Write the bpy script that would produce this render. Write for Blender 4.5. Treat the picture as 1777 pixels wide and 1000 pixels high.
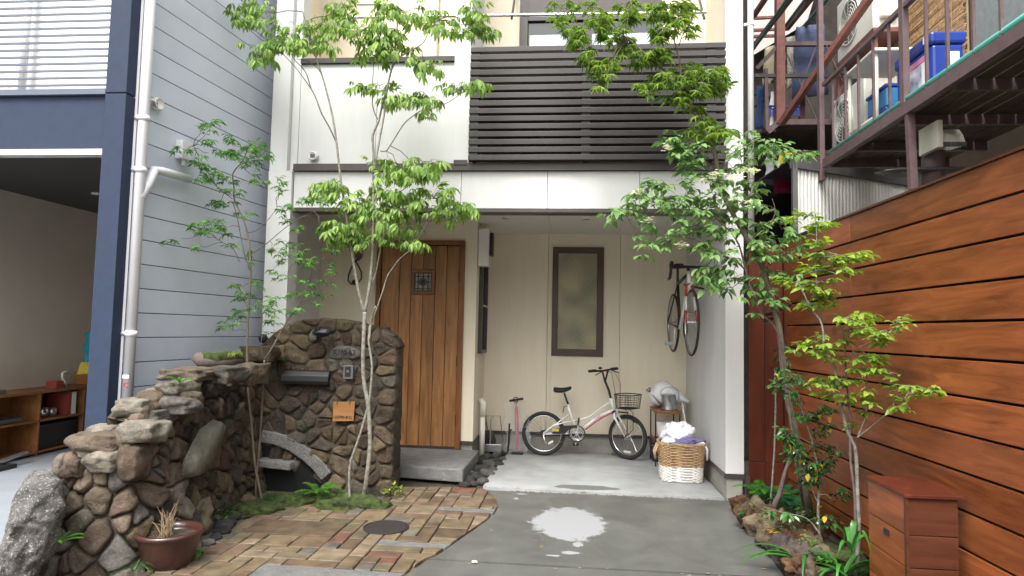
import bpy, math, random
from mathutils import Vector, Matrix, noise
R = math.radians
rnd = random.Random(7)
for o in list(bpy.data.objects): bpy.data.objects.remove(o)
S = bpy.context.scene
COL = S.collection
# ------------------------------------------------------------------ camera
FPX, PSI, TH, PH, HC = 1130.0, R(5.3), R(3.75), R(1.2), 1.45
fw = Vector((-math.sin(PSI)*math.cos(TH), math.cos(PSI)*math.cos(TH), math.sin(TH)))
r0 = Vector((math.cos(PSI), math.sin(PSI), 0)); u0 = r0.cross(fw)
RT = r0*math.cos(PH)+u0*math.sin(PH); UP = u0*math.cos(PH)-r0*math.sin(PH)
CP = Vector((0, 0, HC))
cd = bpy.data.cameras.new('camera'); cam = bpy.data.objects.new('camera', cd); COL.objects.link(cam)
mm = Matrix((RT, UP, -fw)).transposed().to_4x4(); mm.translation = CP
cam.matrix_world = mm
cd.sensor_width = 36; cd.lens = FPX/1777*36; cd.clip_start = .05; cd.clip_end = 2000
S.camera = cam
# ------------------------------------------------------------------ world, sun, exposure
SUN = Vector((-.16, -.62, .95)).normalized()
w = bpy.data.worlds.new('World'); S.world = w; w.use_nodes = True
nt = w.node_tree; nt.nodes.clear()
sky = nt.nodes.new('ShaderNodeTexSky'); sky.sky_type = 'NISHITA'; sky.sun_disc = False
sky.sun_elevation = math.asin(SUN.z); sky.sun_rotation = math.atan2(SUN.x, SUN.y)
sky.dust_density = 6; sky.air_density = 2.2; sky.ozone_density = 1.0
hs = nt.nodes.new('ShaderNodeHueSaturation'); hs.inputs['Saturation'].default_value = .22
bg = nt.nodes.new('ShaderNodeBackground'); bg.inputs[1].default_value = .15
wo = nt.nodes.new('ShaderNodeOutputWorld')
nt.links.new(sky.outputs[0], hs.inputs['Color']); nt.links.new(hs.outputs[0], bg.inputs[0]); nt.links.new(bg.outputs[0], wo.inputs[0])
sd = bpy.data.lights.new('sun', 'SUN'); sd.energy = 1.1; sd.angle = R(20); sd.color = (1, .97, .92)
so = bpy.data.objects.new('sun', sd); COL.objects.link(so)
so.rotation_euler = (-SUN).to_track_quat('-Z', 'Y').to_euler(); so.location = (0, -2, 12)
S.view_settings.view_transform = 'Standard'; S.view_settings.look = 'None'; S.view_settings.gamma = 1
S.view_settings.use_curve_mapping = False
S.view_settings.exposure = 1.45
S.render.engine = 'CYCLES'
# ------------------------------------------------------------------ pixel helpers (photograph measured, each point at its real depth)
def ray(u, v): return fw + RT*((u-888.5)/FPX) - UP*((v-500)/FPX)
def PY(u, v, y): d = ray(u, v); return CP + d*(y/d.y)
def PZ(u, v, z=0): d = ray(u, v); return CP + d*((z-HC)/d.z)
def PX(u, v, x): d = ray(u, v); return CP + d*(x/d.x)
def PL(u, v, a, b, off=0):
    d = ray(u, v); n = Vector((-(b[1]-a[1]), b[0]-a[0], 0)).normalized()
    A = Vector((a[0], a[1], 0)) + n*off
    return CP + d*(n.dot(A-CP)/n.dot(d))
# ------------------------------------------------------------------ object helpers
WM = {}
def place(o, parent, mw=None):
    COL.objects.link(o)
    mw = mw or Matrix.Identity(4)
    if parent is not None:
        o.parent = parent; o.matrix_parent_inverse = WM[parent.name].inverted()
    o.matrix_basis = mw; WM[o.name] = mw
    return o
def tag(o, label=None, cat=None, group=None, kind=None):
    if label: o['label'] = label
    if cat: o['category'] = cat
    if group: o['group'] = group
    if kind: o['kind'] = kind
    return o
def thing(name, label, cat, loc, group=None):
    o = bpy.data.objects.new(name, None); o.empty_display_size = .1
    place(o, None, Matrix.Translation(Vector(loc)))
    return tag(o, label, cat, group)
class M:
    def __init__(s): s.v = []; s.f = []
    def add(s, vs, fs):
        k = len(s.v); s.v += [tuple(p) for p in vs]; s.f += [tuple(i+k for i in f) for f in fs]; return s
    def box(s, x0, x1, y0, y1, z0, z1):
        return s.add([(x0,y0,z0),(x1,y0,z0),(x1,y1,z0),(x0,y1,z0),(x0,y0,z1),(x1,y0,z1),(x1,y1,z1),(x0,y1,z1)],
                     [(0,3,2,1),(4,5,6,7),(0,1,5,4),(1,2,6,5),(2,3,7,6),(3,0,4,7)])
    def obox(s, c, a, b, d):
        c, a, b, d = map(Vector, (c, a, b, d))
        return s.add([c-a-b-d, c+a-b-d, c+a+b-d, c-a+b-d, c-a-b+d, c+a-b+d, c+a+b+d, c-a+b+d],
                     [(0,3,2,1),(4,5,6,7),(0,1,5,4),(1,2,6,5),(2,3,7,6),(3,0,4,7)])
    def bar(s, p, q, w, h=None, up=(0,0,1)):
        p, q = Vector(p), Vector(q); h = h or w; d = (q-p); up = Vector(up)
        if abs(d.normalized().dot(up)) > .98: up = Vector((1,0,0))
        sd_ = d.cross(up).normalized(); u_ = sd_.cross(d).normalized()
        return s.obox((p+q)/2, d/2, sd_*w/2, u_*h/2)
    def prism(s, poly, vec):
        n = len(poly); vec = Vector(vec); poly = [Vector(p) for p in poly]
        fs = [tuple(range(n)), tuple(range(2*n-1, n-1, -1))] + [(i, i+n, (i+1) % n+n, (i+1) % n) for i in range(n)]
        return s.add(poly+[p+vec for p in poly], fs)
    def tube(s, pts, rad, n=8, closed=False):
        pts = [Vector(p) for p in pts]; m = len(pts)
        if not isinstance(rad, (list, tuple)): rad = [rad]*m
        up = None; vs = []
        for i, p in enumerate(pts):
            a = pts[i-1] if (i > 0 or closed) else p; b = pts[(i+1) % m] if (i < m-1 or closed) else p
            d = (b-a).normalized() if (b-a).length > 1e-9 else Vector((0,0,1))
            if up is None: up = Vector((0,0,1)) if abs(d.z) < .9 else Vector((1,0,0))
            x = d.cross(up)
            if x.length < 1e-4: x = d.orthogonal()
            x.normalize(); y = x.cross(d); up = y
            for k in range(n):
                t = 2*math.pi*k/n; vs.append(p + (x*math.cos(t)+y*math.sin(t))*rad[i])
        fs = []
        for i in range(m if closed else m-1):
            j = (i+1) % m
            for k in range(n): fs.append((i*n+k, i*n+(k+1) % n, j*n+(k+1) % n, j*n+k))
        if not closed: fs += [tuple(range(n-1, -1, -1)), tuple(range((m-1)*n, m*n))]
        return s.add(vs, fs)
    def lathe(s, prof, c, n=20, ax=None):
        c = Vector(c)
        if ax is None: X, Y, Z = Vector((1,0,0)), Vector((0,1,0)), Vector((0,0,1))
        else:
            Z = Vector(ax).normalized(); X = Z.orthogonal().normalized(); Y = Z.cross(X)
        vs = []
        for r, z in prof:
            for k in range(n):
                t = 2*math.pi*k/n; vs.append(c + X*(r*math.cos(t)) + Y*(r*math.sin(t)) + Z*z)
        fs = [(i*n+k, i*n+(k+1) % n, (i+1)*n+(k+1) % n, (i+1)*n+k) for i in range(len(prof)-1) for k in range(n)]
        if prof[0][0] > 1e-6: fs.append(tuple(range(n-1, -1, -1)))
        if prof[-1][0] > 1e-6: fs.append(tuple(range((len(prof)-1)*n, len(prof)*n)))
        return s.add(vs, fs)
    def torus(s, c, a, b, r, t, n=40, k=8):
        c, a, b = Vector(c), Vector(a).normalized(), Vector(b).normalized()
        return s.tube([c+(a*math.cos(2*math.pi*i/n)+b*math.sin(2*math.pi*i/n))*r for i in range(n)], t, k, True)
    def mesh(s, name, mat, smooth=False):
        me = bpy.data.meshes.new(name); me.from_pydata(s.v, [], s.f); me.validate(); me.update()
        if mat: me.materials.append(mat)
        if smooth: me.polygons.foreach_set('use_smooth', [True]*len(me.polygons))
        return me
    def build(s, name, mat, parent=None, smooth=False, bevel=0, kind=None):
        o = bpy.data.objects.new(name, s.mesh(name, mat, smooth)); place(o, parent)
        if bevel:
            b = o.modifiers.new('bevel', 'BEVEL'); b.width = bevel; b.segments = 2; b.limit_method = 'ANGLE'
        if kind: o['kind'] = kind
        return o
def blob(c, dims, seed, sub=2, rough=.18, flat=.0, rot=0, boxy=.0):
    """irregular rock: a subdivided cube pushed towards a rounded, noisy lump"""
    n = sub*2; vs = []; fs = []; idx = {}
    for ax in range(3):
        for sg in (-1, 1):
            g = []
            for i in range(n+1):
                row = []
                for j in range(n+1):
                    p = [0, 0, 0]; p[ax] = sg; p[(ax+1) % 3] = -1+2*i/n; p[(ax+2) % 3] = -1+2*j/n
                    k = tuple(round(q, 4) for q in p)
                    if k not in idx: idx[k] = len(vs); vs.append(Vector(p))
                    row.append(idx[k])
                g.append(row)
            for i in range(n):
                for j in range(n):
                    q = (g[i][j], g[i+1][j], g[i+1][j+1], g[i][j+1])
                    fs.append(q if sg > 0 else q[::-1])
    out = []; cs, sn = math.cos(rot), math.sin(rot)
    for p in vs:
        q = p.normalized(); q = q*(1-boxy)+p*boxy*.8
        nv = noise.noise(q*1.3+Vector((seed*3.1, seed*1.7, 0)))*rough*2 + noise.noise(q*3.4+Vector((seed, 0, 9)))*rough*.7
        nv += noise.noise(q*7.5+Vector((seed*2, 4, seed)))*rough*.35
        q = q*(1+nv)
        q = Vector((q.x*dims[0]/2, q.y*dims[1]/2, q.z*dims[2]/2))
        out.append((c[0]+q.x*cs-q.y*sn, c[1]+q.x*sn+q.y*cs, c[2]+q.z))
    return out, fs
# ------------------------------------------------------------------ materials
def mat(name, col, rough=.6, var=.15, scale=6, bump=0., bscale=60, metal=0, spec=.5, stretch=(1,1,1), col2=None, objrand=0., coat=0, trans=None, alpha=1, world=False):
    m = bpy.data.materials.new(name); m.use_nodes = True; t = m.node_tree; N = t.nodes; L = t.links
    b = N['Principled BSDF']; b.inputs['Roughness'].default_value = rough; b.inputs['Metallic'].default_value = metal
    b.inputs['Specular IOR Level'].default_value = spec; b.inputs['Coat Weight'].default_value = coat
    if alpha < 1: b.inputs['Alpha'].default_value = alpha
    tc = N.new('ShaderNodeTexCoord'); mp = N.new('ShaderNodeMapping'); mp.inputs['Scale'].default_value = stretch
    L.new(tc.outputs['Object'], mp.inputs[0])
    oi = N.new('ShaderNodeObjectInfo')
    if objrand:
        mu = N.new('ShaderNodeMath'); mu.operation = 'MULTIPLY'; mu.inputs[1].default_value = 37.
        L.new(oi.outputs['Random'], mu.inputs[0]); L.new(mu.outputs[0], mp.inputs['Location'])
    nz = N.new('ShaderNodeTexNoise'); nz.inputs['Scale'].default_value = scale; nz.inputs['Detail'].default_value = 6; nz.inputs['Roughness'].default_value = .62
    L.new(mp.outputs[0], nz.inputs['Vector'])
    c1 = [c*(1-var) for c in col]; c2 = [min(1, c*(1+var)) for c in (col2 or col)]
    r = N.new('ShaderNodeValToRGB'); r.color_ramp.elements[0].position = .32; r.color_ramp.elements[1].position = .68
    r.color_ramp.elements[0].color = (*c1, 1); r.color_ramp.elements[1].color = (*c2, 1)
    L.new(nz.outputs[0], r.inputs[0]); out = r.outputs[0]
    if objrand:
        h = N.new('ShaderNodeHueSaturation'); mr = N.new('ShaderNodeMapRange'); mr.inputs['To Min'].default_value = 1-objrand; mr.inputs['To Max'].default_value = 1+objrand
        L.new(oi.outputs['Random'], mr.inputs['Value']); L.new(mr.outputs[0], h.inputs['Value']); L.new(out, h.inputs['Color']); out = h.outputs[0]
    L.new(out, b.inputs['Base Color'])
    if bump:
        n2 = N.new('ShaderNodeTexNoise'); n2.inputs['Scale'].default_value = bscale; n2.inputs['Detail'].default_value = 8
        L.new(mp.outputs[0], n2.inputs['Vector'])
        bp = N.new('ShaderNodeBump'); bp.inputs['Strength'].default_value = bump; bp.inputs['Distance'].default_value = .01
        L.new(n2.outputs[0], bp.inputs['Height']); L.new(bp.outputs[0], b.inputs['Normal'])
    m['ramp'] = r.name
    return m
def leafmat(name, ca, cb, rough=.42, tr=.42, spec=.4):
    m = bpy.data.materials.new(name); m.use_nodes = True; N = m.node_tree.nodes; L = m.node_tree.links
    b = N['Principled BSDF']; b.inputs['Roughness'].default_value = rough; b.inputs['Specular IOR Level'].default_value = spec
    g = N.new('ShaderNodeNewGeometry'); oi = N.new('ShaderNodeObjectInfo'); ad = N.new('ShaderNodeMath'); ad.operation = 'ADD'
    L.new(g.outputs['Random Per Island'], ad.inputs[0]); L.new(oi.outputs['Random'], ad.inputs[1])
    fr = N.new('ShaderNodeMath'); fr.operation = 'FRACT'; L.new(ad.outputs[0], fr.inputs[0])
    r = N.new('ShaderNodeValToRGB'); r.color_ramp.elements[0].color = (*ca, 1); r.color_ramp.elements[1].color = (*cb, 1)
    L.new(fr.outputs[0], r.inputs[0]); L.new(r.outputs[0], b.inputs['Base Color'])
    tn = N.new('ShaderNodeBsdfTranslucent'); h = N.new('ShaderNodeHueSaturation'); h.inputs['Value'].default_value = 1.5; h.inputs['Saturation'].default_value = 1.1
    L.new(r.outputs[0], h.inputs['Color']); L.new(h.outputs[0], tn.inputs['Color'])
    mx = N.new('ShaderNodeMixShader'); mx.inputs[0].default_value = tr
    L.new(b.outputs[0], mx.inputs[1]); L.new(tn.outputs[0], mx.inputs[2]); L.new(mx.outputs[0], N['Material Output'].inputs[0])
    return m
def woodmat(name, ca, cb, axis, rough=.45, freq=26, spec=.35, objrand=.12, knots=True, coat=0):
    """axis = direction the grain runs in"""
    m = bpy.data.materials.new(name); m.use_nodes = True; N = m.node_tree.nodes; L = m.node_tree.links
    b = N['Principled BSDF']; b.inputs['Roughness'].default_value = rough; b.inputs['Specular IOR Level'].default_value = spec; b.inputs['Coat Weight'].default_value = coat
    tc = N.new('ShaderNodeTexCoord'); oi = N.new('ShaderNodeObjectInfo'); mu = N.new('ShaderNodeMath'); mu.operation = 'MULTIPLY'; mu.inputs[1].default_value = 53
    L.new(oi.outputs['Random'], mu.inputs[0])
    mp = N.new('ShaderNodeMapping'); sc = [1, 1, 1]; sc[axis] = .09; mp.inputs['Scale'].default_value = sc
    L.new(tc.outputs['Object'], mp.inputs[0]); L.new(mu.outputs[0], mp.inputs['Location'])
    nz = N.new('ShaderNodeTexNoise'); nz.inputs['Scale'].default_value = freq*.55; nz.inputs['Detail'].default_value = 9; nz.inputs['Roughness'].default_value = .68; nz.inputs['Distortion'].default_value = 1.1
    L.new(mp.outputs[0], nz.inputs['Vector'])
    mp2 = N.new('ShaderNodeMapping'); mp2.inputs['Scale'].default_value = [q if q == 1 else .35 for q in sc]
    L.new(tc.outputs['Object'], mp2.inputs[0]); L.new(mu.outputs[0], mp2.inputs['Location'])
    n2 = N.new('ShaderNodeTexNoise'); n2.inputs['Scale'].default_value = 3.2; n2.inputs['Detail'].default_value = 3; n2.inputs['Distortion'].default_value = 1.5
    L.new(mp2.outputs[0], n2.inputs['Vector'])
    mid = [(p+q)/2 for p, q in zip(ca, cb)]
    r = N.new('ShaderNodeValToRGB'); e = r.color_ramp.elements; e[0].position = .32; e[1].position = .70
    e[0].color = (*ca, 1); e[1].color = (*cb, 1); k = e.new(.5); k.color = (*mid, 1)
    L.new(nz.outputs[0], r.inputs[0])
    r2 = N.new('ShaderNodeValToRGB'); r2.color_ramp.elements[0].position = .3; r2.color_ramp.elements[1].position = .7
    r2.color_ramp.elements[0].color = (.80, .74, .70, 1); r2.color_ramp.elements[1].color = (1.15, 1.1, 1.05, 1)
    L.new(n2.outputs[0], r2.inputs[0])
    mx = N.new('ShaderNodeMix'); mx.data_type = 'RGBA'; mx.blend_type = 'MULTIPLY'; mx.inputs[0].default_value = .85
    L.new(r.outputs[0], mx.inputs[6]); L.new(r2.outputs[0], mx.inputs[7]); out = mx.outputs[2]
    if knots:
        mp3 = N.new('ShaderNodeMapping'); mp3.inputs['Scale'].default_value = [1 if q == 1 else .45 for q in sc]
        L.new(tc.outputs['Object'], mp3.inputs[0]); L.new(mu.outputs[0], mp3.inputs['Location'])
        vo = N.new('ShaderNodeTexVoronoi'); vo.inputs['Scale'].default_value = 3.4; L.new(mp3.outputs[0], vo.inputs['Vector'])
        r3 = N.new('ShaderNodeValToRGB'); r3.color_ramp.elements[0].position = .04; r3.color_ramp.elements[1].position = .12
        r3.color_ramp.elements[0].color = (.25, .2, .2, 1); r3.color_ramp.elements[1].color = (1, 1, 1, 1)
        L.new(vo.outputs['Distance'], r3.inputs[0])
        m3 = N.new('ShaderNodeMix'); m3.data_type = 'RGBA'; m3.blend_type = 'MULTIPLY'; m3.inputs[0].default_value = .7
        L.new(out, m3.inputs[6]); L.new(r3.outputs[0], m3.inputs[7]); out = m3.outputs[2]
    h = N.new('ShaderNodeHueSaturation'); mr = N.new('ShaderNodeMapRange'); mr.inputs['To Min'].default_value = 1-objrand; mr.inputs['To Max'].default_value = 1+objrand
    L.new(oi.outputs['Random'], mr.inputs['Value']); L.new(mr.outputs[0], h.inputs['Value']); L.new(out, h.inputs['Color'])
    L.new(h.outputs[0], b.inputs['Base Color'])
    bp = N.new('ShaderNodeBump'); bp.inputs['Strength'].default_value = .25; bp.inputs['Distance'].default_value = .004
    L.new(nz.outputs[0], bp.inputs['Height']); L.new(bp.outputs[0], b.inputs['Normal'])
    return m
def stonemat(name, ca, cb, speck=(.45, .42, .36), sp=.62, rough=.75, moss=0.):
    m = bpy.data.materials.new(name); m.use_nodes = True; N = m.node_tree.nodes; L = m.node_tree.links
    b = N['Principled BSDF']; b.inputs['Roughness'].default_value = rough; b.inputs['Specular IOR Level'].default_value = .35
    tc = N.new('ShaderNodeTexCoord'); oi = N.new('ShaderNodeObjectInfo')
    n1 = N.new('ShaderNodeTexNoise'); n1.inputs['Scale'].default_value = 9; n1.inputs['Detail'].default_value = 8; n1.inputs['Roughness'].default_value = .7
    n2 = N.new('ShaderNodeTexNoise'); n2.inputs['Scale'].default_value = 95; n2.inputs['Detail'].default_value = 6; n2.inputs['Roughness'].default_value = .7
    for n_ in (n1, n2): L.new(tc.outputs['Object'], n_.inputs['Vector'])
    r = N.new('ShaderNodeValToRGB'); r.color_ramp.elements[0].position = .33; r.color_ramp.elements[1].position = .7
    r.color_ramp.elements[0].color = (*ca, 1); r.color_ramp.elements[1].color = (*cb, 1); L.new(n1.outputs[0], r.inputs[0])
    r2 = N.new('ShaderNodeValToRGB'); r2.color_ramp.elements[0].position = sp; r2.color_ramp.elements[1].position = sp+.06; L.new(n2.outputs[0], r2.inputs[0])
    mx = N.new('ShaderNodeMix'); mx.data_type = 'RGBA'; mx.inputs[7].default_value = (*speck, 1)
    L.new(r2.outputs[0], mx.inputs[0]); L.new(r.outputs[0], mx.inputs[6]); out = mx.outputs[2]
    if moss:
        n3 = N.new('ShaderNodeTexNoise'); n3.inputs['Scale'].default_value = 5; n3.inputs['Detail'].default_value = 6; L.new(tc.outputs['Object'], n3.inputs['Vector'])
        r3 = N.new('ShaderNodeValToRGB'); r3.color_ramp.elements[0].position = 1-moss; r3.color_ramp.elements[1].position = 1-moss+.1; L.new(n3.outputs[0], r3.inputs[0])
        m3 = N.new('ShaderNodeMix'); m3.data_type = 'RGBA'; m3.inputs[7].default_value = (.05, .075, .012, 1)
        L.new(r3.outputs[0], m3.inputs[0]); L.new(out, m3.inputs[6]); out = m3.outputs[2]
    h = N.new('ShaderNodeHueSaturation'); mr = N.new('ShaderNodeMapRange'); mr.inputs['To Min'].default_value = .65; mr.inputs['To Max'].default_value = 1.4
    L.new(oi.outputs['Random'], mr.inputs['Value']); L.new(mr.outputs[0], h.inputs['Value']); L.new(out, h.inputs['Color']); L.new(h.outputs[0], b.inputs['Base Color'])
    bp = N.new('ShaderNodeBump'); bp.inputs['Strength'].default_value = 1.0; bp.inputs['Distance'].default_value = .028
    mm_ = N.new('ShaderNodeMath'); mm_.operation = 'MULTIPLY_ADD'; mm_.inputs[1].default_value = .35
    n4 = N.new('ShaderNodeTexNoise'); n4.inputs['Scale'].default_value = 27; n4.inputs['Detail'].default_value = 9; n4.inputs['Roughness'].default_value = .75; n4.inputs['Distortion'].default_value = .8; L.new(tc.outputs['Object'], n4.inputs['Vector'])
    m4_ = N.new('ShaderNodeMath'); m4_.operation = 'MULTIPLY_ADD'; m4_.inputs[1].default_value = 1.3; L.new(n4.outputs[0], m4_.inputs[0]); L.new(n1.outputs[0], m4_.inputs[2])
    L.new(n2.outputs[0], mm_.inputs[0]); L.new(m4_.outputs[0], mm_.inputs[2]); L.new(mm_.outputs[0], bp.inputs['Height']); L.new(bp.outputs[0], b.inputs['Normal'])
    return m
K = dict(
 white=mat('white_siding', (.63,.635,.63), .6, .04, 7, .03, 200, stretch=(1,1,.12)),
 cream=mat('cream_siding', (.77,.69,.55), .7, .045, 6, .08, 220, stretch=(1,1,.15)),
 soffit=mat('soffit_board', (.66,.63,.57), .6, .03),
 trim=mat('dark_trim', (.055,.045,.042), .4, .1),
 slat=mat('dark_slat', (.030,.025,.026), .38, .12, 8, objrand=.1),
 frame=mat('bronze_frame', (.075,.045,.033), .35, .1),
 siding=mat('grey_siding', (.56,.60,.70), .5, .06, 2.5, .02, 150, objrand=.03),
 pvc=mat('pipe_grey', (.70,.70,.74), .35, .04),
 pvcw=mat('pipe_white', (.78,.78,.80), .35, .03),
 navy=mat('navy_plaster', (.014,.027,.062), .75, .12, 14, .35, 260),
 slatb=mat('grey_blue_slat', (.10,.12,.16), .4, .05),
 concd=mat('foundation_concrete', (.30,.29,.26), .85, .15, 9, .2, 120),
 ceil=mat('dark_ceiling', (.045,.045,.045), .6, .1),
 beige=mat('carport_wall', (.64,.565,.47), .8, .04, 3, .05),
 floorb=mat('carport_floor', (.23,.25,.28), .7, .08, 4, .05),
 mortar=mat('mortar', (.060,.047,.032), .95, .3, 20, .5, 90),
 brickbed=mat('bed_sand', (.10,.085,.06), .95, .3, 30, .4, 120),
 soil=mat('soil', (.045,.033,.022), 1, .4, 25, .9, 90),
 moss=mat('moss', (.008,.012,.003), 1, .5, 22, 1., 120, col2=(.040,.060,.010)),
 black=mat('black_plastic', (.015,.015,.016), .4, .1),
 rubber=mat('rubber', (.018,.018,.018), .75, .1),
 chrome=mat('chrome', (.6,.6,.62), .25, .05, metal=1),
 steel=mat('galvanised', (.45,.46,.47), .38, .12, 15, metal=.9),
 corr=mat('corrugated_zinc', (.66,.66,.63), .4, .12, 3, metal=.2),
 wpaint=mat('white_paint', (.78,.76,.76), .25, .03, coat=.5),
 red=mat('red_paint', (.45,.02,.03), .3, .05, coat=.5),
 pink=mat('pink_paint', (.55,.05,.16), .35, .05),
 iron=mat('brown_steel', (.115,.075,.078), .55, .2, 14, .1, 80),
 ironr=mat('rust_steel', (.17,.065,.05), .6, .25, 14, .15, 80),
 capm=mat('dark_flashing', (.085,.082,.085), .5, .12, 6),
 darkb=mat('dark_boards', (.035,.027,.022), .9, .35, 8, .2, 40),
 brownw=mat('brown_wall', (.085,.06,.04), .9, .25, 3, .1, 40),
 deckm=mat('deck_underside', (.075,.052,.035), .8, .35, 12),
 acw=mat('ac_casing', (.68,.68,.62), .4, .05),
 acd=mat('ac_grille', (.10,.10,.10), .5, .1),
 creamp=mat('cream_pipe', (.72,.69,.60), .35, .05),
 blue=mat('blue_plastic', (.02,.05,.30), .3, .08),
 blue2=mat('mid_blue_plastic', (.03,.16,.36), .35, .08),
 teal=mat('teal_pipe', (.12,.50,.42), .3, .08),
 tealD=mat('green_pole', (.02,.13,.10), .4, .1),
 sheet=mat('grey_mesh_sheet', (.22,.25,.25), .8, .12, 20),
 terra=mat('glazed_terracotta', (.050,.019,.015), .35, .25, 6, .1, 40, coat=.3),
 rattan=mat('rattan', (.42,.28,.15), .6, .25, 40, objrand=.15),
 rattanw=mat('white_rattan', (.78,.76,.72), .6, .1, 40),
 bag=mat('white_plastic_bag', (.78,.80,.84), .35, .06, 8, .6, 12),
 purple=mat('purple_cloth', (.17,.15,.33), .8, .2, 20, .3, 60),
 wcloth=mat('white_cloth', (.8,.8,.82), .8, .05),
 olive=mat('olive_shirt', (.50,.46,.30), .9, .15, 12, .3, 40),
 pattern=mat('patterned_shirt', (.38,.36,.33), .9, .6, 60, .2, 40),
 navyc=mat('navy_trousers', (.055,.075,.14), .95, .25, 10, .4, 30),
 redc=mat('red_cloth', (.45,.03,.10), .8, .25, 10, .4, 30),
 greyc=mat('grey_cloth', (.30,.30,.30), .9, .2, 10, .3, 30),
 jean=mat('blue_denim', (.05,.10,.25), .9, .3, 20, .3, 40),
 granite=stonemat('granite', (.24,.235,.22), (.40,.39,.37), (.62,.61,.58), .56, .8),
 granited=stonemat('granite_step', (.17,.17,.17), (.26,.26,.26), (.42,.42,.42), .6, .7),
 bark=mat('grey_bark', (.19,.18,.15), .85, .5, 34, .4, 60),
 barkg=mat('mossy_bark', (.13,.15,.05), .9, .3, 18, .4, 60),
 barkd=mat('dark_bark', (.11,.085,.075), .85, .3, 18, .4, 60),
 barko=mat('olive_bark', (.13,.105,.070), .85, .3, 18, .4, 60),
 glassd=mat('dark_glass', (.02,.025,.03), .06, .1, spec=.8),
 pinkroof=mat('pale_roof_sheet', (.55,.46,.43), .6, .06),
 manh=mat('rusty_lid', (.016,.011,.009), .85, .3, 40, .6, 120),
 twigd=mat('dry_twig', (.30,.22,.13), .9, .2),
 green_cord=mat('grey_cord', (.30,.30,.30), .8, .1),
 warm=mat('orange_wood', (.36,.17,.06), .5, .15, 8),
 paper=mat('paper', (.75,.73,.68), .8, .1),
 redbook=mat('red_book', (.30,.05,.04), .6, .1),
 yel=mat('yellow_cloth', (.55,.45,.06), .8, .2), turq=mat('turquoise_cloth', (.02,.30,.42), .8, .2),
)
K['doorw'] = woodmat('door_wood', (.19,.090,.035), (.41,.215,.092), 2, .42, 30, objrand=.10, knots=True)
K['doorf'] = woodmat('door_frame_wood', (.14,.055,.020), (.26,.11,.04), 2, .4, 30, objrand=.05, knots=False)
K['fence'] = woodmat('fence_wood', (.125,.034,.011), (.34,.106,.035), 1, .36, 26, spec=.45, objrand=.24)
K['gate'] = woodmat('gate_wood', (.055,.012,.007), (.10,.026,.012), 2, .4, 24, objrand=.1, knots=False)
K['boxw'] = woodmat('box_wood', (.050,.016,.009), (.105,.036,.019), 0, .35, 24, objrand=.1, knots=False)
K['signw'] = woodmat('sign_wood', (.22,.105,.04), (.32,.165,.065), 0, .5, 24, knots=False)
K['shelfw'] = woodmat('shelf_wood', (.20,.085,.03), (.32,.15,.06), 1, .5, 24, knots=False)
STONES = [stonemat('stone_brown', (.050,.037,.025), (.16,.118,.078), moss=.0),
          stonemat('stone_dark', (.032,.026,.020), (.092,.074,.056)),
          stonemat('stone_ochre', (.068,.052,.030), (.20,.15,.09)),
          stonemat('stone_grey', (.055,.048,.037), (.17,.15,.118), moss=.38),
          stonemat('stone_rust', (.042,.027,.019), (.125,.078,.052))]
DUSTY = [stonemat('stone_dusty_grey', (.10,.088,.070), (.32,.285,.235), (.45,.43,.4), .6, .85, .36),
         stonemat('stone_dusty_tan', (.10,.076,.055), (.29,.225,.165), (.45,.4,.34), .62, .85, .34),
         stonemat('stone_dusty_dark', (.055,.050,.046), (.16,.145,.13), (.3,.28,.26), .62, .8),
         stonemat('stone_dusty_red', (.09,.062,.045), (.24,.175,.13), (.35,.3,.25), .62, .85)]
COBB = [stonemat('cobble_dark', (.025,.025,.026), (.07,.068,.066), (.12,.12,.12), .65, .5), stonemat('cobble_grey', (.06,.06,.058), (.14,.135,.125), (.2,.2,.2), .65, .6)]
RUSTR = [stonemat('rock_rust', (.06,.026,.013), (.16,.085,.045), (.3,.2,.12), .66, .8), stonemat('rock_pale', (.09,.065,.038), (.23,.18,.12), (.4,.35,.28), .66, .85), stonemat('rock_mauve', (.05,.038,.032), (.13,.105,.095), (.3,.26,.24), .66, .85)]
# leaves
K['lcentre'] = leafmat('leaf_fresh_green', (.08,.165,.030), (.27,.40,.09))
K['lmaple'] = leafmat('leaf_maple_green', (.07,.145,.022), (.26,.37,.07))
K['ldog'] = leafmat('leaf_mid_green', (.075,.17,.045), (.26,.40,.15))
K['lleft'] = leafmat('leaf_deep_green', (.04,.13,.028), (.19,.36,.10))
K['lshrub'] = leafmat('leaf_yellow_green', (.10,.20,.024), (.30,.40,.065))
K['lcam'] = leafmat('leaf_glossy', (.016,.06,.016), (.055,.15,.03), .18, .1, .7)
K['lyel'] = leafmat('leaf_yellow', (.45,.30,.02), (.6,.42,.04), .4, .3)
K['lfern'] = leafmat('leaf_fern', (.03,.12,.012), (.10,.26,.03))
K['lfernB'] = leafmat('leaf_blue_fern', (.015,.09,.03), (.04,.17,.06))
K['lstrap'] = leafmat('leaf_strap', (.02,.10,.018), (.06,.20,.035), .3, .2)
K['lyg'] = leafmat('leaf_variegated', (.10,.18,.03), (.40,.42,.12))
K['lred'] = leafmat('leaf_red', (.12,.02,.02), (.25,.05,.03))
K['flower'] = leafmat('flower_white', (.70,.68,.50), (.85,.85,.72), .6, .3)

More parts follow.
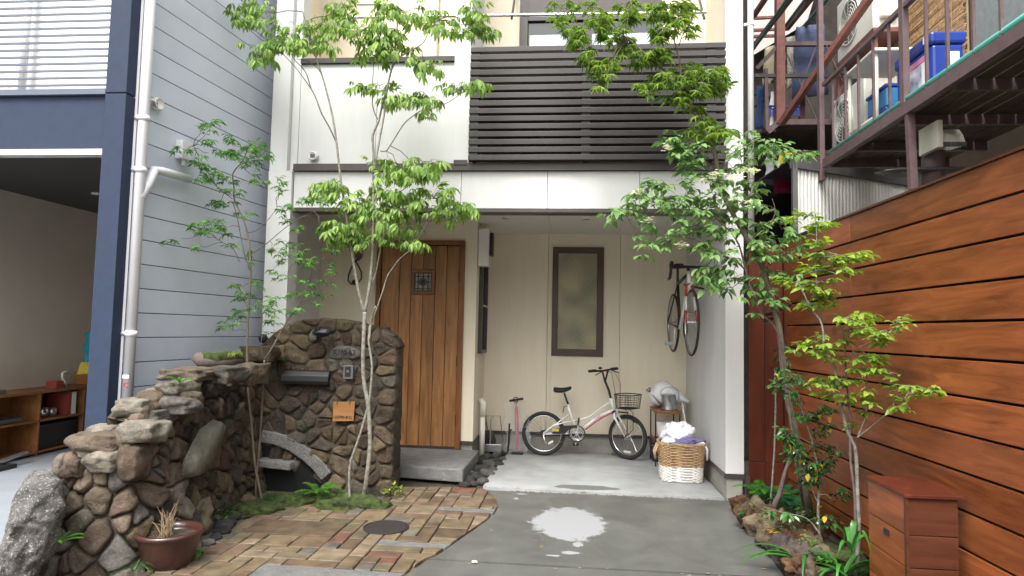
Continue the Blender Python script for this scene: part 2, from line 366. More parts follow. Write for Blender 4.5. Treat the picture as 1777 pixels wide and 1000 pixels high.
def wetmat():
    m = bpy.data.materials.new('driveway_concrete'); m.use_nodes = True; N = m.node_tree.nodes; L = m.node_tree.links; b = N['Principled BSDF']
    tc = N.new('ShaderNodeTexCoord')
    n1 = N.new('ShaderNodeTexNoise'); n1.inputs['Scale'].default_value = 2.3; n1.inputs['Detail'].default_value = 12; n1.inputs['Roughness'].default_value = .72; n1.inputs['Distortion'].default_value = .6; L.new(tc.outputs['Object'], n1.inputs['Vector'])
    r = N.new('ShaderNodeValToRGB'); r.color_ramp.elements[0].position = .3; r.color_ramp.elements[1].position = .7
    r.color_ramp.elements[0].color = (.058,.060,.055,1); r.color_ramp.elements[1].color = (.118,.121,.112,1); L.new(n1.outputs[0], r.inputs[0])
    def patch(cx, cy, rx, ry, amp, fr):
        mp = N.new('ShaderNodeMapping'); mp.inputs['Location'].default_value = (-cx/rx, -cy/ry, 0); mp.inputs['Scale'].default_value = (1/rx, 1/ry, 0)
        L.new(tc.outputs['Object'], mp.inputs[0])
        ln = N.new('ShaderNodeVectorMath'); ln.operation = 'LENGTH'; L.new(mp.outputs[0], ln.inputs[0])
        nn = N.new('ShaderNodeTexNoise'); nn.inputs['Scale'].default_value = fr; nn.inputs['Detail'].default_value = 12; nn.inputs['Roughness'].default_value = .82; L.new(tc.outputs['Object'], nn.inputs['Vector'])
        ma = N.new('ShaderNodeMath'); ma.operation = 'MULTIPLY_ADD'; ma.inputs[1].default_value = amp; L.new(nn.outputs[0], ma.inputs[0]); L.new(ln.outputs['Value'], ma.inputs[2])
        mr = N.new('ShaderNodeMapRange'); mr.inputs['From Min'].default_value = 1+amp*.5+.05; mr.inputs['From Max'].default_value = 1+amp*.5-.03; L.new(ma.outputs[0], mr.inputs['Value'])
        return mr.outputs[0]
    a = patch(*DRY[0], 2.3, 7.5); 
    for q in DRY[1:]:
        c = patch(*q, 2.2, 16); mxx = N.new('ShaderNodeMath'); mxx.operation = 'MAXIMUM'; L.new(a, mxx.inputs[0]); L.new(c, mxx.inputs[1]); a = mxx.outputs[0]
    mx = N.new('ShaderNodeMix'); mx.data_type = 'RGBA'; mx.inputs[7].default_value = (.235,.245,.255,1)
    L.new(a, mx.inputs[0]); L.new(r.outputs[0], mx.inputs[6]); L.new(mx.outputs[2], b.inputs['Base Color'])
    mr = N.new('ShaderNodeMapRange'); mr.inputs['To Min'].default_value = .42; mr.inputs['To Max'].default_value = .9; L.new(a, mr.inputs['Value']); L.new(mr.outputs[0], b.inputs['Roughness'])
    n3 = N.new('ShaderNodeTexNoise'); n3.inputs['Scale'].default_value = 180; n3.inputs['Detail'].default_value = 5; L.new(tc.outputs['Object'], n3.inputs['Vector'])
    bp = N.new('ShaderNodeBump'); bp.inputs['Strength'].default_value = .25; bp.inputs['Distance'].default_value = .003; L.new(n3.outputs[0], bp.inputs['Height']); L.new(bp.outputs[0], b.inputs['Normal'])
    return m
_c = PZ(985, 908); _l = PZ(915, 908); _r = PZ(1062, 910); _t = PZ(985, 877); _b = PZ(1000, 938)
DRY = [(_c.x+.01, (_t.y+_b.y)/2, (_r.x-_l.x)/2*.86, (_t.y-_b.y)/2*.9)]
for (u, v, rx, ry) in ((1003, 942, .035, .05), (990, 956, .06, .03), (960, 961, .05, .015), (896, 863, .02, .03), (905, 855, .05, .02), (930, 851, .07, .02)):
    q = PZ(u, v); DRY.append((q.x, q.y, rx, ry))
K['drive'] = wetmat()
def slabmat():
    m = mat('garage_concrete', (.29,.30,.305), .75, .2, 2.2, .12, 160)
    N = m.node_tree.nodes; L = m.node_tree.links; b = N['Principled BSDF']; src = N[m['ramp']].outputs[0]
    tc = N.new('ShaderNodeTexCoord'); c = PZ(1015, 846); mp = N.new('ShaderNodeMapping'); mp.inputs['Scale'].default_value = (1/.30, 1/.09, 0); mp.inputs['Location'].default_value = (-c.x/.30, -(c.y-.0)/.09, 0)
    L.new(tc.outputs['Object'], mp.inputs[0]); ln = N.new('ShaderNodeVectorMath'); ln.operation = 'LENGTH'; L.new(mp.outputs[0], ln.inputs[0])
    nn = N.new('ShaderNodeTexNoise'); nn.inputs['Scale'].default_value = 6; nn.inputs['Detail'].default_value = 8; L.new(tc.outputs['Object'], nn.inputs['Vector'])
    ma = N.new('ShaderNodeMath'); ma.operation = 'MULTIPLY_ADD'; ma.inputs[1].default_value = 1.2; L.new(nn.outputs[0], ma.inputs[0]); L.new(ln.outputs['Value'], ma.inputs[2])
    mr = N.new('ShaderNodeMapRange'); mr.inputs['From Min'].default_value = 1.64; mr.inputs['From Max'].default_value = 1.58; L.new(ma.outputs[0], mr.inputs['Value'])
    mx = N.new('ShaderNodeMix'); mx.data_type = 'RGBA'; mx.inputs[7].default_value = (.115,.12,.115,1); L.new(mr.outputs[0], mx.inputs[0]); L.new(src, mx.inputs[6]); L.new(mx.outputs[2], b.inputs['Base Color'])
    return m
K['slab'] = slabmat()
def struct(name, mb, m, parent=None, **k):
    o = mb.build(name, m, parent, **k)
    if parent is None: o['kind'] = 'structure'
    return o
def text(name, s, size, m, parent, origin, xdir, updir, ext=.002, spacing=1.0):
    cu = bpy.data.curves.new(name, 'FONT'); cu.body = s; cu.size = size; cu.extrude = ext; cu.align_x = 'CENTER'; cu.align_y = 'CENTER'; cu.space_character = spacing
    to = bpy.data.objects.new(name, cu); COL.objects.link(to)
    me = bpy.data.meshes.new_from_object(to.evaluated_get(bpy.context.evaluated_depsgraph_get()))
    bpy.data.objects.remove(to); me.materials.clear(); me.materials.append(m)
    x = Vector(xdir).normalized(); z = x.cross(Vector(updir)).normalized(); y = z.cross(x)
    mw = Matrix((x, y, z)).transposed().to_4x4(); mw.translation = Vector(origin)
    me.transform(mw)
    o = bpy.data.objects.new(name, me); return place(o, parent)
#@@PART2
# ================================================================== SETTING: ground
FA, DW, BW = 5.95, 7.22, 8.05           # facade, door wall, garage back wall (metres from the camera)
HL, HR, GX, CX = -2.91, 1.54, 1.38, -1.07 # house left/right, garage right wall, corner beside the door
struct('ground', M().add([(-60,-60,-.07),(60,-60,-.07),(60,60,-.07),(-60,60,-.07)], [(0,1,2,3)]), K['brickbed'])
SLE = 6.05                                   # front edge of the garage slab
# right edge of the driveway, left curved edge towards the bricks
CURV = [PZ(u, v) for u, v in ((840,846),(852,856),(862,866),(865,877),(860,888),(845,901),(825,915),(800,932),(775,950),(755,963),(745,970))]
lf = [(p.x, p.y) for p in CURV]
rt_ = PZ(1334, 972)
SEAM = 4.17
poly = [(p[0], p[1], -.012) for p in lf if p[1] > SEAM+.04] + [(PZ(742, 970).x, SEAM+.03, -.012), (rt_.x+.02, SEAM+.03, -.012), (GX+.02, SLE-.02, -.012), (PZ(840,846).x, SLE-.02, -.012)]
struct('driveway', M().prism(poly[::-1], (0,0,-.05)), K['drive'])
nearp = [(PZ(735,978).x, SEAM, -.014), (PZ(690,1010).x, 3.7, -.014), (-.95, 2.6, -.014), (-1.0, -1.5, -.014), (1.9, -1.5, -.014), (1.9, 2.9, -.014), (1.35, 3.6, -.014), (rt_.x+.03, SEAM, -.014)]
struct('driveway_apron', M().prism(nearp[::-1], (0,0,-.05)), K['drive'])
struct('street', M().box(-16, 16, -17, -1.55, -.066, -.03), mat('asphalt', (.055,.055,.055), .9, .2, 20, .4, 120))
jg = M()
for i in range(260):
    x = rnd.uniform(-.95, 1.33); d_ = rnd.uniform(.008, .02)
    v, f = blob((x, SEAM+.015+rnd.uniform(-.01,.01), -.03), (d_, d_, d_), i, 1); jg.add(v, f)
for i in range(90):
    x = rnd.uniform(-.55, 1.33); d_ = rnd.uniform(.006, .014)
    v, f = blob((x, SLE-.01+rnd.uniform(-.006,.006), -.012), (d_, d_, d_), i, 1); jg.add(v, f)
jo = jg.build('joint_gravel', RUSTR[1], None); tag(jo, 'pale gravel grains filling the joints between the concrete slabs', 'gravel', kind='stuff')
# garage slab, curved at the left where the cobbles lie
gl = [PZ(u, v) for u, v in ((838,845),(846,830),(858,815),(872,800),(880,788))]
struct('garage_slab', M().prism([(p.x, max(p.y, SLE), .0) for p in gl] + [(gl[-1].x+.0, BW, .0), (GX, BW, .0), (GX, SLE, .0)], (0,0,-.06)), K['slab'])
# planting soil left and right
struct('soil_bed', M().prism([(1.33,3.2,-.02),(1.36,6.0,-.02),(1.57,6.25,-.02),(1.98,6.25,-.02),(2.06,3.2,-.02)][::-1], (0,0,-.05)).prism([(-3.2,3.1,-.03),(-2.2,3.1,-.03),(-2.35,4.6,-.03),(-2.2,5.45,-.03),(-1.55,5.7,-.03),(-1.5,6.3,-.03),(-3.0,6.3,-.03)], (0,0,-.03)).box(-1.75,-.55,5.9,8.0,-.06,-.028), K['soil'])
mo = M()
for i, (u, v, dx, dy, dz) in enumerate(((500,872,.45,.28,.09),(560,868,.5,.3,.1),(610,872,.42,.25,.1),(640,878,.35,.18,.08),(455,886,.35,.22,.08),(420,890,.3,.2,.07),(580,880,.4,.18,.07),(1390,900,.4,.7,.10),(1440,960,.3,.5,.08),(1350,872,.3,.5,.08),(1470,985,.3,.3,.12))):
    p = PZ(u, v); vv, ff = blob((p.x, p.y, 0), (dx, dy, dz*1.6), i+40, 4, .25); mo.add(vv, ff)
o = mo.build('moss_cushion', K['moss'], None, True); tag(o, 'soft green moss mounded round the tree bases in both beds', 'moss', kind='stuff')
# ------------------------------------------------------------------ brick paving, piece by piece
def pip(x, y, P):
    c = False; j = len(P)-1
    for i in range(len(P)):
        if (P[i][1] > y) != (P[j][1] > y) and x < (P[j][0]-P[i][0])*(y-P[i][1])/(P[j][1]-P[i][1])+P[i][0]: c = not c
        j = i
    return c
def clipconv(sub, rect):
    x0, x1, y0, y1 = rect
    for (a, s, lim) in ((0,1,x0),(0,-1,x1),(1,1,y0),(1,-1,y1)):
        out = []
        for i in range(len(sub)):
            p, q = sub[i-1], sub[i]; dp, dq = s*(p[a]-lim), s*(q[a]-lim)
            if dp >= 0: out.append(p)
            if (dp >= 0) != (dq >= 0):
                t = dp/(dp-dq); out.append((p[0]+(q[0]-p[0])*t, p[1]+(q[1]-p[1])*t))
        sub = out
        if len(sub) < 3: return []
    return sub
BB = [(-1.53,5.98)] + [(p[0]-.012, p[1]) for p in lf if p[1] > SEAM] + [(PZ(739,967).x,PZ(739,967).y),(PZ(700,994).x,PZ(700,994).y),(PZ(668,1012).x,PZ(668,1012).y),(-1.12,3.3),(-2.75,3.3),(-2.45,3.7),(-2.38,4.2),(-2.42,4.7),(-2.40,5.1),(-2.25,5.36),(-2.0,5.38),(-1.72,5.42),(-1.5,5.55)]
BR = [mat('brick_%s' % n, tuple(q*.68 for q in c), .8, .45, 9, .35, 120, objrand=.16) for n, c in (('ochre',(.17,.122,.068)),('tan',(.21,.158,.102)),('brown',(.115,.075,.042)),('pink',(.17,.112,.072)),('olive',(.13,.105,.060)),('grey',(.14,.125,.10)),('red',(.15,.07,.045)))]
pave = struct('paving', M().box(-2.9, -.55, 3.2, 5.98, -.06, -.022), K['brickbed'])
cell = .112; gx0, gy0 = -2.86, 3.25; NX, NY = 22, 25
used = set()
lc = PZ(670, 916)
spec_ = []
def world_rect(u0, v0, u1, v1):
    a, b = PZ(u0, v0), PZ(u1, v1); return a, b
def reserve(xa, xb, ya, yb, mtl):
    i0, i1 = round((xa-gx0)/cell), round((xb-gx0)/cell); j0, j1 = round((ya-gy0)/cell), round((yb-gy0)/cell); j1 = max(j1, j0+1)
    for i in range(i0, i1):
        for j in range(j0, j1): used.add((i, j))
    spec_.append((i0, j0, i1-i0, j1-j0, mtl))
reserve(-1.10, -.55, 5.22, 5.32, K['granited']); reserve(-1.25, -.74, 4.40, 4.50, K['granited']); reserve(-2.28, -1.6, 4.52, 4.82, BR[2]); reserve(-1.86, -.95, 3.6, 3.9, K['granited'])
pieces = list(spec_)
order = [(i, j) for j in range(NY) for i in range(NX)]
for (i, j) in order:
    if (i, j) in used: continue
    opts = [(2,1)]*6 + [(1,1)]*4 + [(2,2)]*2 + [(1,2)]*4 + [(3,1)]*1
    rnd.shuffle(opts)
    for a, b in opts:
        cs = [(i+p, j+q) for p in range(a) for q in range(b)]
        if all(c not in used and c[0] < NX and c[1] < NY for c in cs):
            used.update(cs); pieces.append((i, j, a, b, None)); break
    else:
        used.add((i, j)); pieces.append((i, j, 1, 1, None))
shear = .02; nb = 0
for (i, j, a, b, mtl) in pieces:
    g = .005
    x0, x1, y0, y1 = gx0+i*cell+g*rnd.uniform(.5,1.2), gx0+(i+a)*cell-g*rnd.uniform(.5,1.2), gy0+j*cell+g*rnd.uniform(.5,1.2), gy0+(j+b)*cell-g*rnd.uniform(.5,1.2)
    cx_, cy_ = (x0+x1)/2, (y0+y1)/2
    P_ = clipconv(BB, (x0, x1, y0, y1))
    if not P_: continue
    ar = abs(sum(P_[k-1][0]*P_[k][1]-P_[k][0]*P_[k-1][1] for k in range(len(P_))))/2
    if ar < .0012: continue
    if math.hypot(cx_-lc.x, (cy_-lc.y)) < .10: continue
    z = rnd.uniform(-.004, .003); tx, ty = rnd.uniform(-.012,.012), rnd.uniform(-.012,.012)
    if sum(P_[k-1][0]*P_[k][1]-P_[k][0]*P_[k-1][1] for k in range(len(P_))) < 0: P_ = P_[::-1]
    n = len(P_); ins = .0045
    def inset(p): return (cx_+(p[0]-cx_)*(1-ins/max(.02, abs(x1-x0)/2)), cy_+(p[1]-cy_)*(1-ins/max(.02, abs(y1-y0)/2)))
    hz = lambda p: z+(p[0]-cx_)*tx+(p[1]-cy_)*ty
    vs = [(p[0], p[1], -.03) for p in P_] + [(p[0], p[1], hz(p)-.005) for p in P_] + [(*inset(p), hz(p)) for p in P_]
    fs = [(k, (k+1) % n, n+(k+1) % n, n+k) for k in range(n)] + [(n+k, n+(k+1) % n, 2*n+(k+1) % n, 2*n+k) for k in range(n)] + [tuple(range(2*n, 3*n))]
    m_ = mtl or rnd.choices(BR, (5,5,3,2,3,2,.4))[0]
    M().add(vs, fs).build('brick' if mtl is None else 'stone_strip', m_, pave); nb += 1
lid = thing('manhole_lid', 'round rusty brown manhole lid set in the brick paving', 'manhole lid', (lc.x, lc.y, 0))
M().lathe([(.0,.004),(.145,.004),(.15,.0),(.15,-.02)][::-1], (lc.x, lc.y, .003), 36).build('lid', K['manh'], lid)
M().torus((lc.x, lc.y, .003), (1,0,0), (0,1,0), .160, .007, 40, 6).build('rim', K['manh'], lid)
# ================================================================== HOUSE
house = thing('house', 'white two storey house with open garage, brown front door and dark slatted balcony', 'house', (-.7, FA, 0))
def hb(name, m, x0, x1, y0, y1, z0, z1, bev=0, par=None):
    return M().box(x0, x1, y0, y1, z0, z1).build(name, m, par or house, bevel=bev)
# lower left pilaster, wall of porch, foundations
hb('pilaster', K['white'], HL, -2.68, FA-.04, FA+.16, -.05, 2.93)
hb('upper_pilaster', K['white'], HL, -2.74, FA-.03, FA+.2, 2.934, 7.2)
hb('pilaster_return', K['white'], -2.738, -2.665, FA+.03, FA+.2, 2.934, 7.2)
hb('porch_side_wall', K['white'], HL, HL+.03, FA+.162, DW, 0, 2.66)
# door wall: left of the door, above it, right of it
DX0, DX1, DZ0, DZ1 = -2.215, -1.205, .135, 2.448
hb('wall_panel', K['cream'], HL+.032, DX0, DW, DW+.1, .0, 2.66)
hb('wall_panel', K['cream'], DX0+.001, DX1-.001, DW, DW+.1, DZ1, 2.66)
hb('wall_panel', K['cream'], DX1, CX, DW, DW+.1, .22, 2.66)
hb('foundation', K['concd'], DX1, CX-.01, DW+.015, DW+.1, -.05, .185)
hb('base_trim', K['trim'], DX1, CX+.012, DW-.012, DW+.1, .186, .222)
hb('side_wall', K['cream'], CX-.1, CX, DW+.101, BW, .222, 2.66)
hb('foundation', K['concd'], CX-.1, CX-.012, DW+.101, BW, -.05, .185)
hb('base_trim', K['trim'], CX-.1, CX+.012, DW+.101, BW, .186, .221)
# garage back wall in panels round the window
s1, s2 = PY(951, 500, BW).x, PY(1076, 500, BW).x
WX0, WX1, WZ0, WZ1 = -.245, .382, 1.155, 2.495
for a, b in ((CX-.1, s1), (s2, GX+.1)): hb('wall_panel', K['cream'], a+.002, b-.002, BW, BW+.08, .222, 2.66, .002)
hb('wall_panel', K['cream'], s1+.002, WX0, BW, BW+.08, .222, 2.66, .002); hb('wall_panel', K['cream'], WX1, s2-.002, BW, BW+.08, .222, 2.66, .002)
hb('wall_panel', K['cream'], WX0+.001, WX1-.001, BW, BW+.08, .222, WZ0); hb('wall_panel', K['cream'], WX0+.001, WX1-.001, BW, BW+.08, WZ1, 2.66)
hb('foundation', K['concd'], CX-.1, GX+.1, BW+.014, BW+.09, -.05, .185); hb('base_trim', K['trim'], CX-.1, GX+.1, BW-.012, BW+.06, .186, .221)
# garage right wall / right pillar
hb('side_wall', K['white'], GX, HR, FA+.181, BW, .222, 2.66); hb('foundation', K['concd'], GX+.014, HR-.01, FA+.10, BW, -.05, .183); hb('base_trim', K['trim'], GX-.012, HR+.004, FA+.075, BW, .185, .221)
hb('pilaster', K['white'], GX, HR, FA+.08, FA+.18, .223, 7.2, .002)
# soffit panels with lights
xs = [HL+.03, -1.9, PY(953,390,7).x, .55, GX]
for a, b in zip(xs, xs[1:]): hb('soffit_panel', K['soffit'], a+.002, b-.002, FA+.17, BW+.05, 2.66, 2.69)
for (u, v, y) in ((878,396,6.9),(1017,397,6.9),(1092,394,6.9),(640,392,6.7)):
    p = PY(u, v, y); l = M().lathe([(.045,0),(.05,.004),(.05,.014)], (p.x, p.y, 2.648), 20).build('downlight', K['wpaint'], house)
    M().lathe([(.0,.0),(.03,.0),(.03,.003)], (p.x, p.y, 2.645), 16).build('lens', K['chrome'], l)
# fascia
xs = [-2.675, PY(800,330,FA).x, PY(950,330,FA).x, PY(1110,330,FA).x, 1.385]
for a, b in zip(xs, xs[1:]): hb('fascia_panel', K['white'], a+.002, b-.002, FA, FA+.1, 2.582, 2.93, .002)
hb('drip_trim', K['trim'], -2.675, 1.378, FA-.012, FA+.169, 2.545, 2.58)
hb('ledge_trim', K['trim'], -2.675, 1.378, FA-.03, FA+.12, 2.945, 3.0); hb('ledge_cap', K['trim'], -2.675, 1.378, FA-.045, FA+.12, 2.932, 2.943)
# balcony parapet left + column
ZP = 4.03
cxa, cxb = -1.14, -.985
sm = PY(652, 180, FA).x
hb('parapet_panel', K['white'], -2.664, sm-.002, FA+.04, FA+.14, 3.001, ZP-.03, .002); hb('parapet_panel', K['white'], sm+.002, cxa-.001, FA+.04, FA+.14, 3.001, ZP-.03, .002)
hb('parapet_cap', K['slat'], -2.664, cxa-.001, FA+.01, FA+.17, ZP-.028, ZP+.02)
hb('balcony_column', K['white'], cxa, cxb, FA-.02, FA+.13, 3.002, 7.2, .002)
hb('column_foot', K['trim'], cxa+.02, cxb-.01, FA-.04, FA-.021, 2.985, 3.03)
hb('balcony_floor', K['concd'], -2.66, GX, FA+.171, 6.95, 2.70, 2.92)
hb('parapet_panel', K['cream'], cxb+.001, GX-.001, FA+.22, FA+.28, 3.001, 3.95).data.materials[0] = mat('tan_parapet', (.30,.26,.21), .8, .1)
# slats of the balcony
sc_ = thing('balcony_screen', 'dark brown horizontal slat screen in front of the upstairs balcony', 'screen', (.2, FA, 3.0))
ns = 15; zt, zb = 4.055, 3.035
for k in range(ns):
    z = zb+(zt-zb)*k/(ns-1)
    M().box(-.975, 1.345, FA-.105, FA-.025, z-.0235, z+.0235).build('slat', K['slat'], sc_, bevel=.002)
for x in (-.93, .1, 1.22):
    M().box(x-.02, x+.02, FA-.022, FA+.01, 3.01, 4.05).build('bracket', K['trim'], sc_)
    for k in range(ns-1):
        z = zb+(zt-zb)*(k+.5)/(ns-1); M().box(x-.04, x+.04, FA-.09, FA-.0235, z-.0125, z+.0125).build('spacer', K['black'], sc_)
# upper wall and window behind the balcony
UW = 6.95
hb('upper_wall', K['cream'], -2.9, -.62, UW, UW+.1, 2.93, 7.2); hb('upper_wall', K['cream'], .92, GX, UW, UW+.1, 2.93, 7.2); hb('upper_wall', K['cream'], -.619, .919, UW, UW+.1, 2.93, 2.98)
hb('upper_side_wall', K['cream'], GX, HR, FA+.181, 7.05, 2.70, 7.2); hb('upper_side_wall', K['cream'], -2.91, -2.88, FA+.201, UW, 2.93, 7.2)
hb('balcony_divider', K['white'], -1.09, -1.02, FA+.14, UW-.002, 2.93, 7.2)
wn = M().box(-.618,-.53,UW-.03,UW+.04,2.982,5.6).box(.84,.918,UW-.03,UW+.04,2.982,5.6).box(-.529,.839,UW-.025,UW+.04,4.85,5.6).box(.10,.17,UW-.02,UW+.02,2.982,4.849).build('balcony_window', K['trim'], house)
M().box(-.52,.835,UW+.012,UW+.018,2.985,4.845).build('pane', K['glassd'], wn)
M().box(-.50,.10,UW+.05,UW+.06,2.985,4.845).box(.3,.83,UW+.05,UW+.06,2.985,4.845).build('curtain', K['beige'], wn)
pole = thing('laundry_pole', 'steel laundry pole held under the upper balcony', 'laundry pole', (-.6, 6.5, 4.85))
M().tube([PY(580,31,6.5), PY(1226,22,6.5)], .016, 10).build('pole', K['chrome'], pole)
M().tube([PY(620,8,6.6), PY(665,8,6.6)], .014, 8).build('second_pole', K['chrome'], pole)
for u in (888, 1222):
    p = PY(u, 28, 6.5); M().bar(p+Vector((0,0,-.03)), p+Vector((0,.4,.5)), .02).build('bracket', K['trim'], pole)
p = PY(755, 60, UW-.06)
M().tube([(p.x,UW-.06,2.95),(p.x,UW-.06,7)], .032, 10).build('balcony_downpipe', K['pvcw'], house, True)
for (u, v, y) in ((545,272,FA+.03),):
    M().box(-.51,.80,UW+.008,UW+.0115,3.0,4.70).build('sky_reflection_panel', mat('sky_reflection_tone', (.50,.58,.66), .3, .08), wn)  # pale blue panel paints the sky reflected in the lower glass
    p = PY(u, v, y); a = M().lathe([(.045,0),(.045,.035),(.036,.045),(.030,.035),(.0,.034)], (p.x, p.y, p.z), 20, (0,-1,0)).build('vent_cap', K['wpaint'], house, True)
    M().box(p.x-.022,p.x+.022,p.y-.040,p.y-.036,p.z-.02,p.z+.015).build('grille', K['acd'], a)
# garage window
fw_ = M()
for b in ((WX0,WX1,WZ0,WZ0+.085),(WX0,WX1,WZ1-.075,WZ1),(WX0,WX0+.07,WZ0+.0851,WZ1-.0751),(WX1-.08,WX1,WZ0+.0851,WZ1-.0751)): fw_.box(b[0],b[1],BW-.03,BW+.05,b[2],b[3])
gw = fw_.build('garage_window', K['frame'], house, bevel=.004)
def glassmat():
    m = bpy.data.materials.new('patterned_glass'); m.use_nodes = True; N = m.node_tree.nodes; L = m.node_tree.links; b = N['Principled BSDF']
    b.inputs['Roughness'].default_value = .3; b.inputs['Specular IOR Level'].default_value = .5
    tc = N.new('ShaderNodeTexCoord'); nz = N.new('ShaderNodeTexNoise'); nz.inputs['Scale'].default_value = 2.6; nz.inputs['Detail'].default_value = 1; L.new(tc.outputs['Object'], nz.inputs['Vector'])
    r = N.new('ShaderNodeValToRGB'); e = r.color_ramp.elements; e[0].position = .36; e[0].color = (.40,.39,.30,1); e[1].position = .64; e[1].color = (.70,.64,.42,1)
    L.new(nz.outputs[0], r.inputs[0]); bp = N.new('ShaderNodeBump'); bp.inputs['Strength'].default_value = 1; bp.inputs['Distance'].default_value = .01; ad = None
    for an in (45, -45):
        mp = N.new('ShaderNodeMapping'); mp.inputs['Rotation'].default_value = (0, R(an), 0); L.new(tc.outputs['Object'], mp.inputs[0])
        wv = N.new('ShaderNodeTexWave'); wv.inputs['Scale'].default_value = 15; L.new(mp.outputs[0], wv.inputs['Vector'])
        if ad: mx = N.new('ShaderNodeMath'); mx.operation = 'MAXIMUM'; L.new(ad, mx.inputs[0]); L.new(wv.outputs['Fac'], mx.inputs[1]); ad = mx.outputs[0]
        else: ad = wv.outputs['Fac']
    gm = N.new('ShaderNodeMix'); gm.data_type = 'RGBA'; gm.blend_type = 'MULTIPLY'; gm.inputs[0].default_value = .35; L.new(r.outputs[0], gm.inputs[6]); L.new(ad, gm.inputs[7]); L.new(gm.outputs[2], b.inputs['Base Color'])
    L.new(ad, bp.inputs['Height']); L.new(bp.outputs[0], b.inputs['Normal']); return m
K['glassp'] = glassmat()
M().box(WX0+.071, WX1-.081, BW+.0, BW+.008, WZ0+.086, WZ1-.076).build('pane', K['glassp'], gw)
# front door
dr = M()
for b in ((DX0,DX0+.055,DZ0,DZ1-.056),(DX1-.055,DX1,DZ0,DZ1-.056),(DX0,DX1,DZ1-.055,DZ1)): dr.box(b[0],b[1],DW-.05,DW+.06,b[2],b[3])
dfr = dr.build('door_frame', K['doorf'], house, bevel=.003)
hb('door_sill', K['trim'], DX0+.055, DX1-.055, DW-.02, DW+.05, DZ0-.002, DZ0+.018)
door = M().box(DX0+.058, DX1-.058, DW-.0, DW+.04, DZ0+.02, DZ1-.06).build('front_door', K['black'], house)
def dx(u): return PY(u, 600, DW-.02).x
cuts = [DX0+.058]+[dx(u) for u in (686.5,706,729.5,752.5,771)]+[DX1-.058]
# planks: full height outside, split round the light in the middle
lw0, lw1 = dx(709), dx(752); lz0, lz1 = PY(730,511,DW-.02).z, PY(730,468,DW-.02).z
cols = [DX0+.058, dx(690), dx(710), dx(731), dx(752), dx(772), DX1-.058]
for i in range(6):
    a, b = cols[i]+.003, cols[i+1]-.003
    segs = [(DZ0+.022, DZ1-.062)] if i not in (2, 3) else [(DZ0+.022, lz0-.003), (lz1+.003, DZ1-.062)]
    for z0, z1 in segs: M().box(a, b, DW-.022, DW-.001, z0, z1).build('plank', K['doorw'], door, bevel=.003)
lx0, lx1 = cols[2]+.003, cols[4]-.003
for b in ((lx0,lx1,lz0,lz0+.035),(lx0,lx1,lz1-.035,lz1),(lx0,lx0+.035,lz0+.036,lz1-.036),(lx1-.035,lx1,lz0+.036,lz1-.036)):
    M().box(b[0],b[1],DW-.034,DW-.002,b[2],b[3]).build('light_frame', K['doorf'], door, bevel=.002)
M().box(lx0+.036,lx1-.036,DW-.006,DW-.003,lz0+.036,lz1-.036).build('door_light', mat('frosted_pane', (.42,.39,.33), .3, .25, 20), door)
gr = M(); y_ = DW-.022; a, b, c, d = lx0+.04, lx1-.04, lz0+.04, lz1-.04
for t in (.0,.2,.5,.8,1.0): gr.bar((a+(b-a)*t,y_,c),(a+(b-a)*t,y_,d),.010)
for t in (0,.12,.5,.8,1): gr.bar((a,y_-.004,c+(d-c)*t),(b,y_-.004,c+(d-c)*t),.008)
for r_ in (.022,.04): gr.torus(((a+b)/2,y_-.008,(c+d)/2),(1,0,0),(0,0,1),r_,.005,20,6)
for t in range(8): an = t*math.pi/4; gr.bar(((a+b)/2,y_-.008,(c+d)/2),((a+b)/2+math.cos(an)*.045,y_-.008,(c+d)/2+math.sin(an)*.045),.009)
gr.build('grille', K['black'], door)
p = PY(673, 573, DW-.05); M().lathe([(.0,0),(.028,.0),(.03,.02),(.028,.04),(0,.045)][::1], (p.x, p.y+.03, p.z), 12, (0,-1,0)).box(p.x-.018,p.x+.018,DW-.045,DW-.023,p.z-.16,p.z+.03).build('door_handle', K['black'], door)
for z in (2.05, 1.1, .45): M().tube([(DX1-.056,DW-.035,z-.06),(DX1-.056,DW-.035,z+.06)], .009, 8).build('hinge', K['black'], door)
# louvred side window on the wall beside the garage
sw = M().box(CX+.0005, CX+.045, 7.42, 7.47, 1.18, 2.28).box(CX+.0005, CX+.045, 7.86, 7.9, 1.18, 2.28).box(CX+.0005, CX+.045, 7.471, 7.859, 2.24, 2.28).box(CX+.0005, CX+.045, 7.471, 7.859, 1.18, 1.22).build('side_window', K['trim'], house)
M().box(CX+.002, CX+.01, 7.471, 7.859, 1.221, 2.239).build('pane', K['glassd'], sw)
M().box(CX+.02, CX+.05, 7.471, 7.859, 1.72, 1.745).build('rail', K['chrome'], sw)
# white step stone
st = thing('door_step', 'grey granite slab step in front of the brown door', 'step', (-1.6, 6.6, 0))
a, b, c = PZ(802,842), PZ(683,829), PZ(820,790)
M().prism([(-1.96,6.33,0.005),(-1.005,6.20,0.005),(-.995,DW+.02-.035,0.005),(-2.3,DW-.015,0.005)], (0,0,.125)).build('slab', K['granited'], st, bevel=.012)
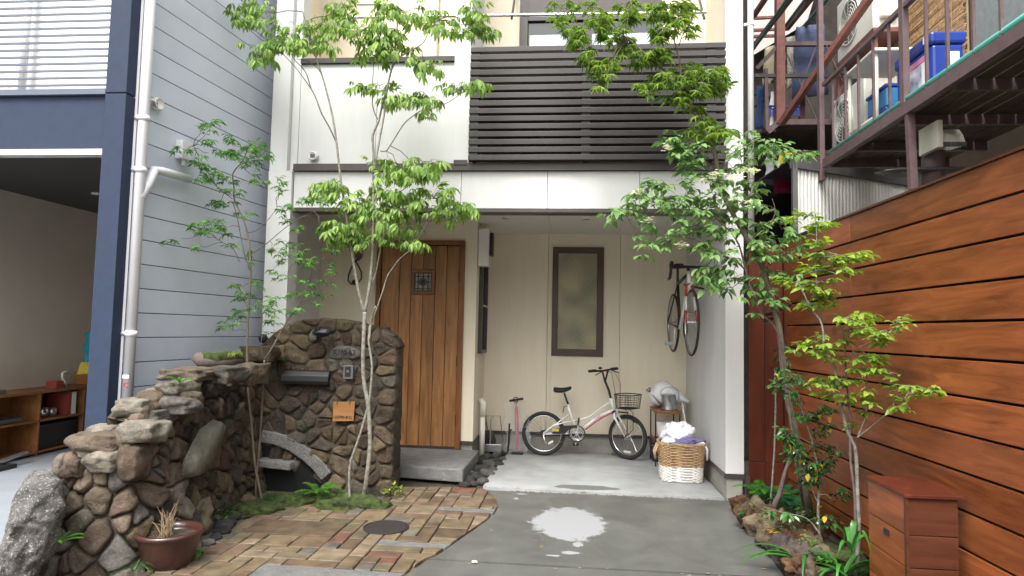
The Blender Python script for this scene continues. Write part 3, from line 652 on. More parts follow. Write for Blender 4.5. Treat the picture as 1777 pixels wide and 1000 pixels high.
# meter box on the corner, wall ornament
mb_ = thing('meter_box', 'cream rounded utility box high on the wall corner right of the door', 'meter box', (-1.0, 7.25, 2.1))
p, q = PY(832,397,7.25), PY(850,462,7.25)
M().box(CX+.003, CX+.13, 7.22, 7.42, q.z, p.z).build('case', K['wpaint'], mb_, bevel=.02)
M().box(CX+.131, CX+.17, 7.26, 7.38, q.z+.12, p.z-.04).build('dial_cover', K['black'], mb_, bevel=.01)
orn = thing('wall_ornament', 'dark wrought iron leaf ornament with hanging loop left of the door', 'ornament', (-2.4, DW-.03, 2.1))
lp = [PY(u, v, DW-.03) for u, v in ((618,432),(624,429),(629,436),(628,447),(622,453),(616,447),(615,438))]
M().prism(lp, (0,.012,0)).build('leaf', K['iron'], orn)
M().tube([PY(u, v, DW-.03) for u, v in ((621,450),(612,460),(605,476),(604,487),(610,493),(620,492),(627,484),(627,472),(622,462),(617,452))], .008, 6, True).build('loop', K['black'], orn)
M().lathe([(0,0),(.03,0),(.03,.02),(0,.03)], PY(616,490,DW-.02), 10, (0,-1,0)).build('hook', K['black'], orn)
# house downpipe at the right
dp = thing('downpipe', 'white round downpipe on the right corner of the white house', 'downpipe', (1.60, FA+.05, 0))
M().tube([(1.60,FA+.05,2.28),(1.60,FA+.05,7.2)], .027, 14).build('pipe', K['pvcw'], dp, True)
for z in (2.6, 4.3): M().lathe([(.033,0),(.033,.03)], (1.60,FA+.05,z), 14).box(1.541,1.60,FA+.04,FA+.06,z,z+.02).build('clamp', K['pvcw'], dp)
# house body behind (upper mass so that nothing is open)
hb('rear_wall', K['cream'], HL, HR, 9.2, 9.3, 0, 7.2)
hb('outer_wall', K['siding'], HR-.001+.0, HR+.02, FA+.2, 9.2, 0, 7.2); hb('outer_wall', K['cream'], HL-.02, HL-.001, FA+.2, 9.2, 0, 7.2)
hb('roof', K['trim'], HL-.1, HR+.1, FA+.02, 9.3, 7.201, 7.3)
# ================================================================== LEFT BUILDING
lb = thing('grey_building', 'grey clad neighbour building with navy pillar, open carport and louvred upper front', 'building', (-3.4, 4.5, 0))
SA, SB = Vector((-3.05, 6.2, 0)), Vector((-3.05-.1219, 5.2, 0)); sdv = (SA-SB).normalized(); snv = Vector((sdv.y, -sdv.x, 0))
def sp(t, off=0): return SB + sdv*t + snv*off       # t metres from SB
t0 = (4.52-5.2)/sdv.y; t1 = (9.0-5.2)/sdv.y; hz_ = .1845; zph = 1.34 % hz_
z = -.1845+zph
while z < 6.6:
    a, b = sp(t0), sp(t1)
    M().prism([(a.x,a.y,z+.0035),(b.x,b.y,z+.0035),(b.x-.02*snv.x,b.y-.02*snv.y,z+.0035),(a.x-.02*snv.x,a.y-.02*snv.y,z+.0035)][::-1], (0,0,hz_-.007)).build('siding_board', K['siding'], lb, bevel=.002)
    z += hz_
a, b, c = sp(t0-.01, -.012), sp(t1, -.012), sp(t1, -.16); d = sp(t0-.01, -.16)
M().prism([(a.x,a.y,-.05),(b.x,b.y,-.05),(c.x,c.y,-.05),(d.x,d.y,-.05)][::-1], (0,0,6.65)).build('wall_core', K['trim'], lb)
a = sp(t0-.012, .006); M().prism([(a.x,a.y,-.05),(a.x-.055,a.y,-.05),(a.x-.055,a.y-.05,-.05),(a.x+.004,a.y-.03,-.05)][::-1], (0,0,6.65)).build('corner_trim', K['pvc'], lb)
PXL, PXR, PYF = -3.425, -3.262, 4.37
M().box(PXL, PXR, PYF, PYF+.12, -.05, 3.12).build('pillar', K['navy'], lb, bevel=.004)
M().box(PXL+.0, PXR, PYF, PYF+.12, 3.128, 6.6).build('upper_pillar', K['navy'], lb, bevel=.004)
M().box(-5.95, PXL-.001, PYF+.03, PYF+.13, 2.715, 3.115).build('beam', K['navy'], lb)
M().box(-5.95, PXL-.001, PYF+.02, PYF+.10, 2.672, 2.714).build('daylight_gap_strip', K['wpaint'], lb)  # white paint stands in for daylight showing through the gap under the beam
M().box(-5.95, PXL-.001, PYF+.0, PYF+.13, 3.118, 3.16).build('beam_cap', K['slatb'], lb)
for k in range(34):
    z = 3.20+k*.0545
    M().box(-5.95, PXL-.001, PYF+.03, PYF+.04, z-.0075, z+.0075).build('louvre', K['slatb'], lb)
M().box(-5.95, PXL-.001, PYF+1.3, PYF+1.38, 3.16, 5.4).build('terrace_wall', mat('white_wall', (.80,.80,.79), .7, .02), lb)
p_ = PY(45, 60, PYF+1.2); M().tube([(p_.x,p_.y,3.17),(p_.x,p_.y,5.3)], .035, 10).build('terrace_pipe', K['pvc'], lb, True)
for x in (-5.2,): M().box(x-.015, x+.015, PYF+.071, PYF+.11, 3.17, 5.1).build('louvre_post', K['slatb'], lb)
M().box(-5.95, PXL-.03, PYF+.18, 9.2, 2.78, 2.84).build('carport_ceiling', K['ceil'], lb); M().box(-5.95, PXL-.03, PYF+.18, 9.2, 2.843, 2.9).build('terrace_floor', K['concd'], lb)
M().box(-5.95, -5.82, PYF+.031, 9.2, 0.05, 2.779).build('carport_wall', K['beige'], lb)
M().box(-5.819, -3.4, 9.1, 9.2, 0.05, 2.779).build('carport_rear_wall', K['beige'], lb)
p = PZ(168,334,2.79); M().lathe([(.05,0),(.05,.012)], (p.x,p.y,2.768), 18).build('downlight', K['wpaint'], lb)
M().box(-6.1,-5.96,PYF,9.2,0,7).build('outer_wall', K['siding'], lb)
struct('carport_floor', M().box(-7.5, -3.33, 3.72, 9.2, -.06, .06).box(-7.5,-3.33,2.42,3.705,-.06,.06).box(-7.5,-3.33,-1.5,2.40,-.06,.06), K['floorb'])
ld = thing('grey_downpipe', 'thick pale grey downpipe with elbow on the grey clad wall', 'downpipe', (-3.2, 4.6, 0))
def wallp(u, v, off): return PL(u, v, SB, SA, 0) if False else PL(u, v, (SB+snv*off), (SA+snv*off))
a = wallp(232, 500, .06)
M().tube([(a.x,a.y,.4),(a.x,a.y,6.5)], .037, 18).build('pipe', K['pvc'], ld, True)
for z in (1.35, 2.56, 2.95, 3.9): M().lathe([(.042,0),(.042,.04)], (a.x,a.y,z), 18).box(a.x-.07,a.x,a.y-.02,a.y+.01,z+.01,z+.03).build('collar', K['pvc'], ld, True)
e0 = wallp(250,288,.06); e1 = wallp(329,291,.07)
M().tube([(a.x+.01,a.y,e0.z-.25),(a.x+.02,a.y+.07,e0.z-.12),(a.x+.025,a.y+.12,e0.z-.01),(a.x+.04,a.y+.2,e0.z)]+[Vector((e1.x,e1.y,e0.z+.01))], .034, 12).build('branch_pipe', K['pvc'], ld, True)
p = wallp(227, 668, .115); text('label', 'C', .05, K['red'], ld, (a.x+.012, a.y-.0375, 1.0), (1,0,0), (0,0,1)); M().box(a.x-.02,a.x+.03,a.y-.0378,a.y-.0372,1.05,1.075).build('sticker', K['pvcw'], ld)
vn = thing('wall_vent', 'small round white vent cap on the grey siding', 'vent', wallp(268,181,0))
M().lathe([(.05,0),(.05,.04),(.042,.055),(.036,.045),(0,.044)], wallp(268,181,.0), 20, snv).build('cap', K['wpaint'], vn, True)
q = wallp(268,181,.046)
for k in (-1,0,1): M().bar(q-sdv*.03+Vector((0,0,k*.014)), q+sdv*.03+Vector((0,0,k*.014)), .007).build('fin', K['acd'], vn)
jb = thing('wall_box', 'small grey box on the grey siding above the horizontal pipe', 'box', wallp(320,262,0))
c1 = wallp(319,262,.035); M().obox(c1, sdv*.06, snv*.034, Vector((0,0,.075))).build('case', K['pvc'], jb, bevel=.006)
M().tube([c1-Vector((0,0,.07)), c1-Vector((0,0,.12))], .015, 8).build('stub', K['pvc'], jb)
# shelf in the carport
sh = thing('wooden_bookcase', 'low open wooden bookcase against the beige carport wall', 'bookcase', (-5.6, 6.2, .06))
def shb(n, x0,x1,y0,y1,z0,z1, m='shelfw'): return M().box(x0,x1,y0,y1,z0,z1).build(n, K[m], sh, bevel=.002)
SX0, SX1 = -5.815, -5.47
shb('top', SX0, SX1+.01, 5.3, 7.15, .70, .725); shb('shelf', SX0, SX1, 5.3, 6.95, .405, .425); shb('bottom_board', SX0, SX1, 5.3, 6.95, .085, .105); shb('back_board', SX0, SX0+.008, 5.3, 7.15, .1, .7)
for y in (5.3, 5.78, 6.33, 6.95): shb('side_panel', SX0+.009, SX1, y, y+.022, .06, .699)
def item(n, lab, cat, mb, m, **k): o = mb.build(n, K[m], None, **k); return tag(o, lab, cat)
item('storage_tray', 'dark tray lying on the bookcase left compartment shelf', 'tray', M().box(-5.78,-5.52,5.86,6.2,.427,.47), 'acd', bevel=.01)
item('tin_cup', 'shiny round tin in the upper right bookcase compartment', 'tin', M().lathe([(0,0),(.055,0),(.055,.11),(0,.112)], (-5.58,6.50,.426), 18), 'chrome', smooth=True)
item('jar', 'second smaller tin beside the shiny one in the bookcase', 'tin', M().lathe([(0,0),(.045,0),(.045,.09),(0,.092)], (-5.58,6.63,.426), 18), 'steel', smooth=True)
item('book', 'red ring binder upright in the bookcase', 'book', M().box(-5.75,-5.5,6.74,6.80,.427,.66), 'redbook')
item('book', 'white ring binder beside the red one', 'book', M().box(-5.75,-5.5,6.81,6.87,.427,.67), 'paper')
item('storage_crate', 'black crate in the lower right bookcase compartment', 'crate', M().box(-5.78,-5.5,6.37,6.92,.108,.36), 'black', bevel=.01)
item('flat_box', 'dark flat box on top of the bookcase at the photo edge', 'box', M().box(-5.78,-5.5,5.4,5.95,.727,.77), 'acd')
cabi = thing('wooden_cabinet', 'tall orange wooden cabinet beside the navy pillar', 'cabinet', (-5.5,7.4,.06)); M().box(-5.8,-5.35,7.2,7.7,.06,.86).build('body', K['warm'], cabi, bevel=.005); M().lathe([(0,0),(.17,0),(.17,.012),(0,.012)], (-5.3,7.1,.30), 20, (1,-.4,.1)).build('round_board', K['warm'], cabi)
hook = thing('umbrella', 'white hooked umbrella handle standing behind the bookcase top', 'umbrella', (-5.6,6.7,.73)); M().tube([PX(u,v,-5.6) for u,v in ((115,672),(113,664),(108,656),(108,648),(113,645),(120,648))], .014, 8).build('handle', K['wpaint'], hook, True); M().box(-5.66,-5.54,6.62,6.72,.727,.80).build('holder', K['redbook'], hook)
clo = thing('hanging_flag', 'turquoise and yellow cloth hanging by the navy pillar', 'cloth', (-5.2,7.3,1.2))
def cloth(pts, th=.02, ripple=.0, seed=0):
    """pts: quad grid rows of points"""
    m = M(); rows = len(pts); colsn = len(pts[0])
    vs = [Vector(p)+Vector((noise.noise(Vector(p)*9+Vector((seed,0,0))),noise.noise(Vector(p)*9+Vector((0,seed,5))),0))*ripple for r_ in pts for p in r_]
    fs = [(i*colsn+j, i*colsn+j+1, (i+1)*colsn+j+1, (i+1)*colsn+j) for i in range(rows-1) for j in range(colsn-1)]
    m.add(vs, fs); return m
def gridpx(q, nx, nz, y):
    """quad in px (tl,tr,br,bl) at distance y -> grid"""
    g = []
    for i in range(nz+1):
        r_ = []
        for j in range(nx+1):
            s, t = j/nx, i/nz
            u = (q[0][0]*(1-s)+q[1][0]*s)*(1-t)+(q[3][0]*(1-s)+q[2][0]*s)*t; v = (q[0][1]*(1-s)+q[1][1]*s)*(1-t)+(q[3][1]*(1-s)+q[2][1]*s)*t
            r_.append(PY(u, v, y))
        g.append(r_)
    return g
def hang(name, q, y, m, parent, nx=8, nz=10, rip=.03, seed=0, label=None, cat=None, group=None):
    o = cloth(gridpx(q, nx, nz, y), ripple=rip, seed=seed).build(name, K[m], parent, True)
    s = o.modifiers.new('thick', 'SOLIDIFY'); s.thickness = .006
    if label: tag(o, label, cat, group)
    return o
hang('blue_panel', ((148,577),(162,577),(160,632),(146,630)), 6.9, 'turq', clo); hang('yellow_panel', ((142,628),(165,630),(163,648),(134,650)), 6.88, 'yel', clo)
bd = thing('folded_trolley', 'silver folded flat trolley lying on the carport floor', 'trolley', (-5.4,5.9,.06)); M().bar(PX(0,802,-5.3), PX(45,785,-5.3), .05, .02).build('deck', K['steel'], bd); M().box(-5.5,-5.2,5.55,5.8,.061,.10).build('foot', K['black'], bd)
#@@PART3
# ================================================================== STONE WALLS
def halfclip(P, a, b):
    """keep the part of polygon P nearer to a than to b"""
    mx_, my_ = (a[0]+b[0])/2, (a[1]+b[1])/2; nx, ny = b[0]-a[0], b[1]-a[1]; out = []
    for i in range(len(P)):
        p, q = P[i-1], P[i]; dp = -((p[0]-mx_)*nx+(p[1]-my_)*ny); dq = -((q[0]-mx_)*nx+(q[1]-my_)*ny)
        if dp >= 0: out.append(p)
        if (dp >= 0) != (dq >= 0): t = dp/(dp-dq); out.append((p[0]+(q[0]-p[0])*t, p[1]+(q[1]-p[1])*t))
    return out
def centroid(P):
    A = cx = cy = 0
    for i in range(len(P)):
        x0, y0 = P[i-1]; x1, y1 = P[i]; k = x0*y1-x1*y0; A += k; cx += (x0+x1)*k; cy += (y0+y1)*k
    return (cx/(3*A), cy/(3*A), abs(A/2)) if abs(A) > 1e-9 else (P[0][0], P[0][1], 0)
def voronoi(sites, P0):
    res = []
    for a in sites:
        P = list(P0); near = sorted((b for b in sites if b is not a), key=lambda b: (a[0]-b[0])**2+(a[1]-b[1])**2)[:22]
        for b in near:
            P = halfclip(P, a, b)
            if len(P) < 3: break
        if len(P) >= 3: res.append(P)
    return res
def scatter(P0, n, mind, r_, fixed=()):
    xs_ = [p[0] for p in P0]; ys_ = [p[1] for p in P0]; out = list(fixed); tr = 0
    while len(out) < n and tr < 9000:
        tr += 1; p = (r_.uniform(min(xs_), max(xs_)), r_.uniform(min(ys_), max(ys_)))
        if not pip(p[0], p[1], P0): continue
        k = 0.55+1.35*r_.random()**2.2
        if all((p[0]-q[0])**2+(p[1]-q[1])**2 > (mind*k)**2 for q in out): out.append(p)
    return out
def rockface(P, S_, parent, m, gap=.0035, bulge=.030, back=-.10, seed=0, name='stone'):
    cx, cy, A = centroid(P)
    if A < .0009: return
    if sum(P[k-1][0]*P[k][1]-P[k][0]*P[k-1][1] for k in range(len(P))) < 0: P = P[::-1]
    # drop tiny edges, round the corners
    Q = [p for k, p in enumerate(P) if math.dist(p, P[k-1]) > .012]
    if len(Q) < 3: return
    Q2 = []
    for k in range(len(Q)):
        a, b = Q[k], Q[(k+1) % len(Q)]; L_ = math.dist(a, b); f = min(.16, .016/max(L_, .01)+.03)
        Q2 += [(a[0]+(b[0]-a[0])*f, a[1]+(b[1]-a[1])*f)]
        ns_ = int(L_*(1-2*f)/.032)
        for q_ in range(1, ns_+1):
            t_ = f+(1-2*f)*q_/(ns_+1); Q2 += [(a[0]+(b[0]-a[0])*t_+rnd.uniform(-.0035,.0035), a[1]+(b[1]-a[1])*t_+rnd.uniform(-.0035,.0035))]
        Q2 += [(a[0]+(b[0]-a[0])*(1-f), a[1]+(b[1]-a[1])*(1-f))]
    Rm = math.sqrt(A/math.pi); n = len(Q2); bl = bulge*min(1, Rm/.07)*rnd.uniform(.6,1.25)
    tx, ty = rnd.uniform(-.15,.15), rnd.uniform(-.15,.15)
    vs = []
    for sc, h in ((1-gap/Rm, back), (1-gap/Rm, -.004), (1-(gap+.006)/Rm, bl*.55), (max(.6, 1-(gap+.018)/Rm), bl*.92), (.58, bl*1.0), (.28, bl*.97)):
        for (x, y) in Q2:
            px, py = cx+(x-cx)*sc, cy+(y-cy)*sc
            hh = h+((px-cx)*tx+(py-cy)*ty if h > 0 else 0)+(noise.noise(Vector((px*13, py*13, seed)))*.018+noise.noise(Vector((px*37, py*37, seed)))*.009 if h > 0 else 0)
            vs.append(S_(px, py, hh))
    fs = []
    for r_ in range(5):
        for k in range(n): fs.append((r_*n+k, r_*n+(k+1) % n, (r_+1)*n+(k+1) % n, (r_+1)*n+k))
    vs.append(S_(cx, cy, bl)); c_ = len(vs)-1
    for k in range(n): fs.append((5*n+k, 5*n+(k+1) % n, c_))
    o = M().add(vs, fs).build(name, m, parent, True); return o
# ---- arched panel
PYp = 5.70
panel = thing('arched_stone_wall', 'arched brown fieldstone gate wall with mail slot and name stone', 'stone wall', (-2.2, PYp, 0))
def SP(u, v, h): return (u, PYp-h, v)
arch = [(-1.55,-.05),(-1.54,1.0),(-1.55,1.30),(-1.60,1.385),(-1.72,1.445),(-1.88,1.49),(-2.05,1.52),(-2.25,1.53),(-2.42,1.515),(-2.55,1.475),(-2.68,1.39),(-2.76,1.31),(-2.84,1.25),(-2.92,1.2),(-2.92,-.05)]
hole = lambda x, z: PY(452,760,PYp).x < x < PY(566,820,PYp).x and z < .34-.0 and z < .345-((x-PY(452,760,PYp).x)/.6)**1.6*.30
r2 = random.Random(21)
nmc = PY(600, 612, PYp)
fixed = [(nmc.x-.09, nmc.z), (nmc.x+.09, nmc.z), (nmc.x, nmc.z+.11), (nmc.x, nmc.z-.11)]
fixed += [(-1.62, z) for z in (.06,.19,.33,.50,.68,.85,1.0,1.17)]
sites = scatter(arch, 110, .105, r2, fixed)
sites = [q for i, q in enumerate(sites) if i < 4 or not (abs(q[0]-nmc.x) < .20 and abs(q[1]-nmc.z) < .09)]
for (x, y) in list(sites):   # a second, finer generation of small filler stones
    if r2.random() < .22 and x < -1.75:
        q = (x+r2.uniform(-.07,.07), y+r2.uniform(-.06,.06))
        if pip(q[0], q[1], arch): sites.append(q)
cells = voronoi(sites, arch)
k_ = 0
mat_w = (6,4,3,3,3)
for P in cells:
    cx, cy, A = centroid(P)
    if hole(cx, cy): continue
    nmst = abs(cx-nmc.x) < .13 and abs(cy-nmc.z) < .05
    if nmst: continue
    rockface(P, SP, panel, rnd.choices(STONES, mat_w)[0], seed=k_, bulge=.032); k_ += 1
# name stone: half moon with carved letters
pn = [(-.165,-.03),(-.12,-.055),(.12,-.055),(.165,-.03),(.16,.0),(.12,.035),(.05,.06),(-.04,.065),(-.11,.045),(-.155,.01)]
pn = [(nmc.x+a*.93, nmc.z+b) for a, b in pn]
rockface(pn, lambda u, v, h: SP(u, v, h+.022), panel, DUSTY[2], bulge=.010, seed=5, name='name_stone')
text('carved_letters', 'KIMAI', .070, K['black'], panel, (nmc.x, PYp-.052, nmc.z+.002), (1,0,0), (0,0,1), .004, 1.15)
core = M().prism([(x*.985-.03, PYp-.003, z-.02) for x, z in arch], (0,.24,0)); core.build('mortar_core', K['mortar'], panel)
# side faces (right end of the wall, seen obliquely) and crown
for z0, z1 in ((0,.18),(.18,.42),(.42,.60),(.60,.88),(.88,1.08),(1.08,1.32)):
    v, f = blob((-1.60, PYp+.14, (z0+z1)/2), (.135, .27, (z1-z0)*1.08), int(z0*100)+3, 5, .05, boxy=.9); M().add(v, f).build('end_stone', rnd.choice(STONES[:4]), panel, True)
for k in range(2, 13):
    (x0, z0), (x1, z1) = arch[k], arch[k+1]
    v, f = blob(((x0+x1)/2, PYp+.125, (z0+z1)/2-.03), (math.dist((x0,z0),(x1,z1))*1.25, .26, .075), k+70, 4, .06, boxy=.8); an_ = math.atan2(z1-z0, x1-x0); an_ = an_ if abs(an_) < 1.6 else an_-math.copysign(math.pi, an_); mxx_, mzz_ = (x0+x1)/2, (z0+z1)/2-.03; v = [(mxx_+(p[0]-mxx_)*math.cos(an_)-(p[2]-mzz_)*math.sin(an_), p[1], mzz_+(p[0]-mxx_)*math.sin(an_)+(p[2]-mzz_)*math.cos(an_)) for p in v]; M().add(v, f).build('crown_stone', rnd.choices(STONES, mat_w)[0], panel, True)
# granite arch and bar over the dark hollow
ap = [PY(u, v, PYp-.05) for u, v in ((452,757),(478,762),(505,773),(530,790),(550,808),(565,828))]
m = M()
for k in range(len(ap)-1):
    d = (ap[k+1]-ap[k]).normalized(); nn = Vector((d.z,0,-d.x))
    if nn.z < 0: nn = -nn
for side in (0,):
    pts = []
    for k, p in enumerate(ap):
        d = (ap[min(k+1,len(ap)-1)]-ap[max(k-1,0)]).normalized(); nn = Vector((-d.z,0,d.x)); pts.append((p+nn*.055, p-nn*.055))
    poly = [a for a, b in pts]+[b for a, b in pts][::-1]
M().prism(poly[::-1], (0,.14,0)).build('granite_arch', K['granite'], panel, bevel=.012)
a, b = PY(436,800,PYp-.05), PY(508,808,PYp-.05)
M().obox((a+b)/2, (b-a)/2, (0,.06,0), (0,0,.034)).build('granite_bar', K['granite'], panel, bevel=.01)
M().box(-2.86,-2.18,PYp-.006,PYp+.1,-.05,.36).build('hollow_back', K['black'], panel)
# mail slot, doorphone, door bird
a, b = PY(491,643,PYp-.05), PY(572,668,PYp-.05)
pr = [(0,.0),(.055,.0),(.065,.03),(.06,.08),(.03,.115),(0,.125)]
M().prism([(a.x,PYp-.03-y,b.z+z) for y, z in pr], (b.x-a.x,0,0)).build('mail_slot', K['black'], panel, bevel=.004)
a, b = PY(597,634,PYp-.05), PY(613,658,PYp-.05)
ph = M().box(a.x,b.x,PYp-.065,PYp-.02,b.z,a.z).build('doorphone', mat('doorphone_grey', (.11,.12,.125), .4, .05), panel, bevel=.003)
M().box(a.x+.017,b.x-.02,PYp-.0675,PYp-.0655,b.z+.02,a.z-.012).build('doorphone_panel', K['black'], ph)
M().box(a.x+.03,b.x-.035,PYp-.0695,PYp-.0678,(a.z+b.z)/2-.005,(a.z+b.z)/2+.02).build('doorphone_button', K['chrome'], ph)
sg = thing('hanging_sign', 'small orange wooden sign with burnt lettering hanging on the stone wall', 'sign', PY(597,700,PYp-.07))
q = [PY(u, v, PYp-.06) for u, v in ((578.5,698),(616,697.5),(613,731),(577,731.5))]
M().prism(q[::-1], (0,.018,0)).build('board', K['signw'], sg, bevel=.002)
tcx = (q[2]+q[3])/2
text('lettering', 'HAPPENING', .037, K['black'], sg, (tcx.x, PYp-.0615, tcx.z+.033), (1,0,0), (0,0,1), .0008, .80)
for u in (585, 607): M().tube([PY(u,702,PYp-.064), PY(u+1,693,PYp-.05)], .004, 6).build('wire', K['black'], sg)
bd_ = thing('crow_ornament', 'black metal bird ornament perched near the top of the arched wall', 'ornament', PY(560,580,PYp-.08))
v, f = blob(PY(559,577,PYp-.12), (.17,.09,.075), 3, 3, .12); M().add(v, f).build('body', K['black'], bd_, True)
v, f = blob(PY(551,572,PYp-.14), (.06,.055,.06), 4, 3, .05); M().add(v, f).build('head', K['black'], bd_, True)
M().lathe([(.012,0),(0,.05)], PY(550,570,PYp-.16), 8, (-.3,-.4,.8)).build('beak', K['black'], bd_)
M().bar(PY(566,576,PYp-.09), PY(575,572,PYp-.07), .05, .012).build('tail', K['black'], bd_)
M().tube([PY(552,581,PYp-.09), PY(551,590,PYp-.03)], .012, 6).build('leg', K['black'], bd_)
v, f = blob(PY(457,588,PYp+.1), (.09,.08,.09), 8, 3, .1); M().add(v, f).build('round_lamp', K['black'], panel, True)
# ---- side wall
side = thing('side_stone_wall', 'long stepped fieldstone wall running forward along the grey clad house', 'stone wall', (-2.8, 4.5, 0))
PW = [Vector((-2.72,5.68,0)),Vector((-2.64,5.05,0)),Vector((-2.55,4.4,0)),Vector((-2.47,3.90,0)),Vector((-2.56,3.66,0)),Vector((-2.74,3.60,0)),Vector((-3.06,3.60,0))]
TZ = [1.22,1.16,1.06,1.02,.88,.74,.66]
cum = [0]
for a, b in zip(PW, PW[1:]): cum.append(cum[-1]+(b-a).length)
def alongw(u):
    u = max(0, min(cum[-1]-1e-6, u))
    for k in range(len(cum)-1):
        if u <= cum[k+1]: break
    t = (u-cum[k])/(cum[k+1]-cum[k]); p = PW[k].lerp(PW[k+1], t)
    def nrm(i):
        a = PW[max(i-1,0)]; b = PW[min(i+1,len(PW)-1)]; d = (b-a).normalized(); return Vector((-d.y, d.x, 0))
    n_ = nrm(k).lerp(nrm(k+1), t).normalized(); return p, n_, TZ[k]*(1-t)+TZ[k+1]*t
def SW(u, v, h):
    p, n_, z = alongw(u); q = p+n_*(h-.14*v); return (q.x, q.y, v)
dom = [(cum[k], TZ[k]) for k in range(len(cum))]+[(cum[-1], -.08), (0, -.08)]
r3 = random.Random(5)
slabc = (cum[1]+.35, .62)
sites = scatter(dom, 140, .115, r3, [slabc])
for (x, y) in list(sites):
    if r3.random() < .15:
        q = (x+r3.uniform(-.07,.07), y+r3.uniform(-.06,.06))
        if pip(q[0], q[1], dom): sites.append(q)
for k, P in enumerate(voronoi(sites, dom)):
    cx, cy, A = centroid(P)
    near_ = cx > cum[2]+.15
    pool = DUSTY if (near_ and rnd.random() < .8) else STONES
    wts = (3,4,2,3) if pool is DUSTY else mat_w
    rockface(P, SW, side, rnd.choices(pool, wts)[0], seed=k+100, bulge=.045 if near_ else .032, gap=.005 if near_ else .004)
# the big pale slanted slab set in the wall face
lm = [PL(u, v, (-2.60,5.05), (-2.52,4.4), -.0) for u, v in ((375,728),(384,735),(378,758),(366,790),(348,818),(332,830),(320,824),(324,800),(338,770),(352,745))]
cb = sum(lm, Vector())/len(lm); nb_ = Vector((1,.1,0)).normalized()
vs = [p-nb_*.02 for p in lm]+[cb+(p-cb)*.9+nb_*.05 for p in lm]+[cb+nb_*.06]; n_ = len(lm)
M().add(vs, [(k,(k+1)%n_,n_+(k+1)%n_,n_+k) for k in range(n_)]+[(n_+k,n_+(k+1)%n_,2*n_) for k in range(n_)]).build('slab_stone', stonemat('stone_pale_green', (.13,.13,.10), (.26,.25,.19), (.4,.4,.34), .6, .7), side, True)
# core and caps
cv = []; cf = []
for k in range(25):
    u = cum[-1]*k/24; p, n_, z = alongw(u); a = p-n_*.003; z -= .05; bx = min(a.x-.02, -3.10+ (0 if p.y > 3.7 else .02))
    fr = Vector(SW(u, z, -.003)); cv += [(a.x, a.y, -.08), (fr.x, fr.y, z), (fr.x-(.22 if k < 19 else .03), max(fr.y,3.64)+(.0 if k < 19 else .25), z-.04), (a.x-.24, max(a.y,3.66)+.05, -.08)]
for k in range(24):
    b_ = k*4
    for i in range(4): cf.append((b_+i, b_+(i+1) % 4, b_+4+(i+1) % 4, b_+4+i))
M().add(cv, cf+[(0,1,2,3),(96,97,98,99)]).build('mortar_core', K['mortar'], side)
def cap(u0, v0, u1, v1, y, x_in, dep, m, seed, name='cap_stone', boxy=.45):
    a, b = PY(u0, v0, y), PY(u1, v1, y); c = ((a.x+b.x)/2, y+dep/2, (a.z+b.z)/2)
    v, f = blob(c, (abs(b.x-a.x)*1.08, dep, abs(a.z-b.z)*1.32), seed, 6, .11, boxy=boxy); M().add(v, f).build(name, m, side, True)
cap(98,757,190,796,3.60,0,.38,DUSTY[1],1); cap(135,742,190,757,3.72,0,.3,DUSTY[0],2); cap(182,696,243,728,3.74,0,.36,DUSTY[0],3)
cap(130,788,188,824,3.57,0,.25,DUSTY[0],4); cap(97,800,130,832,3.58,0,.22,DUSTY[3],5); cap(226,715,270,742,3.80,0,.28,DUSTY[2],6); cap(262,664,304,692,3.95,0,.36,DUSTY[0],7)
cap(240,690,322,722,3.90,0,.3,DUSTY[2],8,boxy=.5); cap(185,736,262,772,3.66,0,.26,DUSTY[0],9); cap(193,780,232,836,3.62,0,.2,DUSTY[3],14)
cap(263,641,342,664,4.15,0,.42,DUSTY[1],10,boxy=.75); cap(340,639,392,668,4.35,0,.42,STONES[3],11,boxy=.7); cap(386,634,432,672,4.75,0,.4,STONES[0],12,boxy=.7); cap(405,602,468,628,5.35,0,.32,STONES[0],13,boxy=.7); cap(455,600,492,624,5.6,0,.25,STONES[2],15,boxy=.6)
cap(285,683,330,704,4.0,0,.2,DUSTY[1],16)
# upright fractured granite rock at the near end
rk = thing('upright_granite_rock', 'tall pale fractured granite rock leaning at the near end of the stone wall', 'rock', (-2.95, 3.3, 0))
q = [PY(u, v, 3.36) for u, v in ((2,1010),(14,930),(28,880),(42,838),(60,828),(92,830),(104,842),(104,880),(98,920),(84,960),(62,1000),(50,1030),(0,1040))]
n_ = len(q); c = sum(q, Vector())/n_; vs = [p+Vector((-.24,.26,-.03)) for p in q]
rings = [(1.0,.06),(1.0,.0),(.93,-.055),(.75,-.075),(.5,-.09),(.25,-.085)]
for s_, dy in rings: vs += [c+(p-c)*s_+Vector((0,dy,0))+Vector((0,1,0))*(noise.noise(p*6*s_+Vector((3,0,s_*3)))*.06+noise.noise(p*19*s_)*.03) for p in q]
vs.append(c+Vector((0,-.08,0))); fs = [tuple(range(n_))[::-1]]
for r_ in range(len(rings)): fs += [(r_*n_+k,(r_+1)*n_+k,(r_+1)*n_+(k+1)%n_,r_*n_+(k+1)%n_) for k in range(n_)]
fs += [(len(rings)*n_+k, len(vs)-1, len(rings)*n_+(k+1)%n_) for k in range(n_)]
o = M().add(vs, fs).build('rock', stonemat('granite_rock', (.07,.066,.062), (.30,.29,.275), (.62,.6,.58), .56, .85), rk, True); sdm = o.modifiers.new('subd','SUBSURF'); sdm.levels = sdm.render_levels = 3
tx_ = bpy.data.textures.new('rough','CLOUDS'); tx_.noise_scale = .09; tx_.noise_depth = 5; dm = o.modifiers.new('disp','DISPLACE'); dm.texture = tx_; dm.strength = .07
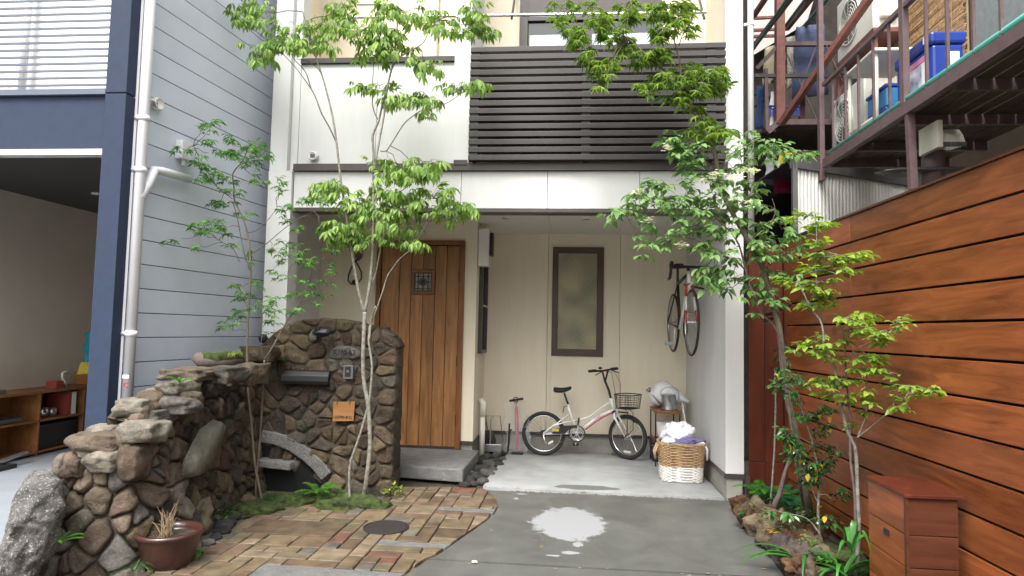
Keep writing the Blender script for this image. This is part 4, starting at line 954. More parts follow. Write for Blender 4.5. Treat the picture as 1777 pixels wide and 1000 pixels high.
# log with moss and tuft
lg = thing('mossy_log', 'short mossy driftwood log lying on top of the stone wall', 'log', PY(380,628,4.9))
pts = [PY(u, v, y) for u, v, y in ((337,618,4.7),(350,626,4.72),(372,629,4.8),(395,627,4.9),(420,622,5.0))]
M().tube(pts, [.035,.055,.06,.06,.04], 12).build('trunk', K['barkd'], lg, True)
M().tube([p+Vector((0,-.01,.02)) for p in pts[1:]], [.045,.055,.055,.04], 12).build('moss_cover', K['moss'], lg, True)
# ================================================================== ROCKS, COBBLES, POT, BOX
r4 = random.Random(9)
for i, (u, v, s) in enumerate(((862,790,.13),(845,793,.16),(828,800,.15),(850,805,.16),(835,815,.17),(818,812,.14),(845,822,.15),(826,828,.16),(812,833,.14),(838,836,.13),(858,800,.1),(866,806,.12),(815,822,.12),(824,790,.1),(836,784,.12),(850,783,.11),(806,842,.1),(822,840,.09),(872,797,.1),(868,786,.1),(842,810,.1),(856,815,.1))):
    p = PZ(u, v); vv, ff = blob((p.x, p.y, .0), (s*1.1, s*.85, s*.6), i+200, 3, .12, rot=r4.uniform(0,3)); o = M().add(vv, ff).build('cobble', COBB[i % 3 == 0], None, True)
    tag(o, 'dark rounded cobble in the gap between the granite step and garage slab', 'cobble', 'cobbles beside the granite step')
for i, (u, v, s, mm_) in enumerate(((372,905,.14,1),(390,915,.16,0),(385,925,.12,0),(405,898,.12,1),(420,880,.1,1),(375,935,.1,0),(400,908,.1,0),(362,945,.09,1),(490,865,.1,1),(505,870,.08,0))):
    p = PZ(u, v); vv, ff = blob((p.x, p.y, .01), (s, s*.8, s*.55), i+260, 3, .1, rot=r4.uniform(0,3)); o = M().add(vv, ff).build('cobble', COBB[mm_], None, True)
    tag(o, 'smooth grey cobble in the left bed between stone wall and brick paving', 'cobble', 'cobbles in the left bed')
p = PZ(430,868,.05); vv, ff = blob(p, (.12,.1,.09), 301, 3, .2); tag(M().add(vv, ff).build('orange_stone', RUSTR[1], None, True), 'orange tan lump of stone beside the left tree base', 'stone')
RK = ((1285,880,.18,0),(1300,905,.2,0),(1312,890,.17,1),(1325,900,.18,1),(1322,918,.22,1),(1338,935,.2,1),(1345,915,.2,0),(1352,955,.18,2),(1362,930,.2,0),(1372,950,.22,0),(1385,975,.22,2),(1395,955,.2,1),(1410,975,.2,2),(1368,975,.16,1),(1340,900,.14,2),(1420,960,.16,1),(1295,890,.12,2),(1405,1000,.16,1),(1380,990,.16,0),(1385,930,.2,0),(1415,935,.18,0),(1355,905,.16,1),(1430,975,.14,1))
ROCKS = []
for i, (u, v, s, k) in enumerate(RK):
    p = PZ(u, v, .04); vv, ff = blob((p.x, p.y, .05), (s*.8, s*.9, s*.85), i+320, 7, .42, rot=r4.uniform(0,3)); o = M().add(vv, ff).build('edging_rock', RUSTR[k], None, True)
    ROCKS.append((p.y, k, o))
NUM = ['first','second','third','fourth','fifth','sixth','seventh','eighth','ninth','tenth']; cnt_ = [0,0,0]
for y_, k, o in sorted(ROCKS, key=lambda q: -q[0]):
    tag(o, '%s %s rock from the house along the driveway edging' % (NUM[cnt_[k]], ('rusty brown','pale tan','mauve grey')[k]), 'rock', 'rocks edging the right bed'); cnt_[k] += 1
pot = thing('plant_bowl', 'wide reddish brown glazed bowl planter beside the stone wall', 'planter', (PZ(296,992).x, PZ(296,992).y+.16, 0))
pc = Vector((PZ(296,992).x-.08, PZ(296,992).y+.10, -.02))
M().lathe([(a_*.82,b_*.9) for a_, b_ in ((0,0),(.125,.0),(.16,.05),(.195,.13),(.21,.2),(.225,.225),(.235,.235),(.23,.255),(.205,.255),(.195,.22),(.19,.2),(0,.2))], pc, 40).build('bowl', K['terra'], pot, True)
M().lathe([(0,.004),(.158,0)][::-1], pc+Vector((0,0,.184)), 24).build('soil', K['soil'], pot)
m = M()
for i in range(26):
    b = pc+Vector((rnd.uniform(-.05,.0), rnd.uniform(-.05,.05), .18)); t = b+Vector((rnd.uniform(-.09,.09), rnd.uniform(-.05,.05), rnd.uniform(.06,.22))); m.tube([b, b.lerp(t,.6)+Vector((0,0,.02)), t], [.0025,.002,.001], 4)
m.build('dry_stems', K['twigd'], pot)
pk = PZ(350,925,0)
lp_ = thing('root_block', 'pitted dry root block behind the bowl planter', 'root', (pk.x-.08, pk.y, 0)); vv, ff = blob((pk.x-.1,pk.y+.02,.12), (.24,.18,.26), 77, 5, .35, boxy=.4); M().add(vv, ff).build('root', K['barko'], lp_, True)
# parcel box by the fence
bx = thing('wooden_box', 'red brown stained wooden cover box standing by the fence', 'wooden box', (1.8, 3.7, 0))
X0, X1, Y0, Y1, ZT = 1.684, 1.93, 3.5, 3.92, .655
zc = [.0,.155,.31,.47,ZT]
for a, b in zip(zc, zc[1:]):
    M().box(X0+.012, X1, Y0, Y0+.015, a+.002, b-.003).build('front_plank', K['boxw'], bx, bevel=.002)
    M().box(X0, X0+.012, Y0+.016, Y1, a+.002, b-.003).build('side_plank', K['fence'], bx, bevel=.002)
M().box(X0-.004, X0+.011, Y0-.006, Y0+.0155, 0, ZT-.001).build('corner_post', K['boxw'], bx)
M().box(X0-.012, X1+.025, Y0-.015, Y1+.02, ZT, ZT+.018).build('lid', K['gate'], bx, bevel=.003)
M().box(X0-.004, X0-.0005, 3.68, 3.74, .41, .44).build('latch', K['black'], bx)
# ================================================================== FENCE AND GATE
FAx, FBx = Vector((1.905,6.05,0)), Vector((2.045,1.6,0)); fd = (FBx-FAx).normalized(); fn = Vector((-fd.y, fd.x, 0))
if fn.x < 0: fn = -fn
fence = thing('board_fence', 'tall red brown horizontal board fence along the right side', 'fence', (1.97, 4, 0))
jn = 3.90; js = (6.05-jn)/(6.05-1.6); J = FAx.lerp(FBx, js); J2 = FAx.lerp(FBx, (6.05-4.76)/(6.05-1.6))
FT = 2.305; bh = .1915
for k in range(13):
    z1 = FT-k*bh; z0 = z1-bh+.014
    if z1 < .05: break
    z0 = max(z0, .02)
    segs = [(FAx, J2), (J2, FBx)] if k % 2 == 0 or k > 5 else [(FAx, J2), (J2, FBx)]
    for a, b in segs:
        d_ = (b-a).normalized()*.0015; o_ = fn*rnd.uniform(0, .003)
        M().prism([(a+d_+o_)[:2]+(z0,), (b-d_+o_)[:2]+(z0,), (b-d_+o_+fn*.02)[:2]+(z0,), (a+d_+o_+fn*.02)[:2]+(z0,)] if False else [Vector(((a+d_+o_).x,(a+d_+o_).y,z0)), Vector(((b-d_+o_).x,(b-d_+o_).y,z0)), Vector(((b-d_+o_+fn*.02).x,(b-d_+o_+fn*.02).y,z0)), Vector(((a+d_+o_+fn*.02).x,(a+d_+o_+fn*.02).y,z0))], (0,0,z1-z0)).build('plank', K['fence'], fence, bevel=.002)
for P in (J, J2, FAx.lerp(FBx,.02), FAx.lerp(FBx,.75), FAx.lerp(FBx,.98)):
    c = P+fn*.05; M().box(c.x-.02,c.x+.03,c.y-.03,c.y+.03,0,FT-.01).build('post', K['gate'], fence)
a, b = FAx-fn*.012, FBx-fn*.012
M().prism([Vector((a.x,a.y,FT+.002)),Vector((b.x,b.y,FT+.002)),Vector((b.x+.06,b.y,FT+.002)),Vector((a.x+.06,a.y,FT+.002))], (0,0,.014)).build('top_rail', K['boxw'], fence)
a, b = FAx+fn*.075, FBx+fn*.075
M().prism([Vector((a.x,a.y,0)),Vector((b.x,b.y,0)),Vector((b.x+.01,b.y,0)),Vector((a.x+.01,a.y,0))], (0,0,FT-.1)).build('backing', K['darkb'], fence)
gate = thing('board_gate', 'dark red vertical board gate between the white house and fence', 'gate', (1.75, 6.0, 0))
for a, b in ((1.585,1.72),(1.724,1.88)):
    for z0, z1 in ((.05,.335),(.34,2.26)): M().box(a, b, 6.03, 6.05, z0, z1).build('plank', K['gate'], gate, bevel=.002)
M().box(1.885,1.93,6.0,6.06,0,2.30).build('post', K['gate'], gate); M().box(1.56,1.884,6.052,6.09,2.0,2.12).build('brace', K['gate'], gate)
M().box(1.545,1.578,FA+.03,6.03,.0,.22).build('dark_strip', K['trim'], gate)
#@@PART4
# ================================================================== RIGHT NEIGHBOUR: zinc shed, steel deck, laundry platform
rb = thing('weathered_building', 'dark old neighbour building behind the fence with steel deck posts', 'building', (4.5, 6, 0))
M().box(4.8, 4.85, 1.0, 9.5, 0, 3.0).build('lower_wall', K['brownw'], rb)
M().box(3.85, 3.9, .5, 7.4, 3.0, 7.5).build('upper_wall', K['brownw'], rb)
M().box(1.65, 9, 9.6, 9.7, 0, 8).build('rear_wall', K['darkb'], rb)
M().box(3.92, 4.0, 7.45, 9.5, 3.0, 8).build('side_wall', K['darkb'], rb)
M().box(2.0, 3.4, 8.2, 8.25, 0, 3.7).build('recess_wall', K['darkb'], rb)
shed = thing('zinc_shed', 'corrugated zinc lean-to wall with dark flashing behind the board fence', 'shed', (2.6, 6.6, 0))
A_, B_ = Vector((2.085, 6.32, 0)), Vector((4.2, 7.42, 0)); dd = (B_-A_); LL = dd.length; dd.normalize(); dn = Vector((dd.y, -dd.x, 0))
ribs = 52; vs = []; fs = []
zt = lambda t: 3.07-.02*t
NN = ribs*4
for i in range(NN+1):
    t = LL*i/NN; off = math.sin(i/4*2*math.pi)*.014; p = A_+dd*t+dn*off; vs += [(p.x,p.y,1.4),(p.x,p.y,zt(t))]
fs = [(2*i,2*i+2,2*i+3,2*i+1) for i in range(NN)]
M().add(vs, fs).build('corrugated_sheet', K['corr'], shed, True)
a, b = A_+dn*.035-dd*.03, B_+dn*.035
M().prism([Vector((a.x,a.y,3.045)),Vector((b.x,b.y,3.025)),Vector((b.x,b.y,3.13)),Vector((a.x,a.y,3.16))], (-dn.x*.06,-dn.y*.06,0)).build('flashing', K['capm'], shed)
M().prism([Vector((a.x,a.y,3.155)),Vector((b.x,b.y,3.125)),Vector((b.x-.4,b.y+1.6,3.2)),Vector((a.x,a.y+1.6,3.2))], (0,0,.015)).build('roof_sheet', K['capm'], shed)
a = A_+dn*.02; M().box(a.x-.035,a.x+.01,a.y-.02,a.y+.03,0,3.08).build('corner_post', K['capm'], shed)
vh = thing('roof_vent_hood', 'cream metal vent hood on a dark flue above the zinc shed', 'vent', PY(1625,290,5.05))
p = PY(1617,292,5.05); M().tube([p+Vector((0,0,-.3)), PY(1619,262,5.05), PY(1630,248,5.03)], .075, 16).build('flue', K['iron'], vh, True)
a, b = PY(1608,229,4.95), PY(1660,262,4.95)
hp = [(a.x,0,a.z),(a.x,0,b.z),(b.x,0,b.z+.02)]
pr = [(0,.02),(0,.155),(.05,.16),(.11,.14),(.155,.09),(.18,.035),(.18,.0)]
M().prism([(a.x+.01, 5.0-y, b.z+z) for y, z in pr], (b.x-a.x-.02,0,0)).build('hood', K['creamp'], vh, bevel=.006)
M().box(a.x-.02,a.x+.015,4.77,5.02,b.z-.02,a.z+.03).build('hood_flange', K['creamp'], vh)
m = M()
for k in range(8): x = a.x+.03+k*(b.x-a.x-.06)/7; m.box(x-.006,x+.006,4.785,4.80,b.z-.012,b.z+.02)
m.build('grille', K['acd'], vh)
tag(M().add(*blob(PY(1612,300,5.1), (.75,.3,.05), 12, 4, .15)).build('roof_debris', K['capm'], None, True), 'dark lumpy tar patch round the flue base on the shed roof', 'roof patch')
# deck
DXe = 2.35; DZ = 3.12; YA, YB = 1.2, 6.34
deck = thing('steel_deck', 'brown steel balcony deck with railing along the neighbour house', 'balcony', (DXe, 4, DZ))
M().box(DXe, DXe+.05, YA, YB, DZ-.065, DZ+.02).build('edge_beam', K['iron'], deck)
M().box(DXe+.052, DXe+.10, YA, YB, DZ+.021, DZ+.032).build('deck_edge_board', K['creamp'], deck)
ph_ = .115
for k in range(int((3.5-DXe)/ph_)):
    x = DXe+.06+k*ph_; M().box(x, x+ph_-.012, YA, YB, DZ-.01, DZ+.018).build('deck_board', K['deckm'], deck)
for y in (1.6,2.3,3.0,3.65,4.3,5.0,5.7,6.25): M().box(DXe+.051, 3.44, y-.02, y+.02, DZ-.085, DZ-.012).build('joist', K['iron'], deck)
M().tube([(DXe+.03,YA,DZ+.055),(DXe+.03,YB-.1,DZ+.055)], .021, 10).build('teal_hose', K['teal'], deck, True)
RZ = DZ+.74
M().bar((DXe+.02,3.95,RZ+.0),(DXe+.02,YB,RZ-.0), .035, .035).build('handrail', K['iron'], deck)
for u in (1445,1467,1490,1516,1544,1609,1646,1692,1741):
    p = PX(u, 150, DXe+.02)
    M().bar((p.x,p.y,DZ+.02),(p.x,p.y,(RZ if p.y > 4.7 else DZ+1.4)), .018).build('baluster', K['iron'], deck)
p = PX(1569,100,DXe+.02); M().box(p.x-.022,p.x+.022,p.y-.03,p.y+.03,DZ+.02,6.5).build('post', K['iron'], deck)
p = PX(1423,100,DXe+.02); M().box(p.x-.02,p.x+.025,p.y-.03,p.y+.03,2.95,6.5).build('post', K['iron'], deck)
a, b = PX(1578,190,DXe+.03), PY(1586,292,6.4); M().bar(a, (a.x+.03,a.y+.02,2.95-.6), .045, .05).build('leg', K['iron'], deck)
# laundry platform further back
PYY = 7.2; plat = thing('laundry_platform', 'rusty steel laundry platform with cross braces hung with clothes', 'platform', (2.6, PYY, 3.77))
def pb(n, u0,v0,u1,v1,w_=.045,m_='iron',y=PYY,y1=None): return M().bar(PY(u0,v0,y), PY(u1,v1,y1 or y), w_).build(n, K[m_], plat)
pb('post', 1353,-60,1353,215,.09,'ironr'); pb('beam', 1352,213,1462,213,.06,'iron'); pb('rail', 1354,77,1545,76,.045,'iron'); pb('rail', 1310,132,1470,132,.04,'trim')
pb('brace', 1356,214,1512,-8,.06,'ironr', 7.1, 5.85); pb('post', 1391,150,1391,213,.06,'ironr', 7.5)
pb('brace', 1331,230,1356,208,.06,'iron'); pb('diagonal', 1312,120,1350,80,.04,'iron'); pb('post', 1329,120,1331,230,.035,'iron')
pb('tie_rod', 1364,90,1418,210,.012,'iron'); pb('tie_rod', 1416,80,1384,170,.012,'iron'); pb('tie_rod', 1434,80,1470,160,.012,'iron',6.8); pb('tie_rod', 1469,130,1440,208,.012,'iron',6.8)
M().box(2.1, 3.3, PYY+.05, 8.1, 3.72, 3.76).build('platform_floor', K['deckm'], plat)
for u, v, u1, v1, y0, y1 in ((1308,85,1372,-10,7.6,6.2),(1352,60,1412,-20,7.6,6.3),(1382,60,1462,-30,7.6,6.3),(1310,165,1345,138,7.8,7.4),(1310,185,1350,160,7.8,7.3)):
    M().tube([PY(u,v,y0),PY(u1,v1,y1)], .018, 8).build('green_pole', K['tealD'], plat)
for u, v, u1, v1, y0, y1 in ((1308,28,1340,-20,7.2,6.4),(1310,78,1378,-10,7.7,6.4),(1366,50,1412,-8,7.7,6.4)):
    M().bar(PY(u,v,y0),PY(u1,v1,y1),.045).build('rafter', K['ironr'], plat)
for v in (34, 66, 55): pb('purlin', 1306, v-2, 1352, v-4, .03, 'ironr', 7.7)
q = [PY(1300,-60,9.3), PY(1430,-60,9.3), PY(1400,40,9.3), PY(1300,100,9.3)]
M().prism(q, (0,.03,0)).build('roof_sheet', K['pinkroof'], plat)
hang('pegged_trousers', ((1382,47),(1432,42),(1436,165),(1374,172)), 7.3, 'navyc', None, seed=1, label='dark navy trousers hanging from the green pole on the platform', cat='laundry')
hang('hung_shirt', ((1329,84),(1362,72),(1362,146),(1322,150)), 7.45, 'olive', None, seed=2, label='olive beige shirt hanging leftmost on the platform', cat='laundry')
hang('hung_blouse', ((1364,66),(1380,62),(1380,146),(1366,158)), 7.4, 'pattern', None, seed=3, label='speckled pale blouse hanging between olive shirt and navy trousers', cat='laundry')
hang('hung_towel', ((1396,150),(1418,148),(1420,162),(1392,165)), 7.35, 'olive', None, 4, 4, .02, 4, 'beige cloth end showing below the navy trousers', 'laundry')
hang('hung_cloth', ((1337,160),(1348,158),(1346,228),(1334,230)), 7.3, 'wcloth', None, 4, 6, .02, 5, 'white cloth hanging below the clip hanger at the platform corner', 'laundry')
hang('hung_jeans', ((1313,150),(1327,150),(1325,225),(1311,225)), 7.6, 'jean', None, 4, 6, .02, 6, 'blue denim hanging beside the white downpipe', 'laundry')
hang('red_bag', ((1346,295),(1372,292),(1374,333),(1344,336)), 7.3, 'redc', None, 5, 5, .04, 7, 'dark red cloth bag hanging below the platform in shadow', 'bag')
hang('yellow_print_cloth', ((1352,262),(1376,262),(1376,298),(1350,298)), 7.35, 'yel', None, 4, 4, .03, 8, 'small yellow and red printed cloth above the red bag', 'laundry')
hang('grey_towel', ((1330,270),(1344,268),(1344,322),(1328,318)), 7.35, 'greyc', None, 4, 6, .03, 9, 'pale grey towel hanging beside the red bag', 'laundry')
ch = thing('clip_hanger', 'blue plastic clip hanger with pegs on the platform', 'hanger', PY(1360,186,7.25))
M().tube([PY(u,v,7.25) for u,v in ((1333,184),(1360,186),(1388,185),(1384,190),(1340,190))], .012, 6, True).build('frame', K['blue'], ch)
m = M()
for u in range(1336,1388,7): m.bar(PY(u,188,7.25), PY(u+1,202,7.25), .022)
m.build('pegs', K['blue'], ch)
# AC units
def ac(label, c, h, w_, lbl=True):
    t = thing('outdoor_unit', label, 'outdoor unit', c); x, y, z = c      # fan face looks towards -x
    M().box(x, x+.32, y, y+w_, z, z+h).build('casing', K['acw'], t, bevel=.012)
    fc = (x-.004, y+w_*.62, z+h*.5); rr = min(h, w_)*.36
    M().torus(fc, (0,1,0), (0,0,1), rr, .012, 36, 6).build('fan_ring', K['acw'], t, True)
    M().lathe([(0,0),(rr*.98,0),(rr*.98,.006)], (x-.006, fc[1], fc[2]), 30, (1,0,0)).build('fan_opening', K['acd'], t)
    m = M()
    for k in range(1, 7): m.torus((x-.014, fc[1], fc[2]), (0,1,0), (0,0,1), rr*k/7, .0035, 26, 4)
    for k in range(12): an = k*math.pi/6; m.bar((x-.014,fc[1],fc[2]), (x-.014,fc[1]+math.cos(an)*rr,fc[2]+math.sin(an)*rr), .004)
    m.build('grille', K['acw'], t)
    M().box(x+.05, x+.2, y-.055, y-.001, z+h*.15, z+h*.75).build('valve_cover', K['acw'], t, bevel=.012)
    return t
t1 = ac('white air conditioner outdoor unit raised high on brackets behind the railing', (2.70, 6.05, 4.27), .62, .80)
M().box(2.690, 2.6985, 6.10, 6.19, 4.66, 4.78).build('badge', K['black'], t1)
text('badge_mark', 'F', .07, K['wpaint'], t1, (2.688, 6.145, 4.72), (0,-1,0), (0,0,1), .001)
t2 = ac('second outdoor unit standing low on the deck below the raised one', (2.70, 6.25, 3.34), .58, .75)
M().box(2.68,3.2,6.0,6.9,4.22,4.26).box(2.7,2.74,6.05,6.09,3.14,4.219).box(2.7,2.74,6.85,6.89,3.14,4.219).build('bracket', K['ironr'], t1)
# white pipe shelf, bins, reed screen, blue box
ws = thing('pipe_shelf', 'cream tube frame shelf standing on the steel deck', 'shelf', PX(1500,200,2.55))
def pxb(u, v, x): return PX(u, v, x)
l1, l2, l3 = PX(1475,150,2.5), PX(1520,100,2.5), PX(1505,190,2.75)
for p in (l1, l2): M().tube([(p.x,p.y,DZ+.02),(p.x,p.y,3.83)], .017, 8).build('leg', K['creamp'], ws, True)
M().tube([(2.85,l1.y,DZ+.02),(2.85,l1.y,3.83)], .017, 8).tube([(2.85,l2.y,DZ+.02),(2.85,l2.y,3.83)], .017, 8).build('rear_legs', K['creamp'], ws, True)
M().tube([(2.5,l2.y,3.3),(2.5,l1.y,3.3)], .013, 8).tube([(2.5,l2.y,3.22),(2.5,l1.y,3.22)], .013, 8).build('low_rail', K['creamp'], ws, True)
M().box(2.46,2.9,l2.y-.05,l1.y+.05,3.83,3.86).build('shelf_top', K['acw'], ws, bevel=.01)
for z, lab in ((3.16,'lower blue lidded bin stacked under the cream pipe shelf'), (3.36,'upper blue lidded bin stacked under the cream pipe shelf')):
    t = thing('storage_bin', lab, 'bin', (2.7,5.6,z)); M().box(2.55,2.82,5.50,5.85,z,z+.16).build('bin', K['blue2'], t, bevel=.012); M().box(2.54,2.83,5.49,5.86,z+.161,z+.19).build('lid', K['blue'], t, bevel=.008)
sc2 = thing('reed_screen', 'tan reed blind hanging in front of the neighbour wall', 'blind', (3.2,4.4,4)); 
ya, yb = 5.2, 6.5; m = M(); m2 = M(); rr5 = random.Random(4)
for k in range(150):
    z = 3.2+k*.0165; j_ = rr5.uniform(-.004,.004); c_ = rr5.uniform(.25,.8); 
    m.tube([(3.0+j_, ya+rr5.uniform(-.03,.02), z), (3.0-j_+.005*math.sin(k), (ya+yb)/2, z+rr5.uniform(-.006,.006)), (3.0+j_, yb+rr5.uniform(-.03,.03), z+rr5.uniform(-.006,.006))], .0062, 5)
m.build('reed', mat('reed_tan', (.42,.27,.14), .7, .45, 30, .2, 60), sc2, True, kind='stuff')
M().box(3.015,3.03,ya,yb,3.2,5.07).build('backing', K['twigd'], sc2)
for y in (5.35,5.7,6.05,6.4): M().tube([(2.99,y,3.2),(2.988,y,5.07)], .004, 4).build('cord', K['twigd'], sc2)
bb = thing('blue_container', 'large blue plastic storage container with printed label behind the railing', 'container', (2.62,4.0,DZ))
p1 = PX(1618,100,2.47); ye = p1.y; 
zt_ = PX(1618,54,2.47).z
M().box(2.47,2.68,ye,ye+.50,DZ+.035,zt_-.09).build('body', K['blue'], bb, bevel=.02)
M().box(2.455,2.695,ye-.012,ye+.515,zt_-.088,zt_).build('lid', K['blue'], bb, bevel=.02)
for y in (ye+.04,ye+.46): M().box(2.462,2.4695,y-.008,y+.008,DZ+.05,zt_-.10).build('rib', K['blue'], bb)
lbw = M().box(2.466,2.4695,ye+.06,ye+.44,DZ+.10,zt_-.13).build('label', mat('printed_label', (.30,.42,.62), .5, .5, 9, col2=(.62,.55,.70)), bb)
M().box(2.463,2.4655,ye+.06,ye+.44,zt_-.17,zt_-.135).build('label_strip', mat('label_pink', (.75,.22,.38), .5, .1), lbw)
M().box(2.463,2.4655,ye+.065,ye+.13,DZ+.14,zt_-.18).build('label_panel', K['wcloth'], lbw)
text('label_text', 'BOX 60L', .07, K['wcloth'], bb, (2.462,ye+.27,DZ+.17), (0,-1,0), (0,0,1), .0006) if False else None
M().box(2.58,2.64,ye-.0155,ye-.0125,DZ+.1,zt_-.15).build('label', K['paper'], bb)
M().box(2.45,2.4545,ye+.02,ye+.08,zt_-.06,zt_-.01).build('sticker', K['paper'], bb)
cb_ = thing('grey_panel_sheet', 'grey green mesh sheet fixed on the neighbour upper wall', 'sheet', (3.2,3.2,4)); M().box(3.05,3.07,1.0,5.17,3.14,5.6).build('sheet', K['sheet'], cb_)
# ================================================================== BICYCLES
def wheel(c, f, R_, rt, rims, parent, spokes=28, tyre='rubber', rim='chrome', up=Vector((0,0,1))):
    c = Vector(c); f = Vector(f).normalized(); ax = f.cross(up).normalized()
    wh = M().torus(c, f, up, R_-rt, rt, 48, 10).build('wheel', K[tyre], parent, True); wh.name = 'wheel' if 'wheel' not in bpy.data.objects or bpy.data.objects['wheel'] is wh else wh.name
    M().torus(c, f, up, R_-2*rt-rims*.3, rims, 48, 6).build('rim', K[rim], wh, True)
    M().tube([c-ax*.045, c+ax*.045], .016, 10).tube([c-ax*.03, c-ax*.025], .028, 12).tube([c+ax*.025, c+ax*.03], .028, 12).build('hub', K['chrome'], wh)
    m = M()
    for k in range(spokes):
        an = 2*math.pi*k/spokes; e = c+(f*math.cos(an)+up*math.sin(an))*(R_-2*rt); an2 = an+(.9 if k % 4 < 2 else -.9); s_ = 1 if k % 2 else -1
        m.tube([c+ax*.027*s_+(f*math.cos(an2)+up*math.sin(an2))*.022, e], .0012, 4)
    m.build('spokes', K['chrome'], wh); return wh
mbk = thing('mini_bicycle', 'white small wheeled bicycle with black front basket against the garage wall', 'bicycle', (.2, 7.7, 0))
ra, rf_ = Vector((-.30,7.745,0)), Vector((.66,7.70,0)); bdv = (rf_-ra).normalized(); bn = Vector((bdv.y,-bdv.x,0))   # bn: towards camera
def B(u, v, off=0): return PL(u, v, ra, rf_)+bn*off
rh = B(938,750.5); rh.z = .255; fh = B(1091,759); fh.z = .255
fh = Vector((.66,7.70,.255)); rh = Vector((-.31,7.745,.255))
steer = (bdv*math.cos(R(34))+bn*math.sin(R(34))).normalized()
wheel(rh, bdv, .257, .024, .010, mbk, 28); wheel(fh, steer, .257, .024, .010, mbk, 28)
bbk = B(1001.5,751.4)
F_ = M(); T = F_.tube
T([B(1060,691),B(1066,712)], .021, 12)
T([B(1060,696),B(1048,705),B(1037,712.6),B(1024,723),B(1010.6,727.5),B(994,731)], .0105, 10)
T([B(1066,711),B(1057,715),B(1047,719),B(1030.4,729),B(1014,742),bbk], .0175, 12)
T([B(985,702),B(991,720),bbk], .0155, 12)
T([bbk+bn*.02-bn*.04,bbk+bn*.03], .022, 12)
for s_ in (-1,1):
    T([B(994,731),B(980,733,.02*s_),B(963,737,.045*s_),rh+bn*.055*s_+Vector((0,0,.01))], .0085, 8)
    T([B(991,716),rh+bn*.055*s_], .0075, 8); T([bbk,bbk.lerp(rh,.3)+bn*.035*s_,rh+bn*.055*s_], .0085, 8)
F_.build('frame', K['wpaint'], mbk, True)
M().tube([B(1016,744,.0)-Vector((0,0,.012)),B(1031,732)-Vector((0,0,.014)),B(1047,722)-Vector((0,0,.014)),B(1064,714)-Vector((0,0,.012))], .008, 6).build('underline_stripe', K['redc'], mbk, True)
dt = B(1040,723,.0185); ddir = (B(1054,716)-B(1026,731)).normalized()
text('frame_lettering', 'LIBERTY', .026, K['redc'], mbk, dt, ddir, (0,0,1), .0006, 1.2)
fo = M(); sdx = steer.cross(Vector((0,0,1))).normalized()
ct = B(1067.5,716)
for s_ in (-1,1): fo.tube([ct-Vector((0,0,.0))+sdx*.012*s_, ct+Vector((0,0,-.035))+sdx*.042*s_+steer*.01, fh.lerp(ct,.45)+sdx*.05*s_+steer*-.005, fh+sdx*.052*s_], [.014,.014,.011,.008], 8)
fo.build('fork', K['wpaint'], mbk, True)
M().tube([B(1064,712)-Vector((0,0,.005)),B(1067,718)-Vector((0,0,.008))], .024, 12).build('headset', K['black'], mbk)
hc = B(1049,643.5); hl = hc-bdv*.175+bn*.2; hr = hc+bdv*.15-bn*.17+Vector((0,0,.02))
M().tube([B(1060,691),B(1056,676),B(1050,662)], .0145, 10).tube([B(1050,663),hc-(hr-hl)*.08], .011, 8).tube([B(1050,663),hc+(hr-hl)*.13+Vector((0,0,.005))], .011, 8).build('stem', K['black'], mbk, True)
hd_ = (hr-hl).normalized()
hb_ = M().tube([hl,hc-hd_*.04,hc+hd_*.04+Vector((0,0,.005)),hr], .011, 10).build('handlebar', K['black'], mbk, True)
M().tube([hl,hl+hd_*.11], .017, 10).build('grip', K['rubber'], hb_, True); M().tube([hr-hd_*.11,hr], .017, 10).build('grip', K['rubber'], hb_, True)
lv = M()
for p, s_ in ((hl+hd_*.15,-1),(hr-hd_*.14,1)): lv.tube([p,p+steer*.05-Vector((0,0,.015)),p+steer*.05+hd_*.10*s_*1-Vector((0,0,.045))], .006, 6)
lv.build('brake_levers', K['black'], hb_, True)
M().lathe([(0,0),(.022,0),(.02,.02),(0,.028)], hl+hd_*.19+Vector((0,0,.012)), 14).build('bell', K['black'], hb_, True)
M().tube([hc+steer*.02,hc+steer*.10+Vector((0,0,-.02)),hc+steer*.13-Vector((0,0,.16)),B(1072,700,.03)], .003, 5).build('black_cable', K['black'], mbk, True)
M().tube([hc-hd_*.05+steer*.03,hc+steer*.14+Vector((0,0,-.01)),hc+steer*.22-Vector((0,0,.13)),B(1076,706,.05)], .003, 5).build('red_cable', K['redc'], mbk, True)
# saddle
sp_ = B(976,678); pts = [B(960,675),B(964,675.5),B(972,676.5),B(981,676.5),B(989,674),B(992,673.5)]; wd = [.055,.075,.07,.045,.024,.012]
vs = []; nn_ = 10
for p, w2 in zip(pts, wd):
    for k in range(nn_):
        an = 2*math.pi*k/nn_; vs.append(p+bn*(w2*math.cos(an))+Vector((0,0,(.026 if math.sin(an) > 0 else .045*(w2/.075)**.5)*math.sin(an))))
fs = [(i*nn_+k,i*nn_+(k+1)%nn_,(i+1)*nn_+(k+1)%nn_,(i+1)*nn_+k) for i in range(5) for k in range(nn_)]+[tuple(range(nn_))[::-1],tuple(range(5*nn_,6*nn_))]
sad = M().add(vs, fs).build('saddle', K['black'], mbk, True); s_ = sad.modifiers.new('s','SUBSURF'); s_.levels = s_.render_levels = 1
M().tube([B(986,702),B(979,682)], .0125, 10).build('seat_post', K['black'], mbk, True)
M().tube([B(985,704,.02),B(979,706,.03),B(977,716,.03)], .005, 6).build('quick_release', K['black'], mbk)
